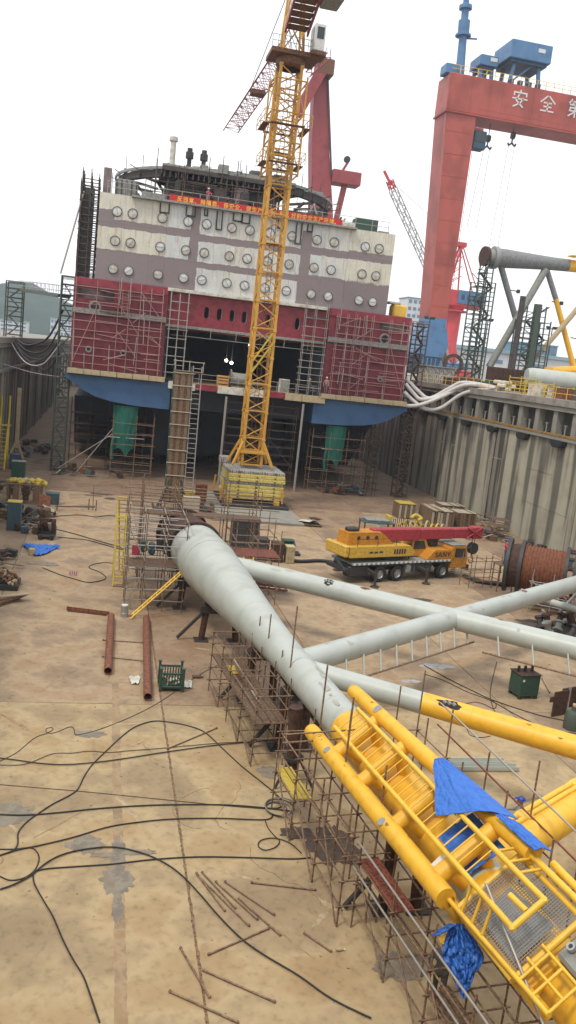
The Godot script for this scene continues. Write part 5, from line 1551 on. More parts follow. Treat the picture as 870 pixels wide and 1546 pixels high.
	# slewing mast on the girder end
	lathe(t, "mast", Vector3(70.0, 78.0, z0 - 3.0), Vector3(69.1, 96.5, z0 - 3.0), [Vector2(0, 1.0), Vector2(0.45, 0.85), Vector2(0.451, 1.7), Vector2(0.47, 1.7), Vector2(0.471, 1.25), Vector2(0.62, 1.25), Vector2(0.63, 0.8), Vector2(0.74, 0.8), Vector2(0.741, 1.4), Vector2(0.78, 1.4), Vector2(0.8, 0.65), Vector2(1, 0.6), Vector2(1, 0)], M.gantry_blue, 18)
	tube(t, "mast_arm", Vector3(69.6, 86.0, z0 - 3.0), Vector3(72.6, 86.2, z0 - 2.4), 0.2, M.gantry_blue)
	# hooks
	for q in [[78.6, 66.9, 9.0], [84.3, 68.4, 14.0]]:
		var hb := lathe(t, "hook_block", Vector3(q[0] - 0.35, q[1], z0 - 3.0), Vector3(q[0] + 0.35, q[1], z0 - 3.0), [Vector2(0, 0), Vector2(0, 0.75), Vector2(1, 0.75), Vector2(1, 0)], M.iron, 16, false)
		tube(t, "hoist_rope", Vector3(q[0], q[1], z0 - 3.0), Vector3(q[0], 70.4, z0 - 3.0), 0.09, M.iron)
		sweep(t, "hook", [Vector3(q[0], q[1] - 0.7, z0 - 3), Vector3(q[0], q[1] - 1.5, z0 - 3), Vector3(q[0] + 0.7, q[1] - 2.1, z0 - 3), Vector3(q[0] + 0.95, q[1] - 1.6, z0 - 3)], 0.2, M.iron, 8)
		sweep(t, "hook", [Vector3(q[0], q[1] - 1.5, z0 - 3), Vector3(q[0] - 0.7, q[1] - 2.1, z0 - 3), Vector3(q[0] - 0.95, q[1] - 1.6, z0 - 3)], 0.2, M.iron, 8)
		for s in [-0.7, 0.7]:
			tube(t, "sling", Vector3(q[0] + s, q[1] - 2.0, z0 - 3.0), Vector3(q[0] + s * 1.6 - 1.0, q[1] - 2.0 - q[2] * 1.9, z0 - 3.0), 0.06, M.scaffold_grey)

func trolley_house(t: Node3D, at: Vector3, w: float, d: float, lift: float, h: float) -> void:
	var b := slab(t, "machine_house", at + Vector3(-w * 0.5, lift + 1.2, -d * 0.5), at + Vector3(w * 0.5, lift + h, d * 0.5), M.gantry_blue, 0.15)
	place(b, "window", bevel_box(Vector3(1.6, 0.8, 0.1), 0.02), M.white, Transform3D(Basis.IDENTITY, Vector3(w * 0.24, (h - 1.2) * 0.12, d * 0.5 + 0.03)))
	slab(t, "house_floor", at + Vector3(-w * 0.5 + 0.6, lift + 0.6, -d * 0.5 + 0.6), at + Vector3(w * 0.5 - 0.6, lift + 1.18, d * 0.5 - 0.6), M.gantry_blue_dark)
	for s in [-1.0, 1.0]:
		for q in [-1.0, 1.0]:
			bar(t, "house_leg", at + Vector3(s * w * 0.36, 0.1, q * d * 0.3), at + Vector3(s * w * 0.3, lift + 0.7, q * d * 0.3), 0.7, 0.7, M.gantry_blue)
	bar(t, "house_brace", at + Vector3(-w * 0.36, 0.4, d * 0.3), at + Vector3(w * 0.1, lift + 0.5, d * 0.3), 0.35, 0.35, M.gantry_blue)
	for k in 4:
		slab(t, "trolley_gear", at + Vector3(-w * 0.4 + k * w * 0.22, 0.05, d * 0.32), at + Vector3(-w * 0.3 + k * w * 0.22, 0.9, d * 0.44), M.gantry_blue_dark)

func build_far_cranes() -> void:
	var z := -190.0
	var t := thing("slewing_crane", "dark red level-luffing crane rising behind the ship's deckhouse", "crane", "", Vector3(44, 13.2, z))
	prism(t, "tower", [Vector2(41.0, 40.0), Vector2(46.2, 40.0), Vector2(45.3, 47.0), Vector2(43.2, 58.0), Vector2(41.2, 73.5), Vector2(38.2, 73.5), Vector2(39.0, 60.0), Vector2(40.4, 48.0)], Vector3(0, 0, z), Vector3.RIGHT, Vector3.UP, Vector3(0, 0, -3.4), M.crane_red)
	slab(t, "portal", Vector3(38.6, 13.22, z - 9.0), Vector3(48.0, 40.0, z - 1.0), M.crane_red, 0.2)
	bar(t, "front_arm", Vector3(40.3, 76.2, z + 1.2), Vector3(34.9, 64.6, z + 1.2), 1.5, 2.2, M.crane_red)
	lattice(t, Vector3(40.4, 77.0, z + 1.2), Vector3(36.5, 73.0, z + 1.2), 1.6, 1.2, 4, 0.12, 0.08, M.crane_red)
	slab(t, "arm_head", Vector3(38.4, 73.2, z - 3.0), Vector3(41.8, 76.4, z + 2.0), M.crane_dark, 0.2)
	for k in 3:
		tube(t, "arm_antenna", Vector3(39.0 + k, 76.4, z), Vector3(39.0 + k, 79.0, z), 0.08, M.iron)
	bar(t, "tie_rod", Vector3(40.6, 75.0, z + 0.4), Vector3(44.0, 54.0, z + 0.4), 0.35, 0.35, M.primer_dark)
	bar(t, "tie_rod", Vector3(41.1, 75.0, z - 3.6), Vector3(44.5, 54.0, z - 3.6), 0.35, 0.35, M.primer_dark)
	slab(t, "balance_box", Vector3(44.2, 52.6, z - 3.0), Vector3(50.6, 55.4, z + 0.8), M.crane_red, 0.15)
	bar(t, "balance_post", Vector3(47.8, 55.4, z - 1.0), Vector3(46.2, 43.0, z - 1.0), 1.1, 1.1, M.crane_red)
	bar(t, "balance_post", Vector3(45.4, 53.0, z - 1.0), Vector3(47.8, 57.8, z - 1.0), 0.5, 0.5, M.crane_red)
	lathe(t, "sheave", Vector3(47.4, 58.0, z - 1.3), Vector3(47.4, 58.0, z - 0.7), [Vector2(0, 0), Vector2(0, 0.7), Vector2(1, 0.7), Vector2(1, 0)], M.iron, 14, false)
	# the crane with the blue house behind the gantry leg
	z = -260.0
	t = thing("portal_crane", "bright red portal crane with blue house and lattice boom behind the gantry leg", "crane", "", Vector3(103.5, 13.2, z))
	lathe(t, "column", Vector3(104.4, 13.2, z), Vector3(104.4, 36.0, z), [Vector2(0, 3.2), Vector2(0.25, 2.6), Vector2(0.36, 2.9), Vector2(0.46, 2.0), Vector2(0.93, 2.2), Vector2(0.935, 4.0), Vector2(0.955, 4.0), Vector2(0.96, 2.6), Vector2(1, 3.0)], M.bright_red, 20)
	slab(t, "portal", Vector3(98.5, 13.22, z - 5.0), Vector3(110.5, 17.0, z + 5.0), M.bright_red, 0.3)
	slab(t, "portal_ring", Vector3(99.5, 17.02, z - 4.0), Vector3(110.0, 19.0, z + 4.0), M.gantry_blue, 0.3)
	slab(t, "house", Vector3(99.4, 36.0, z - 3.0), Vector3(112.4, 41.0, z + 3.0), M.bright_red, 0.3)
	slab(t, "house_front", Vector3(103.6, 37.0, z + 3.02), Vector3(112.42, 41.02, z + 3.3), M.gantry_blue, 0.05)
	for k in 4:
		box(t, "house_vent", Vector3(105.2 + k * 1.9, 39.0, z + 3.36), Vector3(1.0, 1.6, 0.1), M.gantry_blue_dark)
	for s in [-2.0, 2.0]:
		bar(t, "mast_post", Vector3(100.4, 41.0, z + s), Vector3(103.5, 54.4, z + s * 0.4), 0.5, 0.5, M.bright_red)
		bar(t, "mast_back_stay", Vector3(110.4, 41.0, z + s), Vector3(103.8, 54.4, z + s * 0.4), 0.3, 0.3, M.bright_red)
		for k in 4:
			var y := 42.5 + k * 3.0
			bar(t, "mast_web", Vector3(100.4 + k * 0.7, y, z + s), Vector3(104.4 - k * 0.15, y + 2.8, z + s * 0.8), 0.2, 0.2, M.bright_red)
	bar(t, "mast_middle", Vector3(104.6, 41.0, z), Vector3(103.6, 54.4, z), 0.4, 0.4, M.bright_red)
	slab(t, "mast_head", Vector3(102.2, 54.0, z - 1.2), Vector3(105.0, 55.4, z + 1.2), M.bright_red, 0.1)
	var ba := Vector3(99.8, 38.0, z)
	var bb := Vector3(79.0, 67.2, z + 2)
	lattice(t, ba, bb, 1.9, 1.9, 18, 0.16, 0.09, M.scaffold_grey)
	lattice(t, bb, Vector3(77.6, 69.6, z + 2), 1.7, 1.5, 2, 0.2, 0.12, M.bright_red)
	bar(t, "boom_tip", Vector3(78.4, 68.2, z + 2), Vector3(75.6, 72.0, z + 2), 0.6, 0.7, M.bright_red)
	tube(t, "boom_tie", Vector3(103.5, 55.0, z), Vector3(78.2, 69.4, z + 2), 0.06, M.iron)

# ---------------------------------------------------------------- the jacket standing on the right quay
func build_quay_jacket() -> void:
	var z := -115.0
	var t := thing("quay_jacket", "steel jacket standing on the right quay, grey tube on top turning yellow", "steel jacket", "", Vector3(57, 13.2, z))
	lathe(t, "top_leg", Vector3(51.2, 31.0, z), Vector3(62.0, 31.35, z), [Vector2(0, 0.0), Vector2(0.0, 1.28), Vector2(0.1, 1.28), Vector2(0.35, 1.12), Vector2(0.75, 0.9), Vector2(1, 0.85)], M.jacket_old, 24)
	lathe(t, "top_leg_end", Vector3(62.0, 31.35, z), Vector3(76.0, 31.8, z), [Vector2(0, 0.85), Vector2(1, 0.85), Vector2(1, 0)], M.jacket_yellow, 24)
	lathe(t, "sleeve", Vector3(50.0, 30.95, z), Vector3(51.19, 31.0, z), [Vector2(0, 1.0), Vector2(0.5, 1.05), Vector2(0.51, 1.5), Vector2(1.0, 1.5)], M.anode, 24)
	lathe(t, "end_flange", Vector3(49.2, 30.95, z + 0.2), Vector3(49.9, 30.97, z + 0.1), [Vector2(0, 0.0), Vector2(0, 1.32), Vector2(0.6, 1.32), Vector2(0.61, 0.9), Vector2(1, 0.9)], M.rust_dark, 24, false)
	for k in 6:
		slab(t, "walkway_plate", Vector3(61.5 + k * 1.2, 32.4 + 0.1 * (k % 2), z + 0.4), Vector3(62.6 + k * 1.2, 32.6 + 0.1 * (k % 2), z + 1.8), M.rail_yellow)
	for y in [33.2, 33.8]:
		tube(t, "walkway_rail", Vector3(62.0, y, z + 1.8), Vector3(76.0, y + 0.3, z + 1.8), 0.06, M.rail_yellow)
	tube(t, "light_brace", Vector3(51.9, 30.2, z), Vector3(56.2, 21.6, z), 0.42, M.jacket_old)
	tube(t, "dark_brace", Vector3(58.6, 30.4, z + 0.3), Vector3(52.2, 16.2, z + 0.6), 0.5, M.ship_grey)
	tube(t, "upper_brace", Vector3(58.9, 30.4, z), Vector3(61.0, 26.6, z), 0.38, M.jacket_old)
	tube(t, "upper_brace", Vector3(61.0, 26.6, z), Vector3(65.6, 17.2, z), 0.38, M.jacket_yellow)
	tube(t, "cross_brace", Vector3(66.5, 28.8, z + 0.5), Vector3(59.9, 19.4, z + 0.5), 0.38, M.ledge)
	tube(t, "cross_brace", Vector3(59.9, 19.4, z + 0.5), Vector3(57.6, 16.2, z + 0.5), 0.38, M.ship_grey)
	tube(t, "lower_leg", Vector3(57.6, 16.0, z + 1.0), Vector3(60.0, 16.4, z + 1.0), 0.62, M.jacket_old)
	tube(t, "lower_leg", Vector3(60.0, 16.4, z + 1.0), Vector3(76.0, 18.6, z + 1.0), 0.6, M.jacket_yellow)
	tube(t, "lower_brace", Vector3(59.0, 16.0, z + 2.0), Vector3(70.0, 16.4, z + 2.0), 0.45, M.jacket_yellow)
	tube(t, "lower_brace", Vector3(64.0, 14.4, z + 2.4), Vector3(72.0, 19.0, z + 1.8), 0.45, M.ledge)
	for q in [[53.6, 27.0], [60.4, 26.2], [64.2, 21.6]]:
		tube(t, "lamp_arm", Vector3(q[0], q[1], z), Vector3(q[0] + 1.3, q[1] - 0.1, z + 0.3), 0.07, M.iron)
		slab(t, "lamp_box", Vector3(q[0] + 1.2, q[1] - 0.35, z + 0.1), Vector3(q[0] + 1.6, q[1] + 0.15, z + 0.5), M.iron)
	for q in [[58.0, 16.2], [64.0, 16.6], [70.0, 17.4]]:
		slab(t, "foot_stool", Vector3(q[0] - 0.5, 13.21, z + 0.5), Vector3(q[0] + 0.5, q[1] - 0.7, z + 1.5), M.rust_dark)
	quay_tower("dark stair scaffold under the free end of the quay jacket's top tube", Vector3(49.8, 13.2, z), 2.5, 2.6, 11.0, 0.62, 30.2)
	quay_tower("dark double-column scaffold tower in the middle of the quay jacket", Vector3(56.8, 13.2, z + 2.5), 3.8, 3.0, 11.5, 0.75, 25.0)
	var cl := [[54.2, 0.4, 13.2, 26.0, "thick rusty column left in the quay jacket's middle tower"], [56.6, 0.56, 13.2, 25.2, "thick dark green column in the quay jacket's middle tower"]]
	for q in cl:
		var c := thing("tower_column", q[4], "column", "columns of the quay tower", Vector3(q[0], 13.2, z + 3.6))
		lathe(c, "shaft", Vector3(q[0], 13.2, z + 3.6), Vector3(q[0] + 0.05, q[3], z + 3.6), [Vector2(0, q[1]), Vector2(1, q[1]), Vector2(1, 0)], M.scaffold_green if q[1] > 0.5 else M.primer_dark, 16)
		slab(c, "base_plate", Vector3(q[0] - 0.9, 13.21, z + 2.8), Vector3(q[0] + 0.9, 13.3, z + 4.4), M.iron)
	# clutter along the quay edge
	var pt := thing("stored_pipe", "long pale tube with yellowed patches lying on the right quay", "pipe", "", Vector3(60, 13.2, -97))
	lathe(pt, "shell", Vector3(49.2, 15.3, -97), Vector3(68, 15.3, -95), [Vector2(0, 0), Vector2(0.0, 0.9), Vector2(0.03, 1.05), Vector2(1, 1.05), Vector2(1, 0)], M.jacket_grey, 24)
	for x in [51.0, 55.0, 60.0]:
		slab(pt, "chock", Vector3(x - 0.4, 13.21, -97.8), Vector3(x + 0.4, 14.3, -95.4), M.wood_dark)
	var ct := thing("rusty_skip", "rust-brown ribbed container on the quay below the jacket towers", "container", "", Vector3(48, 13.2, -100))
	slab(ct, "body", Vector3(46.0, 13.25, -101.5), Vector3(51.6, 16.0, -99.6), M.rust_dark, 0.05)
	for k in 9:
		slab(ct, "rib", Vector3(46.1 + k * 0.65, 13.4, -99.59), Vector3(46.35 + k * 0.65, 15.9, -99.5), M.rust_dark)
	var gc := thing("site_cabin", "pale grey low cabin on the quay beneath the gantry's cable reel", "cabin", "", Vector3(43.5, 13.2, -112))
	slab(gc, "body", Vector3(41.6, 13.25, -114), Vector3(45.8, 15.3, -111), M.ballast_grey, 0.05)
	slab(gc, "roof", Vector3(41.4, 15.31, -114.2), Vector3(46.0, 15.45, -110.8), M.concrete)
	slab(gc, "door", Vector3(42.2, 13.3, -110.99), Vector3(43.0, 14.9, -110.94), M.ship_grey)
	var names := ["yellow stacked pallet rack at the quay edge, nearest the white sacks", "yellow stacked pallet rack at the quay edge, in the middle", "yellow stacked pallet rack at the quay edge, towards the picture's right"]
	for k in 3:
		var x := 41.5 + k * 0.2
		var zz := -82.5 + k * 3.4
		var pr := thing("pallet_rack", names[k], "rack", "yellow racks on the quay", Vector3(x, 13.2, zz))
		for y in 5 - k:
			slab(pr, "shelf_board", Vector3(x - 0.8, 13.35 + y * 0.35, zz - 1.3), Vector3(x + 0.8, 13.45 + y * 0.35, zz + 1.3), M.plank_yellow)
		for sx in [-0.8, 0.8]:
			for sz in [-1.3, 1.3]:
				slab(pr, "upright", Vector3(x + sx - 0.05, 13.21, zz + sz - 0.05), Vector3(x + sx + 0.05, 15.0 - k * 0.3, zz + sz + 0.05), M.plank_yellow)
	var sk := thing("white_sacks", "heap of white sacks on the quay edge left of the yellow racks", "sacks", "", Vector3(41.3, 13.2, -86))
	for k in 9:
		box(sk, "sack", Vector3(40.8 + (k % 3) * 0.55, 13.5 + (k / 3) * 0.35, -86.6 + (k % 2) * 0.9), Vector3(0.6, 0.4, 1.0), M.ship_white, Vector3(0, rng.randf(), 0), 0.14)
	var many := [[40.8, -90, "net_green"], [41.2, -94, "rust"], [42, -98, "box_teal"], [41, -73, "rust"], [41.6, -70, "net_green"], [42.0, -67, "ship_grey"], [40.9, -78.0, "ship_white"], [42.4, -104, "rust_dark"], [41.8, -64.5, "banner_red"], [43.2, -76.0, "box_teal"]]
	var said := ["green drum rack on the quay above the pillar gallery's far part", "rusty crate on the quay above the pillar gallery's far part", "teal locker on the quay before the rust-brown container", "rusty crate on the quay right of the yellow racks", "green crate on the quay right of the yellow racks", "grey crate on the quay near the picture's right edge", "white crate on the quay between yellow racks", "dark rusty crate on the quay behind the white hoses", "red crate on the quay at the picture's right edge", "teal locker on the quay behind the yellow racks"]
	for k in many.size():
		var q: Array = many[k]
		var cr := thing("quay_crate", said[k], "crate", "crates on the quay", Vector3(q[0], 13.2, q[1]))
		crate(cr, Vector3(q[0], 13.2, q[1]), Vector3(1.2, rng.randf_range(0.9, 1.5), 1.5), M[q[2]], M[q[2]])
	for k in 4:
		var lp := thing("quay_lamp", ["slim lamp post on the quay behind the yellow braces", "slim lamp post on the quay behind the middle tower", "slim lamp post on the quay left of the jacket towers", "slim lamp post on the quay by the gantry foot"][k], "lamp post", "quay lamp posts", [Vector3(68, 13.2, -128), Vector3(57, 13.2, -128), Vector3(52, 13.2, -140), Vector3(60, 13.2, -175)][k])
		var o := org
		lathe(lp, "post", o, o + Vector3(0.1, 10.5, 0), [Vector2(0, 0.14), Vector2(1, 0.08), Vector2(1, 0)], M.iron, 10)
		for s in [-0.6, 0.6]:
			slab(lp, "lamp_head", o + Vector3(s - 0.35, 10.3, -0.2), o + Vector3(s + 0.35, 10.6, 0.2), M.iron)
		slab(lp, "cross_arm", o + Vector3(-0.9, 10.15, -0.06), o + Vector3(0.9, 10.28, 0.06), M.iron)

func crate(cr: Node3D, at: Vector3, s: Vector3, m: Material, lid: Material) -> void:
	slab(cr, "body", at + Vector3(-s.x * 0.5, 0.02, -s.z * 0.5), at + Vector3(s.x * 0.5, s.y - 0.06, s.z * 0.5), m)
	slab(cr, "lid", at + Vector3(-s.x * 0.5 - 0.03, s.y - 0.055, -s.z * 0.5 - 0.03), at + Vector3(s.x * 0.5 + 0.03, s.y, s.z * 0.5 + 0.03), lid)
	for k in 3:
		slab(cr, "batten", at + Vector3(-s.x * 0.5 + 0.05 + k * (s.x - 0.2) * 0.5, 0.03, s.z * 0.5 + 0.002), at + Vector3(-s.x * 0.5 + 0.15 + k * (s.x - 0.2) * 0.5, s.y - 0.07, s.z * 0.5 + 0.04), m)

func quay_tower(label: String, at: Vector3, w: float, d: float, h: float, step: float, top: float) -> void:
	var t := thing("support_tower", label, "support tower", "support towers on the quay", at)
	var H := top - at.y
	for sx in [-0.5, -0.12, 0.3, 0.5]:
		for sz in [-0.5, 0.5]:
			var hh := H if absf(sx) < 0.4 else H * 0.84
			tube(t, "standard", at + Vector3(sx * w, 0, sz * d), at + Vector3(sx * w * (0.8 if absf(sx) < 0.4 else 1.0), hh, sz * d), 0.1, M.scaffold_green)
	var y := 0.6
	var k := 0
	while y < H:
		var ww := w if y < H * 0.84 else w * 0.42
		for s in [-0.5, 0.5]:
			tube(t, "ledger", at + Vector3(-ww * 0.5, y, s * d), at + Vector3(ww * 0.5, y, s * d), 0.055, M.scaffold_green)
		if k % 3 == 0:
			box(t, "landing", at + Vector3(0, y + 0.08, 0), Vector3(ww, 0.06, d * 0.7), M.plank_steel)
			var s2 := 1.0 if k % 2 == 0 else -1.0
			bar(t, "stair_flight", at + Vector3(-ww * 0.4 * s2, y, d * 0.3), at + Vector3(ww * 0.4 * s2, minf(H, y + step * 3.0), d * 0.3), 0.6, 0.14, M.scaffold_green)
			tube(t, "brace", at + Vector3(-ww * 0.5 * s2, y, -d * 0.5), at + Vector3(ww * 0.5 * s2, minf(H, y + step * 3.0), -d * 0.5), 0.055, M.scaffold_green)
		y += step
		k += 1

# ---------------------------------------------------------------- the jacket lying in the dock
func leg_at(z: float) -> Vector3:
	return Vector3(5.66 + 0.108 * (z + 46.55), 3.0, z)

# a point by the leg: place along it, then across the boat landing's tilted plane and out from it
func bl(z: float, across: float, out: float) -> Vector3:
	var t := Vector3(0.9942, 0, -0.1074)
	var e2 := t * 0.766 + Vector3.UP * 0.643
	var nn := t * -0.643 + Vector3.UP * 0.766
	return leg_at(z) + e2 * across + nn * out

func build_jacket() -> void:
	var t := thing("jacket_frame", "huge steel jacket frame lying in the dock, grey leg and braces turning yellow", "steel jacket", "", Vector3(8, 0, -30))
	var zs := [[-47.2, 1.46], [-43.6, 1.45], [-40.0, 1.25], [-36.0, 0.97], [-32.5, 0.74], [-30.0, 0.64], [-26.2, 0.61], [-24.05, 0.605]]
	var prof := [Vector2(0, 1.0)]
	for q in zs:
		prof.append(Vector2((q[0] + 47.2) / 23.15, q[1]))
	lathe(t, "grey_leg", leg_at(-47.2), leg_at(-24.05), prof, M.jacket_grey, 40)
	lathe(t, "yellow_leg", leg_at(-24.05), leg_at(-16.9), [Vector2(0, 0.607), Vector2(1, 0.607)], M.jacket_yellow, 36)
	lathe(t, "grey_leg_band", leg_at(-16.9), leg_at(-15.7), [Vector2(0, 0.607), Vector2(1, 0.607)], M.jacket_grey, 36)
	lathe(t, "yellow_leg", leg_at(-15.7), leg_at(-6.5), [Vector2(0, 0.608), Vector2(1, 0.608), Vector2(1, 0)], M.jacket_yellow, 36)
	for z in [-43.55, -31.9, -28.6]:
		lathe(t, "weld_band", leg_at(z - 0.05), leg_at(z + 0.05), [Vector2(0, 0.3), Vector2(0.0, (1.465 if z < -40 else (0.72 if z < -31 else 0.64))), Vector2(1, (1.465 if z < -40 else (0.71 if z < -31 else 0.64))), Vector2(1, 0.3)], M.jacket_grey, 36, false)
	# pile sleeve beyond the leg's foot
	lathe(t, "sleeve_flange", leg_at(-47.8), leg_at(-47.3), [Vector2(0, 0.5), Vector2(0, 1.6), Vector2(0.4, 1.62), Vector2(1, 1.6), Vector2(1, 1.0)], M.rust_dark, 36, false)
	lathe(t, "sleeve", leg_at(-51.0), leg_at(-47.8), [Vector2(0, 0.0), Vector2(0, 1.45), Vector2(1, 1.45)], M.rust_dark, 32)
	lathe(t, "sleeve_flange", leg_at(-51.4), leg_at(-51.0), [Vector2(0, 0.5), Vector2(0, 1.6), Vector2(1, 1.6), Vector2(1, 1.0)], M.rust_dark, 36, false)
	for k in 12:
		var an := TAU * k / 12.0
		var d := Vector3(cos(an), sin(an), 0)
		bar(t, "gusset", leg_at(-47.3) + d * 1.3, leg_at(-47.3) + d * 1.55, 0.05, 0.5, M.iron)
	# braces
	lathe(t, "brace", Vector3(7.0, 3, -44.4), Vector3(31.0, 3, -23.9), [Vector2(0, 0.5), Vector2(1, 0.5)], M.jacket_grey, 28)
	lathe(t, "brace", Vector3(7.4, 3, -29.5), Vector3(31.5, 3, -47.2), [Vector2(0, 0.47), Vector2(1, 0.47)], M.jacket_grey, 28)
	lathe(t, "brace", Vector3(7.6, 3, -29.3), Vector3(11.36, 3, -26.19), [Vector2(0, 0.38), Vector2(1, 0.38)], M.jacket_grey, 24)
	lathe(t, "yellow_brace", Vector3(11.36, 3, -26.19), Vector3(24.5, 3, -15.3), [Vector2(0, 0.381), Vector2(1, 0.381)], M.jacket_yellow, 24)
	lathe(t, "yellow_brace", Vector3(8.9, 3, -16.4), Vector3(22.0, 3, -25.13), [Vector2(0, 0.4), Vector2(1, 0.4)], M.jacket_yellow, 24)
	# conduit pair carried on the near yellow brace
	for o in [0.62, 0.86]:
		tube(t, "conduit", Vector3(9.5, 3.1, -16.8 - o), Vector3(22.0, 3.1, -25.13 - o), 0.085, M.rail_yellow)
	for k in 5:
		var p := Vector3(9.6, 3.0, -16.9).lerp(Vector3(22, 3, -25.13), 0.14 + k * 0.2)
		box(t, "conduit_clip", p + Vector3(0, 0.1, -0.55), Vector3(0.3, 0.2, 0.6), M.rail_yellow, Vector3(0, 0.58, 0))
	# flowline carried on stubs below the crossing braces
	for q in [[Vector3(9.4, 2.05, -30.55), Vector3(17.6, 2.05, -36.4)], [Vector3(17.4, 2.05, -35.0), Vector3(28.0, 2.05, -26.0)]]:
		tube(t, "flowline", q[0] + Vector3(0, 0, 0.55), q[1] + Vector3(0, 0, 0.55), 0.05, M.scaffold)
		for k in 9:
			var p: Vector3 = q[0].lerp(q[1], (k + 0.5) / 9.0) + Vector3(0, 0, 0.55)
			tube(t, "stub", p, p + Vector3(0, 0.8, -0.4), 0.045, M.jacket_grey)
	# scorched clamp seats and bare rusty spots on the braces
	var b1a := Vector3(7.0, 3, -44.4)
	var b1b := Vector3(31.0, 3, -23.9)
	var y3a := Vector3(11.36, 3, -26.19)
	var y3b := Vector3(24.5, 3, -15.3)
	for q in [[b1a, b1b, 0.195, 0.5, 0.26], [y3a, y3b, 0.055, 0.381, 0.4]]:
		arc_patch(t, "scorched_patch", q[0], q[1], q[2], q[3], q[4], 0.55, 0.42, M.weld_scar)
		var d: Vector3 = (q[1] - q[0]).normalized()
		var s := d.cross(Vector3.UP).normalized()
		for k in 3:
			box(t, "clamp", q[0].lerp(q[1], q[2]) + d * (k - 1) * 0.16 + (Vector3.UP * 0.85 + s * 0.52) * (q[3] + 0.03), Vector3(0.11, 0.1, 0.13), M.anode, Vector3(0.6, 0.7, 0))
	for q in [[0.255, 0.2, 0.3], [0.62, 0.3, 0.22], [0.47, -0.1, 0.25]]:
		arc_patch(t, "rust_spot", b1a, b1b, q[0], 0.5, q[2], q[1], 0.22, M.rust)
	arc_patch(t, "rust_spot", Vector3(8.2, 3, -30.1), Vector3(31.5, 3, -47.2), 0.6, 0.47, 0.2, 0.1, 0.3, M.rust)
	# girth welds, grime and touched-up spots along the tubes
	for z in [-41.4, -39.2, -36.9, -34.6, -26.6, -25.2, -22.9, -20.9, -18.8, -13.6, -11.0]:
		var r := 0.612
		for k in zs.size() - 1:
			if z >= zs[k][0] and z < zs[k + 1][0]:
				r = lerpf(zs[k][1], zs[k + 1][1], (z - zs[k][0]) / (zs[k + 1][0] - zs[k][0])) + 0.004
		lathe(t, "girth_weld", leg_at(z - 0.03), leg_at(z + 0.03), [Vector2(0, r - 0.02), Vector2(0.25, r + 0.006), Vector2(0.75, r + 0.006), Vector2(1, r - 0.02)], M.jacket_grey if z < -24.0 else M.jacket_yellow, 36)
	for q in [[b1a, b1b, 0.502], [Vector3(7.4, 3, -29.5), Vector3(31.5, 3, -47.2), 0.472], [y3a, y3b, 0.383], [Vector3(8.9, 3, -16.4), Vector3(22.0, 3, -25.13), 0.402]]:
		for k in 8:
			var f := 0.1 + k * 0.12
			var len: float = (q[1] - q[0]).length()
			lathe(t, "girth_weld", q[0].lerp(q[1], f), q[0].lerp(q[1], f + 0.05 / len), [Vector2(0, q[2] - 0.02), Vector2(0.25, q[2] + 0.005), Vector2(0.75, q[2] + 0.005), Vector2(1, q[2] - 0.02)], M.jacket_yellow if q[2] < 0.41 else M.jacket_grey, 24)
	for k in 9:
		arc_patch(t, "grime_patch", b1a, b1b, rng.randf_range(0.05, 0.75), 0.5, rng.randf_range(0.06, 0.3), rng.randf_range(-0.4, 1.0), rng.randf_range(0.06, 0.2), M.grime)
		arc_patch(t, "grime_patch", Vector3(7.4, 3, -29.5), Vector3(31.5, 3, -47.2), rng.randf_range(0.05, 0.85), 0.47, rng.randf_range(0.06, 0.3), rng.randf_range(-0.4, 1.0), rng.randf_range(0.06, 0.2), M.grime)
	for k in 9:
		arc_patch(t, "grime_patch", leg_at(-28.2), leg_at(-24.2), rng.randf_range(0.1, 0.95), 0.622, rng.randf_range(0.06, 0.3), rng.randf_range(-1.6, 0.6), rng.randf_range(0.06, 0.2), M.grime)
		arc_patch(t, "paint_chip", y3a, y3b, rng.randf_range(0.05, 0.9), 0.381, rng.randf_range(0.02, 0.08), rng.randf_range(-0.6, 1.1), rng.randf_range(0.05, 0.14), M.chip)
	# second leg's sleeve at the right
	var a := Vector3(26.6, 2.4, -51.2)
	var b := Vector3(36.0, 2.4, -45.4)
	lathe(t, "far_sleeve", a.lerp(b, 0.075), a.lerp(b, 0.33), [Vector2(0, 1.42), Vector2(0.04, 1.44), Vector2(1, 1.44)], M.rust, 36)
	for k in 12:
		lathe(t, "shear_ring", a.lerp(b, 0.1 + k * 0.0185), a.lerp(b, 0.109 + k * 0.0185), [Vector2(0, 1.44), Vector2(0.2, 1.52), Vector2(0.8, 1.52), Vector2(1, 1.44)], M.rust, 32)
	lathe(t, "far_sleeve_mouth", a, a.lerp(b, 0.075), [Vector2(0, 1.2), Vector2(0.0, 1.42), Vector2(1, 1.42), Vector2(1, 1.2), Vector2(0, 1.2)], M.rust_dark, 32)
	for q in [0.0, 0.075, 0.33]:
		lathe(t, "far_sleeve_flange", a.lerp(b, q), a.lerp(b, q + 0.02), [Vector2(0, 1.2), Vector2(0, 1.78), Vector2(1, 1.78), Vector2(1, 1.2)], M.iron, 36, false)
	lathe(t, "far_leg", a.lerp(b, 0.4), a.lerp(b, 1.0) + Vector3(0, 0.3, 0), [Vector2(0, 0.0), Vector2(0, 1.42), Vector2(0.2, 1.4), Vector2(1, 1.3), Vector2(1, 0)], M.jacket_grey, 36)
	lathe(t, "far_sleeve_flange", a.lerp(b, 0.38), a.lerp(b, 0.4), [Vector2(0, 1.2), Vector2(0, 1.75), Vector2(1, 1.75), Vector2(1, 1.2)], M.iron, 36, false)
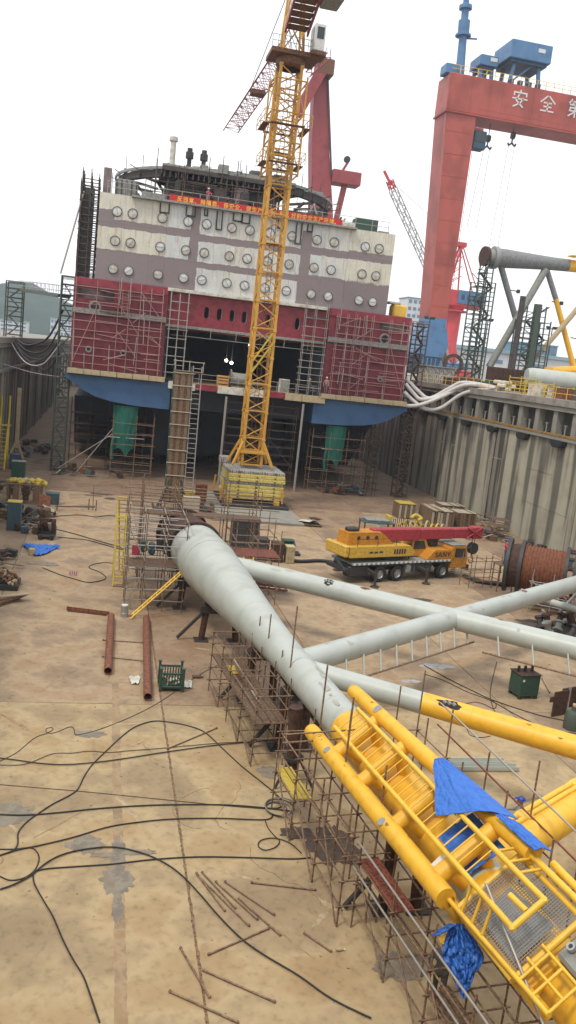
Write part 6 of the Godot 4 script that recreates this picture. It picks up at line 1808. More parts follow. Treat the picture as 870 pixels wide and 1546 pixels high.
	for k in 14:
		var an := TAU * k / 14.0
		var s := side_basis(b - a)
		var d := s.x * cos(an) + s.z * sin(an)
		bar(t, "gusset", a.lerp(b, 0.35) + d * 1.6, a.lerp(b, 0.38) + d * 1.6, 0.5, 0.04, M.rust_dark)
	# cradles under the leg
	var cr := [[-33.2, 0.75, "dark steel cradle under the grey leg left of the plywood sheets"], [-28.9, 0.66, "dark steel cradle under the grey leg by the brown post"], [-40.6, 1.15, "dark steel cradle under the widest part of the grey leg"], [-19.5, 0.62, "dark steel cradle under the yellow leg below the ladder"], [-45.8, 1.3, "dark steel cradle under the leg's foot inside the scaffold cage"]]
	for q in cr:
		var c := leg_at(q[0])
		var r: float = q[1]
		var o := thing("cradle", q[2], "cradle", "cradles under the leg", Vector3(c.x, 0, c.z))
		for s in [-1.0, 1.0]:
			tube(o, "post", Vector3(c.x + s * r * 0.75, 0, c.z), Vector3(c.x + s * r * 0.6, 3.0 - r * 0.95, c.z), 0.16, M.rust_dark)
			bar(o, "rake", Vector3(c.x + s * (r + 0.9), 0.08, c.z), Vector3(c.x + s * r * 0.65, 1.6, c.z), 0.14, 0.14, M.iron)
			slab(o, "foot_plate", Vector3(c.x + s * r * 0.75 - 0.35, 0.005, c.z - 0.35), Vector3(c.x + s * r * 0.75 + 0.35, 0.05, c.z + 0.35), M.iron)
		slab(o, "saddle", Vector3(c.x - r * 0.9, 3.0 - r - 0.42, c.z - 0.2), Vector3(c.x + r * 0.9, 3.0 - r - 0.02, c.z + 0.2), M.iron)
	var po := thing("support_post", "thick brown support post standing left of the leg where it turns yellow", "post", "", Vector3(7.0, 0, -26.2))
	lathe(po, "shaft", Vector3(7.03, 0, -26.24), Vector3(6.9, 2.75, -26.24), [Vector2(0, 0.2), Vector2(0.55, 0.2), Vector2(0.56, 0.24), Vector2(1, 0.24), Vector2(1, 0)], M.rust_dark, 16)
	lathe(po, "collar", Vector3(7.02, 0.9, -26.24), Vector3(7.02, 1.0, -26.24), [Vector2(0, 0.2), Vector2(0, 0.34), Vector2(1, 0.34), Vector2(1, 0.2)], M.iron, 16, false)
	for k in 3:
		var an := TAU * k / 3.0 + 0.5
		bar(po, "rake", Vector3(7.03 + cos(an) * 0.75, 0.04, -26.24 + sin(an) * 0.75), Vector3(7.03 + cos(an) * 0.2, 0.95, -26.24 + sin(an) * 0.2), 0.08, 0.08, M.iron)
	var pw := [["sheet of tan plywood leaning by the grey leg, the upper one", Vector3(6.05, 1.4, -31.6), Vector3(0.05, 1.5, 1.6)], ["sheet of tan plywood leaning by the grey leg, the lower one", Vector3(6.45, 1.0, -29.6), Vector3(0.05, 1.4, 1.5)]]
	for q in pw:
		var o := thing("plywood_sheet", q[0], "plywood", "plywood by the leg", q[1] - Vector3(0, 0.7, 0))
		box(o, "panel", q[1], q[2], M.wood_pale, Vector3(0.1, 0.15, 0.35), 0.01)

func build_boat_landing() -> void:
	var t := thing("boat_landing", "yellow boat landing with bumper tubes, ladder and grating on the leg", "boat landing", "", Vector3(8.3, 3, -18))
	lathe(t, "bumper", bl(-23.5, -0.97, 1.2), bl(-15.2, -0.84, 1.2), [Vector2(0, 0), Vector2(0.0, 0.14), Vector2(0.012, 0.22), Vector2(0.03, 0.235), Vector2(1, 0.235), Vector2(1, 0)], M.jacket_yellow, 24)
	lathe(t, "bumper", bl(-23.8, 0.76, 1.2), bl(-14.6, 1.12, 1.2), [Vector2(0, 0), Vector2(0.0, 0.13), Vector2(0.012, 0.2), Vector2(0.03, 0.21), Vector2(1, 0.21), Vector2(1, 0)], M.jacket_yellow, 24)
	for z in [-21.7, -17.95]:
		lathe(t, "bare_patch", bl(z - 0.1, -0.94, 1.43), bl(z - 0.1, -0.94, 1.44), [Vector2(0, 0.12), Vector2(1, 0.1), Vector2(1, 0)], M.anode, 14, false)
	lathe(t, "bare_patch", bl(-21.85, 0.88, 1.41), bl(-21.85, 0.88, 1.415), [Vector2(0, 0.14), Vector2(1, 0.12), Vector2(1, 0)], M.anode, 14, false)
	for z in [-21.8, -20.1, -18.0, -15.9]:
		lathe(t, "standoff", bl(z, -0.94, 1.12), bl(z, 0.95, 1.12), [Vector2(0, 0.2), Vector2(1, 0.2)], M.jacket_yellow, 20)
		for s in [-0.45, 0.5]:
			lathe(t, "standoff_leg", bl(z, s * 0.6, 0.4), bl(z, s, 1.05), [Vector2(0, 0.17), Vector2(1, 0.17)], M.jacket_yellow, 16)
	for k in 16:
		var sd: float = [-1.0, 1.0][k % 2]
		arc_patch(t, "paint_chip", bl(-23.5, -0.97, 1.2) if sd < 0 else bl(-23.8, 0.76, 1.2), bl(-15.2, -0.84, 1.2) if sd < 0 else bl(-14.6, 1.12, 1.2), rng.randf_range(0.05, 0.95), 0.235 if sd < 0 else 0.21, rng.randf_range(0.02, 0.07), rng.randf_range(-1.4, 0.8), rng.randf_range(0.08, 0.25), M.chip)
	# ladder: two heavy rails, thin rungs, ending in a hoop over the platform
	var rails := [[-0.37, -0.2], [0.46, 0.59]]
	for q in rails:
		tube(t, "ladder_rail", bl(-22.4, q[0], 1.45), bl(-13.25, q[1], 1.6), 0.062, M.rail_yellow)
	var n := 27
	for i in n:
		var f := float(i) / n
		if f < 0.82:
			tube(t, "rung", bl(lerpf(-22.2, -13.4, f), lerpf(-0.37, -0.2, f), lerpf(1.45, 1.6, f)), bl(lerpf(-22.2, -13.4, f), lerpf(0.46, 0.59, f), lerpf(1.45, 1.6, f)), 0.018, M.rail_yellow)
	tube(t, "hoop_end", bl(-13.25, -0.2, 1.6), bl(-13.25, 0.59, 1.6), 0.063, M.rail_yellow)
	for q in [[-0.2, 1.6], [0.59, 1.6]]:
		lathe(t, "hoop_elbow", bl(-13.25, q[0], 1.53), bl(-13.25, q[0], 1.67), [Vector2(0, 0), Vector2(0.3, 0.065), Vector2(0.7, 0.065), Vector2(1, 0)], M.rail_yellow, 12)
	lathe(t, "hoop_stub", bl(-13.32, 0.2, 1.6), bl(-13.75, 0.16, 1.72), [Vector2(0, 0.06), Vector2(1, 0.06), Vector2(1, 0)], M.rail_yellow, 14)
	# platform: frame, bar grating
	var z0 := -15.05
	var z1 := -12.95
	var c0 := -0.78
	var c1 := 0.95
	for e in [[bl(z0, c0, 0.95), bl(z0, c1, 0.95)], [bl(z1, c0, 0.95), bl(z1, c1, 0.95)], [bl(z0, c0, 0.95), bl(z1, c0, 0.95)], [bl(z0, c1, 0.95), bl(z1, c1, 0.95)]]:
		tube(t, "platform_edge", e[0], e[1], 0.07, M.rail_yellow)
	var na := 30
	for i in na:
		var z := lerpf(z0 + 0.08, z1 - 0.08, (i + 0.5) / na)
		tube(t, "grating_bar", bl(z, c0 + 0.06, 1.0), bl(z, c1 - 0.06, 1.0), 0.009, M.anode)
	for i in 25:
		var c := lerpf(c0 + 0.06, c1 - 0.06, (i + 0.5) / 25.0)
		tube(t, "grating_bar", bl(z0 + 0.06, c, 0.99), bl(z1 - 0.06, c, 0.99), 0.009, M.anode)
	# galvanised tray lying below the grating
	place(t, "drip_tray", prism_mesh([Vector2(-13.6 + 0.2, -0.55), Vector2(-14.7, -0.5), Vector2(-14.75, 0.35), Vector2(-13.4, 0.5)].map(func(q): return Vector2((q.x + 14.0), q.y)), bl(-14.0, 0, 0.78), bl(-13.0, 0, 0.78) - bl(-14.0, 0, 0.78), bl(-14.0, 1, 0.78) - bl(-14.0, 0, 0.78), (bl(-14, 0, 0.75) - bl(-14, 0, 0.78))), M.galvanised)
	# short cross rails either side of the ladder over the platform
	for z in [-14.75, -14.35, -13.98]:
		tube(t, "cross_rail", bl(z, -0.26, 1.5), bl(z, c0, 1.1), 0.035, M.rail_yellow)
		tube(t, "cross_rail", bl(z - 0.25, 0.58, 1.5), bl(z - 0.25, c1 + 0.1, 1.15), 0.035, M.rail_yellow)
	tube(t, "guard_rail", bl(-15.2, c0 - 0.02, 1.12), bl(-11.85, c0 + 0.12, 1.12), 0.055, M.rail_yellow)
	tube(t, "guard_rail", bl(-15.4, c1 + 0.12, 1.2), bl(-12.0, c1 + 0.15, 1.2), 0.07, M.rail_yellow)
	tube(t, "guard_rail", bl(-14.3, c1 + 0.35, 1.0), bl(-11.5, c1 + 0.3, 1.1), 0.08, M.rail_yellow)
	for z in [-14.1, -13.4, -12.8]:
		tube(t, "guard_post", bl(z, c1 + 0.14, 1.2), bl(z, c1 + 0.34, 0.7), 0.035, M.rail_yellow)
	# lower cage beyond the platform
	for z in [-12.75, -12.35, -11.9]:
		tube(t, "cage_bar", bl(z, c0 + 0.08, 1.1), bl(z, 0.05, 1.1), 0.035, M.rail_yellow)
	tube(t, "cage_bar", bl(-12.98, -0.32, 1.1), bl(-11.9, -0.3, 1.1), 0.035, M.rail_yellow)
	tube(t, "cage_bar", bl(-12.98, 0.05, 1.1), bl(-11.9, 0.05, 1.1), 0.035, M.rail_yellow)
	# yellow boxed arms from the leg to the platform
	for z in [-15.3, -12.9]:
		bar(t, "platform_arm", bl(z, -0.6, 0.55), bl(z, 0.85, 0.55), 0.2, 0.3, M.jacket_yellow)
	tube(t, "platform_beam", bl(-15.2, c0 + 0.02, 0.7), bl(-12.2, c0 + 0.1, 0.7), 0.13, M.jacket_yellow)
	lathe(t, "bumper_bracket", bl(-15.15, -0.84, 1.15), bl(-15.15, -0.84, 0.3), [Vector2(0, 0.15), Vector2(0.6, 0.17), Vector2(0.61, 0.24), Vector2(0.75, 0.24), Vector2(0.76, 0.17), Vector2(1, 0.17)], M.jacket_yellow, 16)
	for k in 7:
		var p := bl(-15.15, -0.84, 0.58) + Vector3(cos(k * 0.9) * 0.22, 0.05, sin(k * 0.9) * 0.22)
		box(t, "bolt", p, Vector3(0.05, 0.06, 0.05), M.galvanised)
	var pl := box(t, "name_plate", bl(-16.0, -0.55, 1.22), Vector3(0.42, 0.02, 0.3), M.ship_white, Vector3(0.2, 0.5, 0.6), 0.004)
	# grey valve block with flanges on the near leg
	var vb := thing("valve_block", "grey valve box with four pipe flanges beside the yellow grating platform", "valve", "", bl(-12.4, 0.62, 0.6))
	box(vb, "housing", bl(-12.3, 0.6, 0.75), Vector3(0.95, 0.55, 0.9), M.ship_grey, Vector3(0, 0.1, 0.69), 0.06)
	for q in [[-12.55, 0.42], [-12.3, 0.5], [-12.5, 0.74], [-12.18, 0.86]]:
		lathe(vb, "flange", bl(q[0], q[1], 1.02), bl(q[0], q[1], 1.14), [Vector2(0, 0.06), Vector2(0.3, 0.06), Vector2(0.31, 0.085), Vector2(1, 0.085), Vector2(1, 0.045), Vector2(0.4, 0.045)], M.galvanised, 14, false)
	# blue sheets thrown over the landing
	var nz := FastNoiseLite.new()
	nz.seed = 5
	nz.frequency = 0.8
	var sh := thing("blue_sheet", "bright blue plastic sheet draped over the yellow ladder and right bumper tube", "sheet", "blue sheets", bl(-16.9, 0.7, 1.7))
	cloth(sh, "sheet_top", 64, 64, func(u, v):
		var z := lerpf(-18.35, lerpf(-16.75, -15.55, u), v)
		var a := lerpf(lerpf(0.98, 0.08, v * 0.98), lerpf(1.22, 1.42, v), u)
		var lift := 1.66 - 0.42 * pow(maxf(0.0, (a - 0.75) / 0.65), 2.0)
		return bl(z, a, lift + 0.035 * nz.get_noise_2d(u * 7.0, v * 5.0) + 0.03 * sin(v * 9.0 + u * 5.0) * (1.0 - u) - 0.03 * absf(nz.get_noise_2d(u * 14.0 + v * 9.0, v * 3.0)) - 0.012 * absf(nz.get_noise_2d(u * 9.0 + 50.0, v * 30.0))), M.tarp_blue)
	cloth(sh, "sheet_tail", 30, 48, func(u, v):
		var z := lerpf(-15.75, -14.35, v)
		return bl(z + u * 0.35 * (1.0 - v), 1.08 + u * 0.3 + 0.05 * v, 1.58 - 0.34 * u * u - 0.05 * v + 0.05 * nz.get_noise_2d(u * 5.0 + 40.0, v * 8.0) - 0.03 * absf(nz.get_noise_2d(u * 16.0, v * 12.0))), M.tarp_blue)
	cloth(sh, "sheet_under", 30, 36, func(u, v):
		return bl(lerpf(-17.0, -15.75, v) + 0.1 * u, lerpf(-0.12, 0.85, u), 0.95 - 0.2 * v + 0.05 * nz.get_noise_2d(u * 6.0 + 9.0, v * 6.0)), M.tarp_blue)
	var s2 := thing("blue_sheet", "crumpled blue plastic sheet hanging below the left bumper tube's end", "sheet", "blue sheets", Vector3(7.6, 2.6, -14.6))
	cloth(s2, "hanging_cloth", 44, 60, func(u, v):
		var w := (0.25 + 0.75 * sin(minf(1.0, v * 2.0) * PI * 0.5)) * (1.0 - maxf(0.0, v - 0.45) * 1.72)
		var p: Vector3 = Vector3(7.82, 3.0, -14.75) + Vector3(0.12, -1.3, 0.5) * v
		return p + Vector3(0.94, 0.1, 0.3) * (u - 0.42) * w * 0.85 + Vector3(-0.35, 0.2, 0.9) * (0.16 * nz.get_noise_2d(u * 9.0 + 80.0, v * 6.0) - 0.1 * absf(nz.get_noise_2d(u * 22.0, v * 9.0))), M.tarp_blue)
	cloth(s2, "knotted_end", 10, 10, func(u, v): return Vector3(7.72, 2.95, -14.85) + Vector3(-0.35 * v, -0.25 * v + 0.15 * u, 0.25 * u) + Vector3.ONE * 0.1 * nz.get_noise_2d(u * 9.0 + 20.0, v * 9.0), M.tarp_blue)

func build_near_scaffolds() -> void:
	var u := Vector3(0.1074, 0, 0.9942)
	var v := Vector3(0.9942, 0, -0.1074)
	var t := thing("scaffold", "rusty walkway scaffold along the grey leg's left side", "scaffold", "scaffolds along the leg", Vector3(5.6, 0, -31))
	scaf(t, Vector3(5.1, 0, -34.2), u, v, [0.0, 1.75, 3.1, 4.95, 6.8], [0.0, 1.15], [0.45, 1.0, 1.55, 2.05, 2.55], 2.75, M.scaffold, {"r": 0.025, "ledger": M.scaffold, "couplers": true, "planks": [[1.5, 0, 4, "plank_steel"]], "braces": [[0, 0.5, 1, 0.05], [3, 1.0, 4, 0.1], [2, 0.9, 3, 0.1]]})
	for q in [[0.2, 3.2], [1.9, 3.9], [3.2, 4.4], [5.0, 3.6], [6.0, 5.6]]:
		tube(t, "standard", Vector3(5.1, 0, -34.2) + u * q[0] + v * 1.35, Vector3(5.1, q[1], -34.2) + u * q[0] + v * 1.35, 0.028, M.scaffold)
	box(t, "yellow_plank", Vector3(5.1, 1.66, -34.2) + u * 1.9 + v * 0.5, Vector3(0.5, 0.04, 0.9), M.plank_yellow, Vector3(0, 0.1, 0))
	t = thing("scaffold", "rusty scaffold along the left bumper tube with yellow and red planks", "scaffold", "scaffolds along the leg", Vector3(6.6, 0, -20))
	scaf(t, Vector3(6.05, 0, -24.6), u, v, [0.0, 1.85, 3.9, 5.8], [0.0, 1.1], [0.55, 1.25, 1.95, 2.6], 3.0, M.scaffold, {"r": 0.025, "couplers": true, "planks": [[1.25, 0, 1, "plank_yellow", 2]], "braces": [[0, 1.9, 1, 0.1], [1, 1.9, 2, 0.1], [2, 2.5, 3, 0.1], [2, 1.2, 1, 0.1, 1]]})
	for q in [[1.0, 0.9, 5.2], [2.9, 1.0, 4.6], [3.9, 0.55, 5.4], [5.8, 0.8, 4.4]]:
		tube(t, "standard", Vector3(6.05, 0, -24.6) + u * q[0] + v * q[1], Vector3(6.05, q[2], -24.6) + u * q[0] + v * q[1], 0.028, M.scaffold)
	for y in [3.35, 3.6]:
		tube(t, "ledger", Vector3(5.6, y, -22.3), Vector3(8.6, y + 0.02, -22.8), 0.028, M.scaffold)
	t = thing("scaffold", "rusty scaffold with long red planks under the yellow platform, bottom right", "scaffold", "scaffolds along the leg", Vector3(7.6, 0, -15))
	scaf(t, Vector3(7.05, 0, -18.8), u, v, [0.0, 2.0, 3.9, 5.6], [0.0, 1.0, 2.0], [0.6, 1.2, 1.8], 2.6, M.scaffold, {"r": 0.025, "couplers": true, "planks": [[1.75, 0, 1, "plank_red", 2], [1.2, 2, 3, "plank_steel", 2]], "braces": [[0, 1.8, 1, 0.1], [1, 1.8, 2, 0.1], [2, 1.8, 3, 0.1]]})
	for q in [[0.2, 2.25], [0.2, 1.5]]:
		tube(t, "handrail", Vector3(6.9, q[1] + 0.2, -18.8), Vector3(7.0, q[1] + 0.2, -18.8) + u * 7.0, 0.028, M.scaffold_grey)
	tube(t, "handrail", Vector3(8.0, 4.3, -14.2), Vector3(8.4, 2.6, -11.3), 0.03, M.scaffold_grey)
	t = thing("scaffold", "rusty handrail scaffold on the right of the boat landing", "scaffold", "scaffolds along the leg", Vector3(10.9, 0, -20))
	scaf(t, Vector3(9.9, 0, -24.8), u, v, [0.0, 2.0, 4.2, 6.4, 8.4], [0.0, 0.8], [1.2, 2.6], 3.6, M.scaffold, {"r": 0.025, "couplers": true, "planks": [[2.5, 0, 2, "plank_steel", 1]], "jitter": 1.2})
	tube(t, "handrail", Vector3(10.7, 4.2, -23.4), Vector3(11.7, 3.9, -13.0), 0.028, M.scaffold_grey)
	tube(t, "handrail", Vector3(10.7, 3.5, -23.4), Vector3(11.7, 3.3, -13.0), 0.028, M.plank_red)
	# the cage round the leg's foot
	t = thing("scaffold", "pale pole scaffold cage left of the leg's foot", "scaffold", "scaffolds round the leg's foot", Vector3(3.2, 0, -47))
	scaf(t, Vector3(1.75, 0, -45.0), Vector3.RIGHT, Vector3.FORWARD, [0.0, 0.9, 2.0, 3.05], [0.0, 1.8, 4.2, 6.6], [0.6, 1.2, 1.8, 2.4, 3.0, 3.6, 4.2, 4.8], 4.9, M.scaffold, {"r": 0.03, "ledger": M.scaffold_grey, "planks": [[2.35, 0, 3, "plank_steel"]], "jitter": 0.9, "braces": [[0, 0.3, 1, 2.2], [0, 4.5, 1, 2.8]]})
	for k in 5:
		box(t, "hung_jacket", Vector3(2.2 + k * 0.45, 3.0 + 0.2 * (k % 2), -46.4 - 0.3 * k), Vector3(0.4, 0.7, 0.3), [M.cloth_red, M.machine_green, M.box_teal, M.iron, M.box_teal][k], Vector3(0, k, 0), 0.08)
	t = thing("scaffold", "pole scaffold bridging over the leg's dark foot flange", "scaffold", "scaffolds round the leg's foot", Vector3(5.4, 0, -51))
	scaf(t, Vector3(2.6, 0, -50.2), Vector3.RIGHT, Vector3.FORWARD, [0.0, 2.0, 5.0, 7.0], [0.0, 1.3, 2.6], [1.2, 2.4, 4.3, 5.0, 5.6], 5.9, M.scaffold, {"r": 0.03, "planks": [[4.25, 0, 3, "plank_steel"]], "jitter": 0.8, "over": 1.6})
	t = thing("scaffold", "pole scaffold with yellow ladder right of the leg's foot", "scaffold", "scaffolds round the leg's foot", Vector3(9, 0, -48))
	scaf(t, Vector3(7.8, 0, -47.2), Vector3.RIGHT, Vector3.FORWARD, [0.0, 1.3, 2.6], [0.0, 2.0, 4.0], [0.9, 1.8, 2.7, 3.6], 4.2, M.scaffold, {"r": 0.028, "planks": [[2.7, 0, 2, "plank_red"], [1.8, 0, 1, "plank_steel"]], "jitter": 0.8})
	rungs(t, Vector3(8.9, 0.1, -46.3), Vector3(8.6, 2.8, -47.2), Vector3(0.55, 0, 0), 0.3, 0.03, 0.04, M.rail_yellow)
	var l := thing("ladder", "yellow ladder propped against the pale scaffold cage from the floor", "ladder", "", Vector3(2.0, 0, -44.1))
	rungs(l, Vector3(2.1, 0.06, -43.7), Vector3(4.6, 2.35, -44.6), Vector3(0.05, 0.05, -0.5), 0.3, 0.028, 0.05, M.rail_yellow)
	var s := thing("access_stair", "tall pale yellow access stair frame left of the scaffold cage", "stair", "", Vector3(1.3, 0, -52))
	for x in [1.2, 1.75]:
		tube(s, "post", Vector3(x, 0, -52.1), Vector3(x, 4.85, -52.1), 0.05, M.plank_yellow)
		tube(s, "stringer", Vector3(x, 0.05, -49.4), Vector3(x, 3.6, -52.0), 0.05, M.plank_yellow)
		tube(s, "back_post", Vector3(x + 0.4, 0.05, -53.0), Vector3(x + 0.05, 4.7, -52.2), 0.04, M.plank_yellow)
		tube(s, "handrail", Vector3(x, 1.0, -49.6), Vector3(x, 4.8, -52.1), 0.035, M.plank_yellow)
	for k in 11:
		var f := (k + 0.5) / 11.0
		box(s, "tread", Vector3(1.475, 3.6 * f + 0.05, lerpf(-49.4, -52.0, f)), Vector3(0.5, 0.03, 0.22), M.plank_yellow)
	box(s, "landing", Vector3(1.475, 3.62, -52.4), Vector3(0.7, 0.05, 0.8), M.plank_yellow)
	tube(s, "top_rail", Vector3(1.2, 4.85, -52.1), Vector3(1.75, 4.85, -52.1), 0.05, M.plank_yellow)
	var bk := thing("bucket", "small grey steel drum at the foot of the propped yellow ladder", "drum", "", Vector3(1.8, 0, -43.9))
	lathe(bk, "body", Vector3(1.75, 0.005, -43.9), Vector3(1.75, 0.62, -43.9), [Vector2(0, 0.0), Vector2(0, 0.2), Vector2(0.33, 0.2), Vector2(0.35, 0.21), Vector2(0.37, 0.2), Vector2(0.98, 0.2), Vector2(1, 0.19), Vector2(1, 0)], M.galvanised, 18)
	lathe(bk, "lid", Vector3(1.75, 0.621, -43.9), Vector3(1.75, 0.64, -43.9), [Vector2(0, 0.0), Vector2(0, 0.17), Vector2(1, 0.17), Vector2(1, 0)], M.white, 18)

# ---------------------------------------------------------------- truck crane
func build_truck() -> void:
	var t := thing("truck_crane", "orange truck crane with lowered red boom parked beyond the grey braces", "truck crane", "", Vector3(19.16, 0, -55.13), deg_to_rad(20.7))
	# local frame: x forward, z towards the camera side
	slab(t, "chassis", Vector3(-3.4, 0.7, -0.7), Vector3(6.6, 1.25, 0.7), M.iron, 0.05)
	slab(t, "deck", Vector3(-3.2, 1.26, -1.24), Vector3(5.6, 1.42, 1.24), M.ship_grey, 0.03)
	for k in 22:
		slab(t, "edge_stripe", Vector3(-3.15 + k * 0.4, 1.27, 1.242), Vector3(-2.95 + k * 0.4, 1.41, 1.26), M.white)
	for k in 6:
		slab(t, "side_locker", Vector3(1.9 + k * 0.32, 0.62, 0.9), Vector3(2.18 + k * 0.32, 1.2, 1.22), M.iron)
	slab(t, "tank", Vector3(1.5, 0.55, 0.7), Vector3(2.4, 1.15, 1.2), M.ship_grey, 0.08)
	for x in [2.8, 3.5]:
		tube(t, "air_tank", Vector3(x, 0.8, 0.95), Vector3(x + 0.6, 0.8, 0.95), 0.16, M.galvanised)
	for x in [-0.76, 0.76, 4.94]:
		for s in [-1.0, 1.0]:
			var tyre := lathe(t, "tyre", Vector3(x, 0.56, s * 0.8), Vector3(x, 0.56, s * 1.2), [Vector2(0, 0.30), Vector2(0.0, 0.48), Vector2(0.15, 0.56), Vector2(0.85, 0.56), Vector2(1, 0.48), Vector2(1, 0.3)], M.rubber, 28)
			lathe(tyre, "rim", Vector3(x, 0.56, s * 0.87), Vector3(x, 0.56, s * 1.15), [Vector2(0, 0.0), Vector2(0, 0.31), Vector2(1, 0.31), Vector2(0.7, 0.25), Vector2(0.6, 0.12), Vector2(0.95, 0.11), Vector2(1.0, 0.0)], M.galvanised, 20)
	for x in [0.0, 4.94]:
		slab(t, "mudguard", Vector3(x - (1.5 if x == 0.0 else 0.7), 1.15, 0.72), Vector3(x + (1.5 if x == 0.0 else 0.7), 1.2, 1.22), M.iron)
	# driver's cab low at the front, engine cover with the name
	var cab := prism(t, "cab", [Vector2(5.55, 0.75), Vector2(7.1, 0.75), Vector2(7.15, 1.5), Vector2(6.95, 2.32), Vector2(5.7, 2.36), Vector2(5.55, 2.1)], Vector3(0, 0, 1.2), Vector3.RIGHT, Vector3.UP, Vector3(0, 0, -2.3), M.truck_orange)
	prism(cab, "side_window", [Vector2(5.85, 1.55), Vector2(6.9, 1.52), Vector2(6.82, 2.16), Vector2(5.9, 2.2)], Vector3(0, 0, 1.205), Vector3.RIGHT, Vector3.UP, Vector3(0, 0, 0.02), M.glass)
	prism(cab, "windscreen", [Vector2(-1.0, 1.65), Vector2(1.0, 1.65), Vector2(0.95, 2.22), Vector2(-0.95, 2.22)], Vector3(7.14, 0, 0.05), Vector3.BACK, Vector3(-0.26, 1, 0) * 0.0 + Vector3(0, 1, 0), Vector3(0.02, 0, 0), M.glass)
	slab(cab, "roof", Vector3(5.6, 2.37, -1.05), Vector3(6.98, 2.44, 1.15), M.ship_grey)
	slab(cab, "bumper", Vector3(7.12, 0.55, -1.15), Vector3(7.4, 0.95, 1.22), M.iron)
	slab(cab, "door_handle", Vector3(5.68, 1.4, 1.2), Vector3(5.85, 1.45, 1.23), M.iron)
	tube(cab, "mirror_arm", Vector3(6.95, 2.2, 1.2), Vector3(7.15, 2.3, 1.42), 0.025, M.iron)
	slab(cab, "mirror", Vector3(7.1, 1.85, 1.38), Vector3(7.16, 2.35, 1.5), M.iron)
	var hood := prism(t, "engine_cover", [Vector2(3.35, 1.45), Vector2(5.5, 1.45), Vector2(5.5, 2.05), Vector2(4.15, 2.1), Vector2(3.85, 2.0)], Vector3(0, 0, 1.16), Vector3.RIGHT, Vector3.UP, Vector3(0, 0, -2.0), M.truck_orange)
	var tm := TextMesh.new()
	var fnt := SystemFont.new()
	fnt.font_names = PackedStringArray(["Droid Sans"])
	fnt.font_weight = 700
	tm.font = fnt
	tm.text = "SANY"
	tm.font_size = 48
	tm.pixel_size = 0.0098
	tm.depth = 0.01
	place(hood, "name", tm, M.iron, Transform3D(Basis(Vector3(1.25, 0, 0), Vector3.UP, Vector3.BACK), Vector3(4.75, 1.76, 1.168)))
	# operator's cab and turntable
	lathe(t, "turntable", Vector3(0.6, 1.43, 0), Vector3(0.6, 1.75, 0), [Vector2(0, 1.0), Vector2(1, 1.0), Vector2(1, 0)], M.iron, 24)
	prism(t, "upper_frame", [Vector2(-3.5, 1.78), Vector2(1.9, 1.78), Vector2(2.1, 2.05), Vector2(1.6, 2.5), Vector2(-3.5, 2.5)], Vector3(0, 0, 1.2), Vector3.RIGHT, Vector3.UP, Vector3(0, 0, -2.4), M.truck_yellow)
	prism(t, "boom_bracket", [Vector2(-3.4, 2.52), Vector2(0.6, 2.52), Vector2(-0.1, 3.0), Vector2(-0.6, 3.35), Vector2(-3.3, 3.35)], Vector3(0, 0, 0.62), Vector3.RIGHT, Vector3.UP, Vector3(0, 0, -1.24), M.truck_orange)
	for k in 3:
		lathe(t, "sheave_hole", Vector3(-2.5 + k * 0.75, 2.98, 0.62), Vector3(-2.5 + k * 0.75, 2.98, 0.66), [Vector2(0, 0.14), Vector2(1, 0.14), Vector2(1, 0)], M.iron, 14, false)
	slab(t, "counterweight", Vector3(-3.9, 1.8, -1.15), Vector3(-3.52, 2.6, 1.15), M.truck_yellow, 0.08)
	var oc := prism(t, "operator_cab", [Vector2(2.6, 1.5), Vector2(4.05, 1.5), Vector2(4.1, 2.2), Vector2(3.75, 2.75), Vector2(2.65, 2.7)], Vector3(0, 0, 0.25), Vector3.RIGHT, Vector3.UP, Vector3(0, 0, -1.1), M.truck_orange)
	prism(oc, "window", [Vector2(2.75, 2.0), Vector2(3.9, 2.0), Vector2(3.65, 2.6), Vector2(2.75, 2.58)], Vector3(0, 0, 0.255), Vector3.RIGHT, Vector3.UP, Vector3(0, 0, 0.02), M.glass)
	lathe(t, "winch_drum", Vector3(1.9, 2.0, -0.5), Vector3(1.9, 2.0, 0.7), [Vector2(0, 0), Vector2(0, 0.42), Vector2(0.1, 0.42), Vector2(0.12, 0.3), Vector2(0.88, 0.3), Vector2(0.9, 0.42), Vector2(1, 0.42), Vector2(1, 0)], M.crane_yellow, 20, false)
	slab(t, "exhaust", Vector3(4.4, 2.1, -0.6), Vector3(5.2, 2.5, 0.1), M.iron, 0.08)
	# boom in telescoped sections
	var secs := [[-1.0, 3.2, 0.44, "boom_section"], [3.2, 6.4, 0.40, "boom_section"], [6.4, 8.3, 0.37, "boom_section"]]
	for q in secs:
		slab(t, q[3], Vector3(q[0], 3.06 - q[2], -q[2] * 0.75), Vector3(q[1], 3.06 + q[2], q[2] * 0.75), M.boom_red, 0.08)
	slab(t, "boom_head", Vector3(8.3, 2.62, -0.34), Vector3(9.3, 3.5, 0.34), M.boom_red, 0.05)
	tube(t, "boom_head_lattice", Vector3(7.6, 3.5, 0.36), Vector3(9.2, 2.7, 0.36), 0.06, M.boom_red)
	tube(t, "boom_head_lattice", Vector3(7.6, 2.7, 0.36), Vector3(9.2, 3.5, 0.36), 0.06, M.boom_red)
	tube(t, "luffing_ram", Vector3(1.6, 2.0, 0), Vector3(5.2, 2.7, 0), 0.15, M.iron)
	lathe(t, "hook_block", Vector3(8.75, 1.85, -0.2), Vector3(8.75, 1.85, 0.2), [Vector2(0, 0), Vector2(0, 0.42), Vector2(0.3, 0.42), Vector2(0.4, 0.36), Vector2(0.6, 0.36), Vector2(0.7, 0.42), Vector2(1, 0.42), Vector2(1, 0)], M.iron, 18, false)
	for s in [-0.12, 0.12]:
		tube(t, "hoist_rope", Vector3(8.75 + s, 1.9, 0), Vector3(8.75 + s, 2.7, 0), 0.02, M.iron)
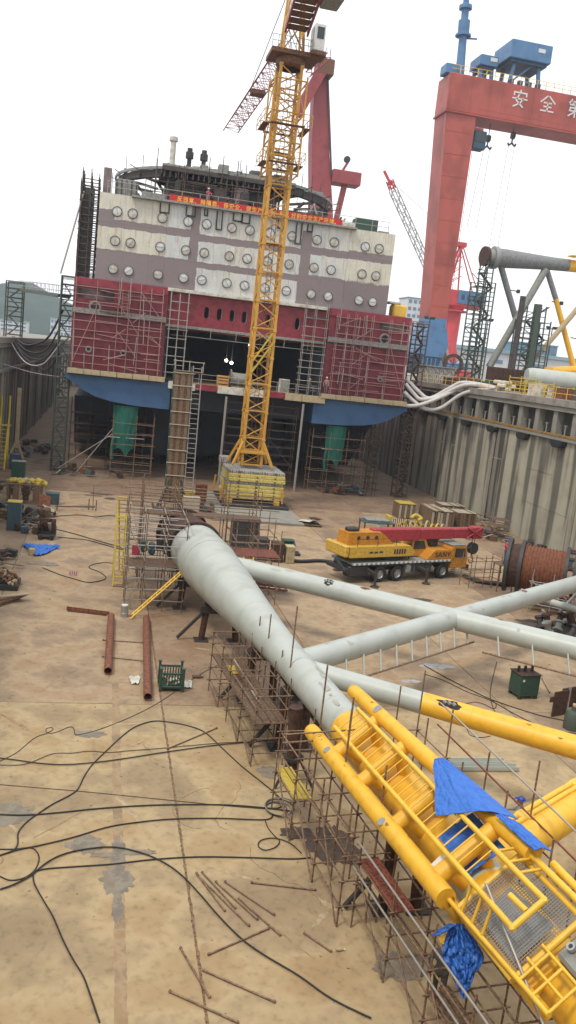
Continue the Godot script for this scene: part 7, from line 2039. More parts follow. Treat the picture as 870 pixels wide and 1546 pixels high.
	sweep(t, "hook", [Vector3(8.75, 1.45, 0), Vector3(8.75, 1.2, 0), Vector3(8.95, 0.98, 0), Vector3(8.8, 0.75, 0), Vector3(8.55, 0.85, 0), Vector3(8.53, 1.0, 0)], 0.065, M.crane_yellow, 8)
	# outriggers
	for q in [[-1.9, 1.0], [2.6, 1.0], [-1.9, -1.0], [2.6, -1.0]]:
		bar(t, "outrigger_beam", Vector3(q[0], 0.95, q[1] * 0.9), Vector3(q[0], 0.85, q[1] * 2.1), 0.2, 0.24, M.iron)
		tube(t, "outrigger_jack", Vector3(q[0], 1.1, q[1] * 2.15), Vector3(q[0], 0.12, q[1] * 2.15), 0.09, M.iron)
		lathe(t, "outrigger_pad", Vector3(q[0], 0.02, q[1] * 2.15), Vector3(q[0], 0.12, q[1] * 2.15), [Vector2(0, 0), Vector2(0, 0.3), Vector2(0.5, 0.28), Vector2(1, 0.12), Vector2(1, 0)], M.iron, 16)
	bar(t, "rear_bumper", Vector3(-3.5, 0.9, -1.2), Vector3(-3.5, 0.9, 1.2), 0.2, 0.3, M.iron)
	bar(t, "rear_frame", Vector3(-3.6, 0.9, 1.0), Vector3(-4.6, 1.9, 1.0), 0.16, 0.16, M.box_teal)
	for k in 5:
		slab(t, "grille", Vector3(0.2 + k * 0.22, 1.95, 1.202), Vector3(0.34 + k * 0.22, 2.3, 1.215), M.iron)
	for k in 3:
		slab(t, "side_mark", Vector3(-1.9 + k * 0.42, 2.05, 1.202), Vector3(-1.6 + k * 0.42, 2.17, 1.21), M.iron)
	slab(t, "panel_gap", Vector3(-3.3, 1.74, 0.9), Vector3(1.9, 1.779, 1.19), M.iron)
	for x in [-2.9, -1.2, 0.4]:
		tube(t, "hand_post", Vector3(x, 2.5, 1.1), Vector3(x, 3.0, 1.1), 0.02, M.iron)
	tube(t, "hand_rail", Vector3(-2.9, 3.0, 1.1), Vector3(0.4, 3.0, 1.1), 0.02, M.iron)
	for k in 4:
		slab(t, "step", Vector3(5.7, 0.35 + k * 0.13, 1.1), Vector3(6.1, 0.38 + k * 0.13, 1.25), M.iron)
	for k in 8:
		sweep(t, "hydraulic_hose", [Vector3(1.9 + k * 0.12, 1.45, 0.8 - k * 0.12), Vector3(2.2 + k * 0.1, 1.9 + 0.05 * k, 0.5 - k * 0.1), Vector3(2.6, 2.3, 0.1)], 0.03, M.cable, 5, 4)
	slab(t, "rear_gear", Vector3(-3.4, 0.45, 0.4), Vector3(-1.7, 1.2, 1.15), M.iron, 0.1)
	slab(t, "spare_hook", Vector3(-3.1, 3.36, -0.3), Vector3(-2.2, 3.6, 0.3), M.iron, 0.1)

# ---------------------------------------------------------------- things about the yard
func build_right_yard() -> void:
	# timber crates against the right wall
	var cs := [[29.7, -80.0, 1.7, 1.5, 1.8, "crate with a yellow lid, leftmost of the crates by the right wall", "plank_yellow"], [32.0, -79.0, 1.5, 1.5, 1.8, "grey timber crate second from the yellow-lidded one by the wall", "wood_pale"], [31.3, -74.8, 2.3, 1.9, 2.0, "largest weathered timber crate at the front by the right wall", "wood_pale"], [33.9, -75.3, 1.9, 1.8, 2.0, "timber crate right of the largest one by the right wall", "wood_pale"], [34.4, -79.8, 2.4, 1.7, 1.8, "timber crate behind the largest one by the right wall", "wood_pale"]]
	for q in cs:
		var t := thing("timber_crate", q[5], "crate", "crates by the right wall", Vector3(q[0], 0, q[1]))
		var s := Vector3(q[2], q[3], q[4])
		var at := Vector3(q[0], 0, q[1])
		slab(t, "body", at + Vector3(-s.x * 0.5, 0.08, -s.z * 0.5), at + Vector3(s.x * 0.5, s.y - 0.05, s.z * 0.5), M.wood_dark)
		var n := int(s.x / 0.26)
		for k in n:
			slab(t, "board", at + Vector3(-s.x * 0.5 + s.x * k / n + 0.03, 0.05, s.z * 0.5 + 0.002), at + Vector3(-s.x * 0.5 + s.x * (k + 1) / n - 0.03, s.y - 0.06 - rng.randf() * 0.1, s.z * 0.5 + 0.05), [M.wood, M.wood_dark, M.wood_pale, M.wood][rng.randi() % 4])
			slab(t, "lid_board", at + Vector3(-s.x * 0.5 + s.x * k / n + 0.01, s.y - 0.045, -s.z * 0.5), at + Vector3(-s.x * 0.5 + s.x * (k + 1) / n - 0.01, s.y + rng.randf() * 0.05, s.z * 0.5 + rng.randf() * 0.15), M[q[6]] if rng.randf() < 0.75 else M.wood)
		for k in 6:
			slab(t, "side_board", at + Vector3(-s.x * 0.5 - 0.035, 0.06 + k * (s.y - 0.14) / 6, -s.z * 0.5), at + Vector3(-s.x * 0.5 - 0.002, 0.03 + (k + 1) * (s.y - 0.14) / 6, s.z * 0.5), M.wood)
		for k in 2:
			slab(t, "skid", at + Vector3(-s.x * 0.45 + k * s.x * 0.7, 0.004, -s.z * 0.5), at + Vector3(-s.x * 0.25 + k * s.x * 0.7, 0.075, s.z * 0.5), M.wood_dark)
	var sc := thing("timber_heap", "heap of broken planks and frames right of the crates by the wall", "timber heap", "", Vector3(36, 0, -76))
	for k in 46:
		var x := 35.0 + rng.randf() * 2.8
		var z := -79.5 + rng.randf() * 7.0
		var y := 0.06 + rng.randf() * 1.3 * (1.0 - absf(z + 76.0) / 4.5)
		var an := rng.randf() * TAU
		var l := rng.randf_range(0.6, 1.5)
		bar(sc, "plank", Vector3(x - cos(an) * l, maxf(0.05, y), z - sin(an) * l), Vector3(x + cos(an) * l * 0.6, maxf(0.05, y + rng.randf_range(-0.2, 0.5)), z + sin(an) * l), 0.14, 0.05, [M.wood, M.wood_pale, M.wood_dark, M.scaffold][k % 4])
	for k in 4:
		for s in 3:
			bar(sc, "frame_rail", Vector3(36.0, 0.4 + s * 0.6, -74.5 + k * 0.5), Vector3(37.6, 0.4 + s * 0.6, -74.0 + k * 0.5), 0.07, 0.07, M.scaffold)
	heap("litter of planks and tubes on the floor before the timber crates", Vector3(33.2, 0, -72.0), Vector3(3.4, 0.8, 1.4), 44)
	heap("litter of boards and tubes along the right wall's foot behind the rusty sleeve", Vector3(36.6, 0, -66.0), Vector3(1.8, 0.7, 4.0), 40)
	var yb := thing("yellow_basket", "open stack of yellow hoses and straps on a skid behind the truck's boom", "basket", "", Vector3(27.2, 0, -71.4))
	for k in 9:
		tube(yb, "bar", Vector3(25.6 + k * 0.18, 0.1, -71.2), Vector3(25.6 + k * 0.18, 1.35, -71.2), 0.03, M.iron)
	slab(yb, "end_board", Vector3(25.1, 0.05, -72.2), Vector3(25.35, 1.55, -70.9), M.plank_yellow)
	slab(yb, "skid", Vector3(25.2, 0.005, -72.4), Vector3(30.4, 0.12, -70.7), M.wood_dark)
	for k in 9:
		var x := 26.0 + k * 0.5
		sweep(yb, "hose_bight", [Vector3(x, 0.3, -71.0), Vector3(x + 0.4, 0.8 + rng.randf() * 0.5, -71.6), Vector3(x + 0.9, 0.7, -71.9), Vector3(x + 1.3, 0.25, -71.2)], 0.11, M.plank_yellow if k % 3 != 2 else M.ledge, 7)
	sweep(yb, "coil", [Vector3(27.2, 1.5, -71.2), Vector3(27.7, 1.75, -71.5), Vector3(28.2, 1.5, -71.3), Vector3(27.7, 1.35, -71.0)], 0.16, M.plank_yellow, 8)
	var tb := thing("work_table", "dark topped work table standing behind the truck crane's rear", "table", "", Vector3(23.3, 0, -69.4))
	slab(tb, "top", Vector3(22.1, 1.25, -70.3), Vector3(24.9, 1.36, -68.6), M.box_teal)
	slab(tb, "load", Vector3(22.4, 1.37, -70.1), Vector3(24.5, 1.55, -68.9), M.ship_grey, 0.05)
	for x in [22.2, 24.8]:
		for z in [-70.2, -68.7]:
			slab(tb, "leg", Vector3(x - 0.06, 0, z - 0.06), Vector3(x + 0.06, 1.24, z + 0.06), M.rust)
	var wp := thing("white_block", "small stack of white blocks between work table and yellow hoses", "blocks", "", Vector3(24.9, 0, -71))
	for k in 3:
		slab(wp, "block", Vector3(25.0 - 0.05 * k - 0.75, 0.005 + k * 0.4, -71.6), Vector3(25.0 - 0.05 * k, 0.395 + k * 0.4, -70.8), M.ship_white)
	# scrap and pallet by the crane base
	var gp := thing("scrap_pallet", "low pallet of grey sheet scrap right of the crane ballast", "pallet", "", Vector3(18.4, 0, -72.5))
	for k in 5:
		slab(gp, "deck_board", Vector3(17.5, 0.1, -73.4 + k * 0.36), Vector3(19.3, 0.14, -73.1 + k * 0.36), M.wood_dark)
	for k in 3:
		slab(gp, "bearer", Vector3(17.6 + k * 0.75, 0.004, -73.4), Vector3(17.75 + k * 0.75, 0.095, -71.7), M.wood_dark)
	for k in 7:
		box(gp, "sheet", Vector3(17.9 + rng.randf() * 1.0, 0.18 + k * 0.07, -72.9 + rng.randf() * 0.8), Vector3(rng.randf_range(0.5, 1.2), 0.04, 0.7), [M.ship_grey, M.primer, M.rust_dark, M.ship_white][k % 4], Vector3(rng.randf_range(-0.1, 0.1), rng.randf() * 3.0, rng.randf_range(-0.1, 0.1)))
	var ms := [["plywood box piled with papers at the access tower's foot", Vector3(7.9, 0, -73.6), Vector3(1.4, 1.6, 1.2), "wood_pale"], ["dark red drum box behind the access tower's ladder", Vector3(9.3, 0, -79), Vector3(1.0, 1.9, 1.0), "rust"], ["yellow timber box left of the crane ballast", Vector3(8.2, 0, -80.5), Vector3(2.4, 0.9, 1.4), "plank_yellow"], ["black steel box right of the leg's foot scaffold", Vector3(11.4, 0, -58.6), Vector3(1.2, 1.5, 1.0), "iron"], ["brown steel box beside the black one near the leg's foot", Vector3(12.6, 0, -58.2), Vector3(0.8, 1.4, 0.9), "rust_dark"], ["yellow-brown box end of the row near the leg's foot", Vector3(13.5, 0, -58.1), Vector3(0.6, 1.2, 0.8), "ledge"], ["black mesh cage box behind the leg's foot scaffold", Vector3(10.9, 0, -62.5), Vector3(2.0, 2.0, 1.4), "iron"]]
	for q in ms:
		var o := thing("equipment_box", q[0], "box", "boxes on the dock floor", q[1])
		crate(o, q[1], q[2], M[q[3]], M[q[3]])
	var pu := thing("pump_set", "small green pump set with black hose beyond the braces", "pump", "", Vector3(13.9, 0, -60.5))
	slab(pu, "frame", Vector3(13.2, 0.02, -61.0), Vector3(14.8, 0.2, -60.1), M.iron)
	lathe(pu, "motor", Vector3(13.3, 0.6, -60.5), Vector3(14.4, 0.6, -60.5), [Vector2(0, 0), Vector2(0.0, 0.3), Vector2(0.1, 0.36), Vector2(0.9, 0.36), Vector2(1, 0.3), Vector2(1, 0)], M.machine_green, 18)
	slab(pu, "hood", Vector3(13.4, 0.96, -60.8), Vector3(14.3, 1.15, -60.2), M.machine_green, 0.05)
	# red trusses by the brace
	var tr := thing("red_trusses", "pile of red lattice frames on the floor beside the grey leg", "frames", "", Vector3(10.3, 0, -50.3))
	for k in 3:
		lattice(tr, Vector3(9.3, 0.2 + k * 0.26, -50.9 + k * 0.3), Vector3(11.8, 0.2 + k * 0.26, -50.2 + k * 0.3), 0.24, 0.24, 8, 0.025, 0.018, M.plank_red)
	# frame and scaffolding before the rusty sleeve
	var fr := thing("tube_rack", "low open tube rack standing left of the rusty sleeve", "rack", "", Vector3(26.2, 0, -53.6))
	scaf(fr, Vector3(25.2, 0, -53.4), Vector3(0.97, 0, -0.25), Vector3(-0.25, 0, -0.97), [0.0, 1.2, 2.6], [0.0, 1.0], [0.5, 1.1, 1.9], 2.1, M.scaffold, {"r": 0.028, "jitter": 0.3})
	var f2 := thing("scaffold", "small scaffold with a red board leaning on the rusty sleeve's mouth", "scaffold", "", Vector3(28.6, 0, -50.4))
	scaf(f2, Vector3(27.4, 0, -48.9), Vector3(0.85, 0, 0.52), Vector3(0.52, 0, -0.85), [0.0, 1.3, 2.6], [-0.7, 0.0], [0.6, 1.2, 1.9], 2.3, M.scaffold_grey, {"r": 0.03, "planks": [[1.2, 0, 2, "plank_red"]], "braces": [[0, 2.1, 1, 0.9], [1, 2.1, 2, 0.9]]})
	var wk := thing("machine_heap", "heap of grey valves and pipe fittings at the right edge under the brace", "pipe fittings", "", Vector3(29, 0, -44))
	tube(wk, "pipe", Vector3(26.0, 1.7, -45.4), Vector3(31.0, 1.1, -42.6), 0.22, M.jacket_grey)
	tube(wk, "pipe_end", Vector3(25.0, 1.9, -45.9), Vector3(26.6, 1.65, -45.1), 0.27, M.ship_grey)
	tube(wk, "rod", Vector3(23.6, 0.6, -45.5), Vector3(26.0, 1.5, -45.8), 0.06, M.scaffold_grey)
	tube(wk, "upright", Vector3(27.4, 1.0, -45.2), Vector3(28.6, 3.0, -44.8), 0.09, M.galvanised)
	for k in 12:
		var x := 25.4 + rng.randf() * 4.0
		var z := -46.2 + rng.randf() * 3.2
		lathe(wk, "fitting", Vector3(x, 0.05 + rng.randf() * 0.4, z), Vector3(x + rng.randf_range(-0.5, 0.5), 0.7 + rng.randf() * 0.4, z + rng.randf_range(-0.5, 0.5)), [Vector2(0, 0), Vector2(0, 0.3), Vector2(0.2, 0.3), Vector2(0.22, 0.18), Vector2(0.8, 0.18), Vector2(0.82, 0.28), Vector2(1, 0.28), Vector2(1, 0)], [M.iron, M.ship_grey, M.rust_dark][k % 3], 12, false)
	# welding generator
	var g := thing("generator", "green welding generator cabinet standing on the floor by the cable bundle", "generator", "", Vector3(19.75, 0, -34.5), 0.12)
	slab(g, "body", Vector3(-0.52, 0.14, -0.45), Vector3(0.52, 1.12, 0.45), M.machine_green, 0.03)
	slab(g, "top_plate", Vector3(-0.56, 1.125, -0.49), Vector3(0.56, 1.16, 0.49), M.rust_dark)
	for x in [-0.35, 0.0, 0.38]:
		tube(g, "terminal", Vector3(x, 1.16, -0.1), Vector3(x, 1.42, -0.1), 0.065, M.iron)
	for x in [-0.42, 0.42]:
		for z in [-0.36, 0.36]:
			slab(g, "foot", Vector3(x - 0.08, 0, z - 0.08), Vector3(x + 0.08, 0.14, z + 0.08), M.iron)
	slab(g, "plate", Vector3(-0.42, 0.85, 0.452), Vector3(-0.32, 0.95, 0.46), M.white)
	for k in 6:
		slab(g, "louvre", Vector3(-0.2, 0.3 + k * 0.08, 0.452), Vector3(0.4, 0.34 + k * 0.08, 0.468), M.machine_green)
	var gt := thing("steel_gate", "brown steel door panel standing upright at the right edge", "steel panel", "", Vector3(20.6, 0, -32.4), 0.35)
	slab(gt, "panel", Vector3(-0.7, 0.02, -0.04), Vector3(0.2, 1.15, 0.04), M.rust_dark)
	slab(gt, "frame_post", Vector3(0.22, 0, -0.06), Vector3(0.3, 1.3, 0.06), M.scaffold_grey)
	slab(gt, "side_tab", Vector3(-0.95, 0.7, -0.04), Vector3(-0.71, 0.95, 0.04), M.rust_dark)
	bar(gt, "stay", Vector3(0.3, 1.1, 0.0), Vector3(1.2, 0.05, -0.5), 0.06, 0.06, M.rust)
	slab(gt, "far_panel", Vector3(0.5, 0.02, -0.6), Vector3(1.6, 0.95, -0.5), M.rust_dark)
	var gc := thing("gas_can", "round olive gas can before the brown steel panel", "can", "", Vector3(20.1, 0, -30.9))
	lathe(gc, "body", Vector3(20.25, 0.01, -31.0), Vector3(20.25, 0.95, -31.0), [Vector2(0, 0), Vector2(0, 0.36), Vector2(0.6, 0.36), Vector2(0.8, 0.26), Vector2(0.86, 0.12), Vector2(1, 0.1), Vector2(1, 0)], M.scaffold_green, 18)
	lathe(gc, "valve", Vector3(20.25, 0.95, -31.0), Vector3(20.25, 1.1, -31.0), [Vector2(0, 0.05), Vector2(0.4, 0.05), Vector2(0.41, 0.1), Vector2(1, 0.1), Vector2(1, 0)], M.ledge, 12, false)
	var bm := thing("grey_channel", "two long pale grey steel channels lying behind the right bumper tube", "steel channel", "", Vector3(14.5, 0, -27.4))
	for k in 2:
		var z := -27.7 + k * 0.42
		slab(bm, "web", Vector3(12.2 + k * 0.3, 0.02, z - 0.16), Vector3(15.6 + k * 0.3, 0.06, z + 0.16), M.jacket_grey)
		for s in [-0.16, 0.14]:
			slab(bm, "flange", Vector3(12.2 + k * 0.3, 0.061, z + s), Vector3(15.6 + k * 0.3, 0.2, z + s + 0.025), M.jacket_grey)
	# pools and patches under the braces
	var px := [[16.9, -38.0, 0.9, 0.35], [14.8, -35.9, 0.5, 0.22]]
	for k in 2:
		var q: Array = px[k]
		var o := thing("floor_patch", ["pale grey patch on the floor under the crossing braces", "smaller pale patch on the floor below the brace crossing"][k], "patch", "patches on the floor", Vector3(q[0], 0, q[1]))
		prism(o, "film", blob(q[0], q[1], q[2], q[3]), Vector3(0, 0.001, 0), Vector3.RIGHT, Vector3.BACK, Vector3(0, 0.004, 0), M.puddle)

func build_left_yard() -> void:
	var s := thing("yellow_stair", "yellow stair tower cut by the left edge near the dock wall", "stair", "", Vector3(-9.8, 0, -93))
	for x in [-10.3, -9.5]:
		tube(s, "post", Vector3(x, 0, -93), Vector3(x, 7.4, -93), 0.1, M.plank_yellow)
		tube(s, "stringer", Vector3(x, 0.1, -90.4), Vector3(x, 4.2, -93), 0.09, M.plank_yellow)
		tube(s, "handrail", Vector3(x, 1.2, -90.2), Vector3(x, 5.2, -92.8), 0.06, M.plank_yellow)
	for k in 10:
		box(s, "tread", Vector3(-9.9, 0.3 + k * 0.4, -90.6 - k * 0.25), Vector3(0.8, 0.05, 0.3), M.plank_yellow)
	box(s, "landing", Vector3(-9.9, 4.3, -93.4), Vector3(1.2, 0.08, 1.2), M.plank_yellow)
	var p := thing("crane_post", "rusty orange post on splayed feet near the left wall", "post", "", Vector3(-9.1, 0, -98))
	slab(p, "shaft", Vector3(-9.3, 1.4, -98.2), Vector3(-8.85, 8.0, -97.8), M.ledge, 0.05)
	for q in [-1.0, 1.0]:
		bar(p, "foot", Vector3(-9.08 + q * 0.9, 0.05, -97.4), Vector3(-9.08, 2.4, -98.0), 0.2, 0.2, M.ledge)
		bar(p, "foot", Vector3(-9.08 + q * 0.6, 0.05, -98.8), Vector3(-9.08, 2.4, -98.0), 0.2, 0.2, M.ledge)
	var bins := [["green steel cupboard standing back near the left wall", Vector3(-7.7, 0, -86.4), Vector3(1.25, 1.7, 1.0), "machine_green", "ship_grey"], ["tall grey-green cupboard with a yellow top at the left edge", Vector3(-5.75, 0, -63.2), Vector3(0.95, 2.1, 0.9), "box_teal", "plank_yellow"], ["teal box standing behind the brown chair-shaped scrap", Vector3(-3.75, 0, -74.2), Vector3(1.1, 0.95, 0.9), "box_teal", "box_teal"], ["blue bin by the yellow stair near the left wall", Vector3(-8.6, 0, -92.0), Vector3(1.0, 1.6, 1.0), "gantry_blue_dark", "box_teal"]]
	for q in bins:
		var o := thing("cupboard", q[0], "cupboard", "cupboards on the left", q[1])
		crate(o, q[1], q[2], M[q[3]], M[q[4]])
		var at: Vector3 = q[1]
		box(o, "handle", at + Vector3(q[2].x * 0.3, q[2].y * 0.55, q[2].z * 0.5 + 0.06), Vector3(0.04, 0.2, 0.03), M.iron)
	# bench heaped with yellow sacks
	var b := thing("work_bench", "timber work bench heaped with yellow sacks on the left", "bench", "", Vector3(-6, 0, -74))
	slab(b, "top", Vector3(-7.4, 1.55, -75.0), Vector3(-4.6, 1.65, -73.2), M.wood)
	for x in [-7.3, -6.0, -4.7]:
		for z in [-74.9, -73.3]:
			slab(b, "leg", Vector3(x - 0.07, 0, z - 0.07), Vector3(x + 0.07, 1.54, z + 0.07), M.wood)
	for k in 3:
		slab(b, "side_board", Vector3(-6.9 + k * 0.8, 0.3, -73.28), Vector3(-6.4 + k * 0.8, 1.5, -73.2), M.wood if k != 1 else M.rust_dark)
	var sk := ["yellow sack on the timber bench, leftmost", "yellow sack on the timber bench, second from left", "yellow sack on the timber bench, third from left", "yellow sack on the timber bench, fourth from left", "pale yellow sack hanging over the timber bench's right end"]
	for k in 5:
		var o := thing("yellow_sack", sk[k], "sack", "yellow sacks on the bench", Vector3(-7.0 + k * 0.58, 1.66, -74))
		box(o, "bag", Vector3(-7.0 + k * 0.58, 1.82, -74.0 + 0.2 * (k % 2)), Vector3(0.62, 0.3, 1.0), M.plank_yellow if k != 2 else M.ledge, Vector3(0.1 * k, 0.4 * k, 0.15), 0.13)
		box(o, "tied_neck", Vector3(-6.9 + k * 0.58, 1.98, -73.7 + 0.2 * (k % 2)), Vector3(0.2, 0.16, 0.24), M.plank_yellow, Vector3(0.4, k, 0.3), 0.06)
	var h := thing("scrap_heap", "dark heap of boxes, hoses and scrap iron behind the grey-green cupboard", "scrap heap", "", Vector3(-5.2, 0, -67))
	for k in 40:
		var x := -7.6 + rng.randf() * 4.0
		var z := -70.0 + rng.randf() * 5.0
		if k % 3 == 0:
			box(h, "box", Vector3(x, 0.25 + rng.randf() * 0.5, z), Vector3(rng.randf_range(0.3, 0.8), rng.randf_range(0.3, 0.7), 0.5), [M.iron, M.wood_dark, M.rust_dark, M.net_dark][k % 4], Vector3(0, rng.randf() * 3, 0.1))
		elif k % 3 == 1:
			var an := rng.randf() * TAU
			bar(h, "offcut", Vector3(x, 0.1, z), Vector3(x + cos(an) * 1.2, 0.2 + rng.randf() * 0.8, z + sin(an) * 1.2), 0.12, 0.06, [M.rust, M.wood, M.wood_pale][k % 3])
		else:
			sweep(h, "hose_bight", [Vector3(x, 0.1, z), Vector3(x + 0.3, 0.4, z + 0.3), Vector3(x + 0.8, 0.3, z - 0.1), Vector3(x + 0.6, 0.1, z - 0.5)], 0.06, M.hose_black, 6)
	var c := thing("scrap_cart", "dark open cart of scrap iron standing before the blue tarpaulin", "cart", "", Vector3(-3.3, 0, -61))
	slab(c, "bed", Vector3(-3.95, 0.25, -61.6), Vector3(-2.7, 0.33, -60.5), M.iron)
	for q in [[-3.95, -3.9, -61.6, -60.5], [-2.75, -2.7, -61.6, -60.5]]:
		slab(c, "side", Vector3(q[0], 0.335, q[2]), Vector3(q[1], 0.85, q[3]), M.iron)
	slab(c, "back", Vector3(-3.89, 0.335, -61.6), Vector3(-2.76, 1.3, -61.55), M.rust_dark)
	for x in [-3.7, -2.95]:
		lathe(c, "wheel", Vector3(x, 0.17, -60.45), Vector3(x, 0.17, -60.35), [Vector2(0, 0), Vector2(0, 0.165), Vector2(1, 0.165), Vector2(1, 0)], M.rubber, 14, false)
		lathe(c, "wheel", Vector3(x, 0.17, -61.75), Vector3(x, 0.17, -61.65), [Vector2(0, 0), Vector2(0, 0.165), Vector2(1, 0.165), Vector2(1, 0)], M.rubber, 14, false)
	for k in 9:
		var x := -3.7 + rng.randf() * 0.8
		bar(c, "iron_offcut", Vector3(x, 0.5, -61.3), Vector3(x + rng.randf_range(-0.4, 0.6), 1.0 + rng.randf() * 0.5, -60.7), 0.12, 0.05, [M.rust_dark, M.rust, M.ship_white, M.primer_dark][k % 4])
	var ch := thing("bent_plate", "orange-brown bent steel plate shaped like a chair left of centre", "steel plate", "", Vector3(-3.6, 0, -68.8))
	box(ch, "seat_plate", Vector3(-3.6, 0.55, -68.8), Vector3(1.1, 0.06, 0.9), M.ledge, Vector3(0.3, 0.5, -0.4))
	box(ch, "back_plate", Vector3(-4.1, 1.05, -69.3), Vector3(1.0, 1.1, 0.06), M.rust, Vector3(-0.4, 0.5, -0.3))
	for x in [-4.0, -3.2]:
		slab(ch, "leg", Vector3(x - 0.05, 0, -68.6), Vector3(x + 0.05, 0.5, -68.5), M.rust_dark)
	var r := thing("tube_rack", "low rail rack of long thin tubes right of the scrap", "rack", "", Vector3(-1.5, 0, -72))
	for k in 3:
		tube(r, "tube", Vector3(-3.3, 0.3 + 0.1 * k, -71.6 + k * 0.6), Vector3(-0.2, 0.32 + 0.1 * k, -72.6 + k * 0.7), 0.04, M.scaffold_dark)
	for q in [[-0.7, -72.6], [-0.1, -72.2], [-3.2, -71.4]]:
		slab(r, "stand", Vector3(q[0] - 0.04, 0, q[1] - 0.04), Vector3(q[0] + 0.04, 0.95, q[1] + 0.04), M.scaffold_dark)
	tube(r, "marker_rod", Vector3(-0.35, 0.0, -72.4), Vector3(-0.4, 2.2, -72.4), 0.03, M.scaffold)
	heap("litter of planks, pots and tubes at the left edge behind the coupler heap", Vector3(-6.0, 0, -53.5), Vector3(1.3, 0.7, 2.4), 34)
	heap("litter of offcuts and hoses between the yellow-topped cupboard and the cart", Vector3(-4.6, 0, -64.0), Vector3(0.9, 0.6, 1.8), 24)
	heap("litter of frames and boards behind the sack-laden bench", Vector3(-7.4, 0, -79.5), Vector3(1.8, 1.1, 2.4), 36)
	# blue tarpaulin on the floor
	var nz := FastNoiseLite.new()
	nz.seed = 15
	nz.frequency = 1.0
	var tp := thing("tarpaulin", "crumpled bright blue tarpaulin lying on the floor at the left", "tarpaulin", "", Vector3(-3.3, 0, -56.8))
	cloth(tp, "cloth", 34, 26, func(u, v):
		var x := lerpf(-4.55, -2.35, u) + 0.25 * nz.get_noise_2d(u * 3.0, v * 3.0)
		var z := lerpf(-58.6, lerpf(-57.9, -55.6, sin(clampf(u * 1.1, 0, 1) * PI)), v)
		return Vector3(x, 0.04 + 0.26 * absf(nz.get_noise_2d(u * 7.0 + 3.0, v * 7.0)) + 0.1 * maxf(0.0, nz.get_noise_2d(u * 20.0, v * 16.0)), z), M.tarp_blue)
	var tn := thing("tin", "small round yellow tin beside the blue tarpaulin", "tin", "", Vector3(-3.9, 0, -55.9))
	lathe(tn, "body", Vector3(-3.9, 0.0, -55.9), Vector3(-3.9, 0.42, -55.9), [Vector2(0, 0), Vector2(0, 0.22), Vector2(0.95, 0.22), Vector2(1, 0.19), Vector2(1, 0)], M.ledge, 16)
	lathe(tn, "lid", Vector3(-3.9, 0.421, -55.9), Vector3(-3.9, 0.45, -55.9), [Vector2(0, 0), Vector2(0, 0.18), Vector2(1, 0.18), Vector2(1, 0)], M.plank_yellow, 16)
	# heap of couplers and tubes at the left edge
	var cp := thing("coupler_heap", "heap of yellow-brown scaffold couplers in a dark tray at the left edge", "coupler heap", "", Vector3(-4.5, 0, -48.5))
	slab(cp, "tray", Vector3(-5.8, 0.01, -49.4), Vector3(-3.95, 0.3, -47.6), M.iron)
	for k in 90:
		var x := rng.randf_range(-5.7, -4.05)
		var z := rng.randf_range(-49.3, -47.7)
		var d := 1.0 - maxf(absf(x + 4.9) / 0.95, absf(z + 48.5) / 0.95)
		box(cp, "coupler", Vector3(x, 0.36 + d * 0.75 * rng.randf(), z), Vector3(0.2, 0.12, 0.14), [M.ledge, M.wood, M.rust, M.scaffold_dark][k % 4], Vector3(rng.randf() * 3, rng.randf() * 3, rng.randf() * 3))
	var pt := ["loose plank at the left edge, nearest the coupler heap", "loose plank at the left edge, in the middle", "loose tube at the left edge, nearest the camera", "rusty tube across the loose planks at the left edge", "pale plank lowest at the left edge"]
	for k in 5:
		var o := thing("loose_tube", pt[k], "plank", "planks at the left edge", Vector3(-4.3, 0, -45.5))
		var y := 0.05 + k * 0.09
		bar(o, "piece", Vector3(-5.1 + k * 0.1, y, -43.6 - k * 0.35), Vector3(-3.75 + k * 0.13, y, -46.3 + k * 0.12), 0.16, 0.08, [M.wood, M.wood_dark, M.scaffold, M.rust, M.wood_pale][k])
		slab(o, "end_cap", Vector3(-5.13 + k * 0.1, y - 0.05, -43.66 - k * 0.35), Vector3(-4.97 + k * 0.1, y + 0.05, -43.56 - k * 0.35), M.rust_dark)
	var bb := [["upper of two long rusty angle bars on the floor left of the ladder", -1.2, -44.7, 1.0, -44.1], ["lower of two long rusty angle bars on the floor left of the ladder", -1.15, -44.4, 0.85, -43.9]]
	for q in bb:
		var o := thing("angle_bar", q[0], "steel bar", "angle bars on the floor", Vector3(q[1], 0, q[2]))
		bar(o, "flange", Vector3(q[1], 0.02, q[2]), Vector3(q[3], 0.02, q[4]), 0.12, 0.03, M.rust_dark)
		bar(o, "flange", Vector3(q[1], 0.09, q[2] - 0.05), Vector3(q[3], 0.09, q[4] - 0.05), 0.03, 0.12, M.rust)
	var rm := thing("red_mat", "small faded red mat on the floor right of the tarpaulin", "mat", "", Vector3(-1.1, 0, -51.8))
	slab(rm, "cloth", Vector3(-1.4, 0.004, -52.4), Vector3(-0.85, 0.025, -51.5), M.pink_pole)
	for k in 4:
		slab(rm, "stripe", Vector3(-1.36 + k * 0.13, 0.0255, -52.38), Vector3(-1.31 + k * 0.13, 0.032, -51.52), M.plank_red)

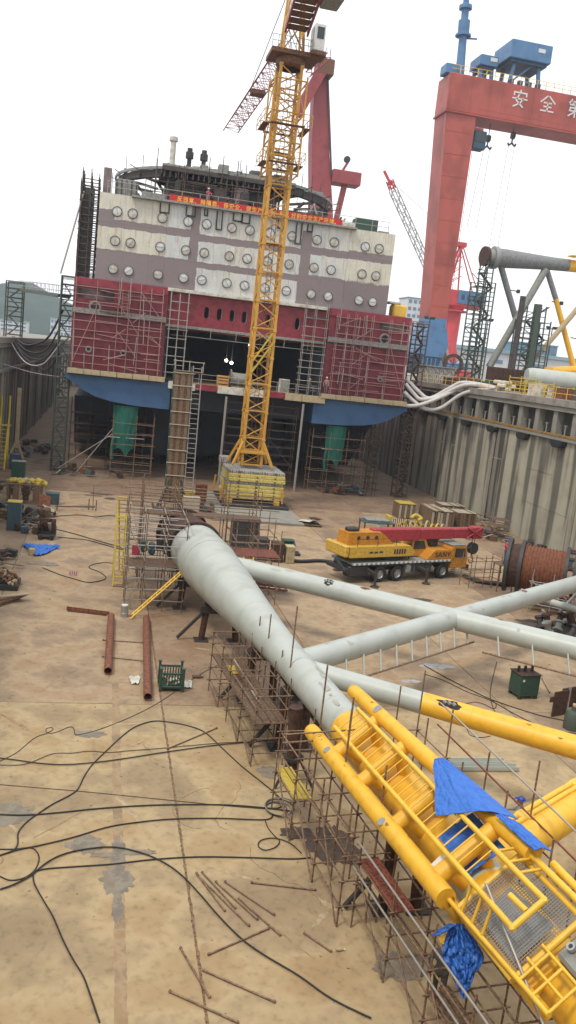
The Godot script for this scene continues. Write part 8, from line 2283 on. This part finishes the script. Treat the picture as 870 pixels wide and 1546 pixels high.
# ---------------------------------------------------------------- loose things on the floor
func build_floor_things() -> void:
	for i in CABLES.size():
		var c: Array = CABLES[i]
		var pts := []
		var raw: Array = c[1]
		for k in range(0, raw.size(), 2):
			pts.append(Vector3(raw[k], float(c[2]) + 0.004 + 0.006 * (i % 4), raw[k + 1]))
		var o := thing("floor_cable", c[0], "cable", "cables on the floor", Vector3(pts[0].x, 0, pts[0].z))
		sweep(o, "sheath", pts, c[2], M.hose_black if float(c[2]) > 0.1 else M.cable, 6, 5)
	var co := thing("cable_coil", "grey coil of cable on the floor by the scaffold foot", "cable", "", Vector3(6.2, 0, -24.6))
	for k in 4:
		var pts := []
		for j in 25:
			var an := TAU * j / 24.0
			pts.append(Vector3(6.2 + cos(an) * (0.34 + 0.06 * k) + 0.05 * k, 0.025 + 0.03 * k, -24.55 + sin(an) * (0.4 + 0.05 * k)))
		sweep(co, "turn", pts, 0.018, M.hose_black if k % 2 == 0 else M.ship_grey, 6, 2)
	for q in RODS:
		var a := Vector3(q[1], 0.03, q[2])
		var b := Vector3(q[3], 0.03, q[4])
		var rr := 0.026
		var o := thing("loose_tube", "scaffold tube: " + q[0], "tube", "scaffold tubes on the floor", Vector3(q[1], 0, q[2]))
		tube(o, "tube", a, b, rr, M.scaffold)
		for e in [a.lerp(b, 0.015), a.lerp(b, 0.985)]:
			box(o, "end_clip", e + Vector3(0, 0.015, 0), Vector3(0.07, 0.06, 0.07), M.scaffold, Vector3(0, 0.6, 0))
	# pair of rusty pipes
	for q in [["left of two rusty pipes lying side by side on the floor", 1.08, -43.3, 0.93, -35.6], ["right, longer of two rusty pipes lying side by side on the floor", 2.86, -43.2, 2.5, -32.9]]:
		var o := thing("rusty_pipe", q[0], "pipe", "rusty pipes on the floor", Vector3(q[1], 0, q[2]))
		var a := Vector3(q[1], 0.185, q[2])
		var b := Vector3(q[3], 0.185, q[4])
		lathe(o, "pipe_wall", a, b, [Vector2(0, 0.15), Vector2(0, 0.175), Vector2(1, 0.175), Vector2(1, 0.15), Vector2(0, 0.15)], M.rust_pipe, 24, false)
	# steel stillage basket
	var s := thing("steel_basket", "dark green steel stillage basket with slatted sides on the floor", "basket", "", Vector3(3.5, 0, -34.4))
	slab(s, "bottom", Vector3(3.05, 0.12, -34.9), Vector3(3.98, 0.16, -33.95), M.machine_green)
	for x in [3.05, 3.98]:
		for z in [-34.9, -33.95]:
			slab(s, "corner_post", Vector3(x - 0.05, 0, z - 0.05), Vector3(x + 0.05, 0.98, z + 0.05), M.machine_green)
			slab(s, "post_cap", Vector3(x - 0.08, 0.981, z - 0.08), Vector3(x + 0.08, 1.03, z + 0.08), M.machine_green)
	for z in [-34.9, -33.95]:
		for y in [0.2, 0.78]:
			slab(s, "rail", Vector3(3.11, y - 0.05, z - 0.025), Vector3(3.92, y + 0.05, z + 0.025), M.machine_green)
		for k in 7:
			slab(s, "slat", Vector3(3.14 + k * 0.115, 0.26, z - 0.015), Vector3(3.19 + k * 0.115, 0.72, z + 0.015), M.machine_green)
	for x in [3.05, 3.98]:
		for y in [0.2, 0.78]:
			slab(s, "rail", Vector3(x - 0.025, y - 0.05, -34.84), Vector3(x + 0.025, y + 0.05, -34.01), M.machine_green)
		for k in 7:
			slab(s, "slat", Vector3(x - 0.015, 0.26, -34.82 + k * 0.118), Vector3(x + 0.015, 0.72, -34.77 + k * 0.118), M.machine_green)
	var off := thing("basket_scrap", "pale offcuts lying in the green steel basket", "offcuts", "", Vector3(3.5, 0.16, -34.4))
	for k in 10:
		box(off, "offcut", Vector3(3.2 + rng.randf() * 0.6, 0.2 + rng.randf() * 0.2, -34.7 + rng.randf() * 0.6), Vector3(rng.randf_range(0.15, 0.45), 0.03, 0.12), [M.ship_white, M.wood_pale, M.rust][k % 3], Vector3(rng.randf() * 0.4, rng.randf() * 3.0, rng.randf() * 0.4))
	var pp := [["creased pale sheet lying between the two rusty pipes", 2.05, -35.0], ["small pale crumpled bag right of the steel basket", 4.25, -34.7]]
	for q in pp:
		var o := thing("loose_sheet", q[0], "sheet", "litter on the floor", Vector3(q[1], 0, q[2]))
		var nz := FastNoiseLite.new()
		nz.seed = int(q[1] * 10)
		nz.frequency = 1.2
		cloth(o, "film", 10, 10, func(u, v): return Vector3(q[1] + (u - 0.5) * 0.5 * (1.0 - 0.4 * v), 0.03 + 0.14 * absf(nz.get_noise_2d(u * 5.0, v * 5.0)), q[2] + (v - 0.5) * 0.8), M.ship_white)
	var tb := thing("timber_offcut", "short dark timber block right of the steel basket", "timber", "", Vector3(4.7, 0, -35.5))
	slab(tb, "block", Vector3(4.55, 0.004, -35.7), Vector3(4.95, 0.1, -35.5), M.wood_dark)
	slab(tb, "splinter", Vector3(4.96, 0.004, -35.66), Vector3(5.05, 0.06, -35.58), M.wood_dark)
	var bt := thing("bottle", "small amber bottle lying on the floor by the bottom scaffold", "bottle", "", Vector3(6.5, 0, -17.9))
	lathe(bt, "bottle_body", Vector3(6.42, 0.05, -17.95), Vector3(6.62, 0.05, -17.93), [Vector2(0, 0), Vector2(0.02, 0.04), Vector2(0.7, 0.04), Vector2(0.8, 0.02), Vector2(1, 0.018), Vector2(1, 0)], M.ledge, 12)
	lathe(bt, "cap", Vector3(6.62, 0.05, -17.93), Vector3(6.65, 0.05, -17.927), [Vector2(0, 0.02), Vector2(1, 0.02), Vector2(1, 0)], M.white, 12)
	# scuffs and dirt with ragged edges of their own
	var fl: Node3D = get_node("dock_floor")
	org = Vector3.ZERO
	for i in 34:
		var x := rng.randf_range(-3.5, 7.0) if i % 3 != 0 else rng.randf_range(8.0, 22.0)
		var z := rng.randf_range(-40.0, -15.0) if i % 3 != 0 else rng.randf_range(-52.0, -24.0)
		var thin := rng.randf_range(0.03, 0.1)
		var long := rng.randf_range(0.3, 1.1)
		var an := rng.randf() * PI
		var a := []
		for q in blob(0, 0, long, thin, 60, 0.28):
			a.append(Vector2(x, z) + (q as Vector2).rotated(an))
		prism(fl, "scuff" if i % 2 == 0 else "dirt_smear", a, Vector3(0, 0.0002 + 0.0004 * (i % 9), 0), Vector3.RIGHT, Vector3.BACK, Vector3(0, 0.003, 0), M.scuff if i % 2 == 0 else M.dirt)
	# stains with outlines of their own, thin films on the slabs
	var f: Node3D = get_node("dock_floor")
	org = Vector3.ZERO
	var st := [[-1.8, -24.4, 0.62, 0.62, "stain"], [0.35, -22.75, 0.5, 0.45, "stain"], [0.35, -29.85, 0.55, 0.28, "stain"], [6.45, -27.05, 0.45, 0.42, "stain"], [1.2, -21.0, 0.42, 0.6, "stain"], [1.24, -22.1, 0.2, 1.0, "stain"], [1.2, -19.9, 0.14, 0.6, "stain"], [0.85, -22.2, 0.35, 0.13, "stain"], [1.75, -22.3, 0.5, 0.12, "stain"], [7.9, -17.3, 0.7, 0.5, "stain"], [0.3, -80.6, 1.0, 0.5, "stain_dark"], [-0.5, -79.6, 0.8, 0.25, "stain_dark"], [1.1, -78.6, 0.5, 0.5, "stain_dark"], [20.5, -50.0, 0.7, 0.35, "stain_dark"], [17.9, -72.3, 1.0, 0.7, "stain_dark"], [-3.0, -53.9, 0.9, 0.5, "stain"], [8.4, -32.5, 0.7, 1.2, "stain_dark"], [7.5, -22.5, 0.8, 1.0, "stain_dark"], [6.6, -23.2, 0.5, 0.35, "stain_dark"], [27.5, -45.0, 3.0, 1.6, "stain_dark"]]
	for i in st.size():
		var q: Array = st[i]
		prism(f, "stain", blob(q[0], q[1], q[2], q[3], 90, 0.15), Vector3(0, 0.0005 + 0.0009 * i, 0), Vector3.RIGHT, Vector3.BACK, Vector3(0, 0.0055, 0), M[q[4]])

# ---------------------------------------------------------------- people
# bones: a, b, radius at a, radius at b, colour index
func body_mesh(bones: Array, cols: Array, cell: float) -> ArrayMesh:
	var lo := Vector3.ONE * 99.0
	var hi := Vector3.ONE * -99.0
	for b in bones:
		for k in 2:
			var r: float = b[2 + k] + cell * 2.0
			lo = lo.min(b[k] - Vector3.ONE * r)
			hi = hi.max(b[k] + Vector3.ONE * r)
	var n := Vector3i(((hi - lo) / cell).ceil()) + Vector3i.ONE
	var field := PackedFloat32Array()
	field.resize(n.x * n.y * n.z)
	field.fill(9.0)
	var tint := PackedInt32Array()
	tint.resize(field.size())
	var near := PackedFloat32Array()
	near.resize(field.size())
	near.fill(9.0)
	for bone in bones:
		var a: Vector3 = bone[0]
		var b: Vector3 = bone[1]
		var ra: float = bone[2]
		var rb: float = bone[3]
		var m := maxf(ra, rb) + cell * 2.5
		var i0 := Vector3i((a.min(b) - Vector3.ONE * m - lo) / cell).max(Vector3i.ZERO)
		var i1 := Vector3i((a.max(b) + Vector3.ONE * m - lo) / cell).min(n - Vector3i.ONE)
		var d := b - a
		var dd := maxf(d.length_squared(), 1e-6)
		for z in range(i0.z, i1.z + 1):
			for y in range(i0.y, i1.y + 1):
				for x in range(i0.x, i1.x + 1):
					var p := lo + Vector3(x, y, z) * cell
					var t := clampf((p - a).dot(d) / dd, 0.0, 1.0)
					var v := p.distance_to(a + d * t) - lerpf(ra, rb, t)
					var id := (z * n.y + y) * n.x + x
					var k := 0.03
					var old := field[id]
					var h := maxf(k - absf(old - v), 0.0) / k
					field[id] = minf(old, v) - h * h * k * 0.25
					if v < near[id]:
						near[id] = v
						tint[id] = bone[4]
	var st := SurfaceTool.new()
	st.begin(Mesh.PRIMITIVE_TRIANGLES)
	st.set_smooth_group(0)
	var vid := {}
	var verts := []
	var cs := []
	for z in n.z - 1:
		for y in n.y - 1:
			for x in n.x - 1:
				var base := (z * n.y + y) * n.x + x
				var inside := 0
				var sum := Vector3.ZERO
				var cnt := 0
				var vals := []
				for c in 8:
					var id := base + (c & 1) + ((c >> 1) & 1) * n.x + ((c >> 2) & 1) * n.x * n.y
					vals.append(field[id])
					if field[id] < 0.0:
						inside += 1
				if inside == 0 or inside == 8:
					continue
				for e in [[0, 1], [2, 3], [4, 5], [6, 7], [0, 2], [1, 3], [4, 6], [5, 7], [0, 4], [1, 5], [2, 6], [3, 7]]:
					var va: float = vals[e[0]]
					var vb: float = vals[e[1]]
					if (va < 0.0) != (vb < 0.0):
						var t := va / (va - vb)
						var pa := Vector3(e[0] & 1, (e[0] >> 1) & 1, (e[0] >> 2) & 1)
						var pb := Vector3(e[1] & 1, (e[1] >> 1) & 1, (e[1] >> 2) & 1)
						sum += pa.lerp(pb, t)
						cnt += 1
				vid[base] = verts.size()
				verts.append(lo + (Vector3(x, y, z) + sum / cnt) * cell)
				cs.append(cols[tint[base]])
	var step := [1, n.x, n.x * n.y]
	for z in range(1, n.z - 1):
		for y in range(1, n.y - 1):
			for x in range(1, n.x - 1):
				var base := (z * n.y + y) * n.x + x
				for ax in 3:
					var f0 := field[base]
					var f1 := field[base + step[ax]]
					if (f0 < 0.0) == (f1 < 0.0):
						continue
					var u: int = step[(ax + 1) % 3]
					var w: int = step[(ax + 2) % 3]
					var q := [base - u - w, base - w, base, base - u]
					if not (vid.has(q[0]) and vid.has(q[1]) and vid.has(q[2]) and vid.has(q[3])):
						continue
					var ord := [0, 2, 1, 0, 3, 2] if f0 < 0.0 else [0, 1, 2, 0, 2, 3]
					for o in ord:
						st.set_color(cs[vid[q[o]]])
						st.add_vertex(verts[vid[q[o]]])
	st.generate_normals()
	return st.commit()

func person(label: String, at: Vector3, turn: float, pose: String, shirt: Color, legs: Color, helmet: Material) -> Node3D:
	var t := thing("person", label, "person", "workers", at, turn)
	# faces +z, feet at y 0
	var skin := Color(0.42, 0.25, 0.17)
	var shoe := Color(0.03, 0.028, 0.026)
	var key := "body " + pose + str(shirt) + str(legs)
	if not cache.has(key):
		var hipL := Vector3(0.09, 0.92, 0)
		var hipR := Vector3(-0.09, 0.92, 0)
		var knL := Vector3(0.10, 0.50, 0.03)
		var knR := Vector3(-0.10, 0.50, 0.03)
		var anL := Vector3(0.11, 0.09, -0.02)
		var anR := Vector3(-0.11, 0.09, -0.02)
		var chest := Vector3(0, 1.28, 0.0)
		var neck := Vector3(0, 1.47, -0.01)
		var elL := Vector3(0.27, 1.13, 0.02)
		var elR := Vector3(-0.27, 1.13, 0.02)
		var haL := Vector3(0.26, 0.90, 0.16)
		var haR := Vector3(-0.26, 0.90, 0.16)
		if pose == "walk":
			knL = Vector3(0.1, 0.52, 0.2); anL = Vector3(0.1, 0.12, 0.26)
			knR = Vector3(-0.1, 0.5, -0.02); anR = Vector3(-0.1, 0.14, -0.3)
			haL = Vector3(0.24, 0.92, -0.12); haR = Vector3(-0.24, 1.0, 0.26)
		elif pose == "reach":
			elL = Vector3(0.26, 1.2, 0.2); haL = Vector3(0.16, 1.14, 0.46)
			elR = Vector3(-0.26, 1.2, 0.2); haR = Vector3(-0.16, 1.14, 0.46)
		var head := neck + Vector3(0, 0.17, 0.03)
		var b := [[hipL, knL, 0.088, 0.062, 1], [hipR, knR, 0.088, 0.062, 1], [knL, anL, 0.062, 0.05, 1], [knR, anR, 0.062, 0.05, 1],
			[anL + Vector3(0, -0.045, -0.02), anL + Vector3(0.02, -0.05, 0.15), 0.045, 0.038, 3], [anR + Vector3(0, -0.045, -0.02), anR + Vector3(-0.02, -0.05, 0.15), 0.045, 0.038, 3],
			[Vector3(-0.05, 0.95, 0), Vector3(0.05, 0.95, 0), 0.12, 0.12, 1], [Vector3(0, 1.02, 0), chest, 0.125, 0.14, 0], [chest + Vector3(-0.08, 0.02, 0), chest + Vector3(0.08, 0.02, 0), 0.125, 0.125, 0],
			[chest + Vector3(-0.14, 0.11, 0), chest + Vector3(0.14, 0.11, 0), 0.07, 0.07, 0], [chest + Vector3(0, 0.1, 0), head - Vector3(0, 0.06, 0.02), 0.06, 0.055, 2],
			[chest + Vector3(0.18, 0.1, 0), elL, 0.062, 0.05, 0], [chest + Vector3(-0.18, 0.1, 0), elR, 0.062, 0.05, 0], [elL, haL, 0.048, 0.034, 0], [elR, haR, 0.048, 0.034, 0],
			[head + Vector3(0, 0.03, -0.015), head + Vector3(0, -0.06, 0.02), 0.098, 0.07, 2], [head + Vector3(0, 0.0, 0.09), head + Vector3(0, -0.03, 0.105), 0.014, 0.018, 2],
			[head + Vector3(0.092, 0.0, -0.01), head + Vector3(0.092, -0.03, -0.005), 0.02, 0.016, 2], [head + Vector3(-0.092, 0.0, -0.01), head + Vector3(-0.092, -0.03, -0.005), 0.02, 0.016, 2]]
		for s in [[haL, elL, 1.0], [haR, elR, -1.0]]:
			var d: Vector3 = (s[0] - s[1]).normalized()
			b.append([s[0], s[0] + d * 0.07, 0.034, 0.034, 2])
			for k in 4:
				var o := Vector3(0.018 * (k - 1.5), 0, 0) if absf(d.x) < 0.5 else Vector3(0, 0, 0.018 * (k - 1.5))
				b.append([s[0] + d * 0.08 + o, s[0] + d * (0.15 - 0.008 * absf(k - 1.5)) + o + Vector3(0, -0.02, 0), 0.011, 0.009, 2])
			b.append([s[0] + d * 0.03, s[0] + d * 0.08 + Vector3(-s[2] * 0.045, 0.0, 0.02), 0.014, 0.011, 2])
		cache[key] = body_mesh(b, [shirt, legs, skin, shoe], 0.022)
		cache[key + " head"] = head
	if not M.has("body"):
		var m := StandardMaterial3D.new()
		m.vertex_color_use_as_albedo = true
		m.roughness = 0.85
		M["body"] = m
	place(t, "body", cache[key], M.body)
	var hd: Vector3 = cache[key + " head"]
	org = Vector3.ZERO
	var hl := lathe(t, "helmet", hd + Vector3(0, 0.045, -0.01), hd + Vector3(0, 0.155, -0.01), [Vector2(0, 0.135), Vector2(0.06, 0.15), Vector2(0.12, 0.122), Vector2(0.5, 0.108), Vector2(0.82, 0.07), Vector2(1.0, 0.0)], helmet, 18)
	place(hl, "peak", bevel_box(Vector3(0.16, 0.015, 0.09), 0.006), helmet, Transform3D(Basis(Vector3.RIGHT, 0.2), hd + Vector3(0, 0.05, 0.15)))
	return t

func build_people() -> void:
	person("person in blue helmet and grey work clothes standing behind the yellow brace's rails", Vector3(13.2, 0.0, -22.1), -2.2, "reach", Color(0.22, 0.22, 0.2), Color(0.1, 0.11, 0.13), M.helmet_blue)
	person("person in dark clothes walking under the scaffold at the bottom of the picture", Vector3(8.25, 0, -15.95), 2.6, "walk", Color(0.06, 0.06, 0.07), Color(0.07, 0.065, 0.06), M.helmet_yellow)
	person("person in red top and white helmet at the ship's upper rail above the banner", Vector3(8.9, 28.75, -93.1), 0.3, "reach", Color(0.4, 0.06, 0.1), Color(0.3, 0.3, 0.32), M.helmet_white)
	person("person in dark clothes on the ledge by the right red hull, left of two", Vector3(21.3, 10.62, -91.2), 0.5, "stand", Color(0.1, 0.1, 0.1), Color(0.08, 0.08, 0.1), M.helmet_yellow)
	person("person in pinkish clothes on the ledge by the right red hull, right of two", Vector3(23.2, 10.97, -91.35), -0.4, "stand", Color(0.4, 0.24, 0.22), Color(0.2, 0.15, 0.15), M.helmet_white)
	person("person in red jacket and blue helmet working behind the rusty sleeve", Vector3(27.6, 1.9, -53.4), 0.6, "reach", Color(0.5, 0.04, 0.06), Color(0.06, 0.07, 0.15), M.helmet_blue)
	var st2 := thing("step_box", "tall steel step platform behind the rusty sleeve under the person in red", "platform", "", Vector3(27.6, 0, -53.4))
	slab(st2, "deck", Vector3(27.0, 1.84, -54.0), Vector3(28.3, 1.895, -52.9), M.plank_steel)
	for x in [27.1, 28.2]:
		for z in [-53.9, -53.0]:
			slab(st2, "leg", Vector3(x - 0.04, 0, z - 0.04), Vector3(x + 0.04, 1.835, z + 0.04), M.scaffold)
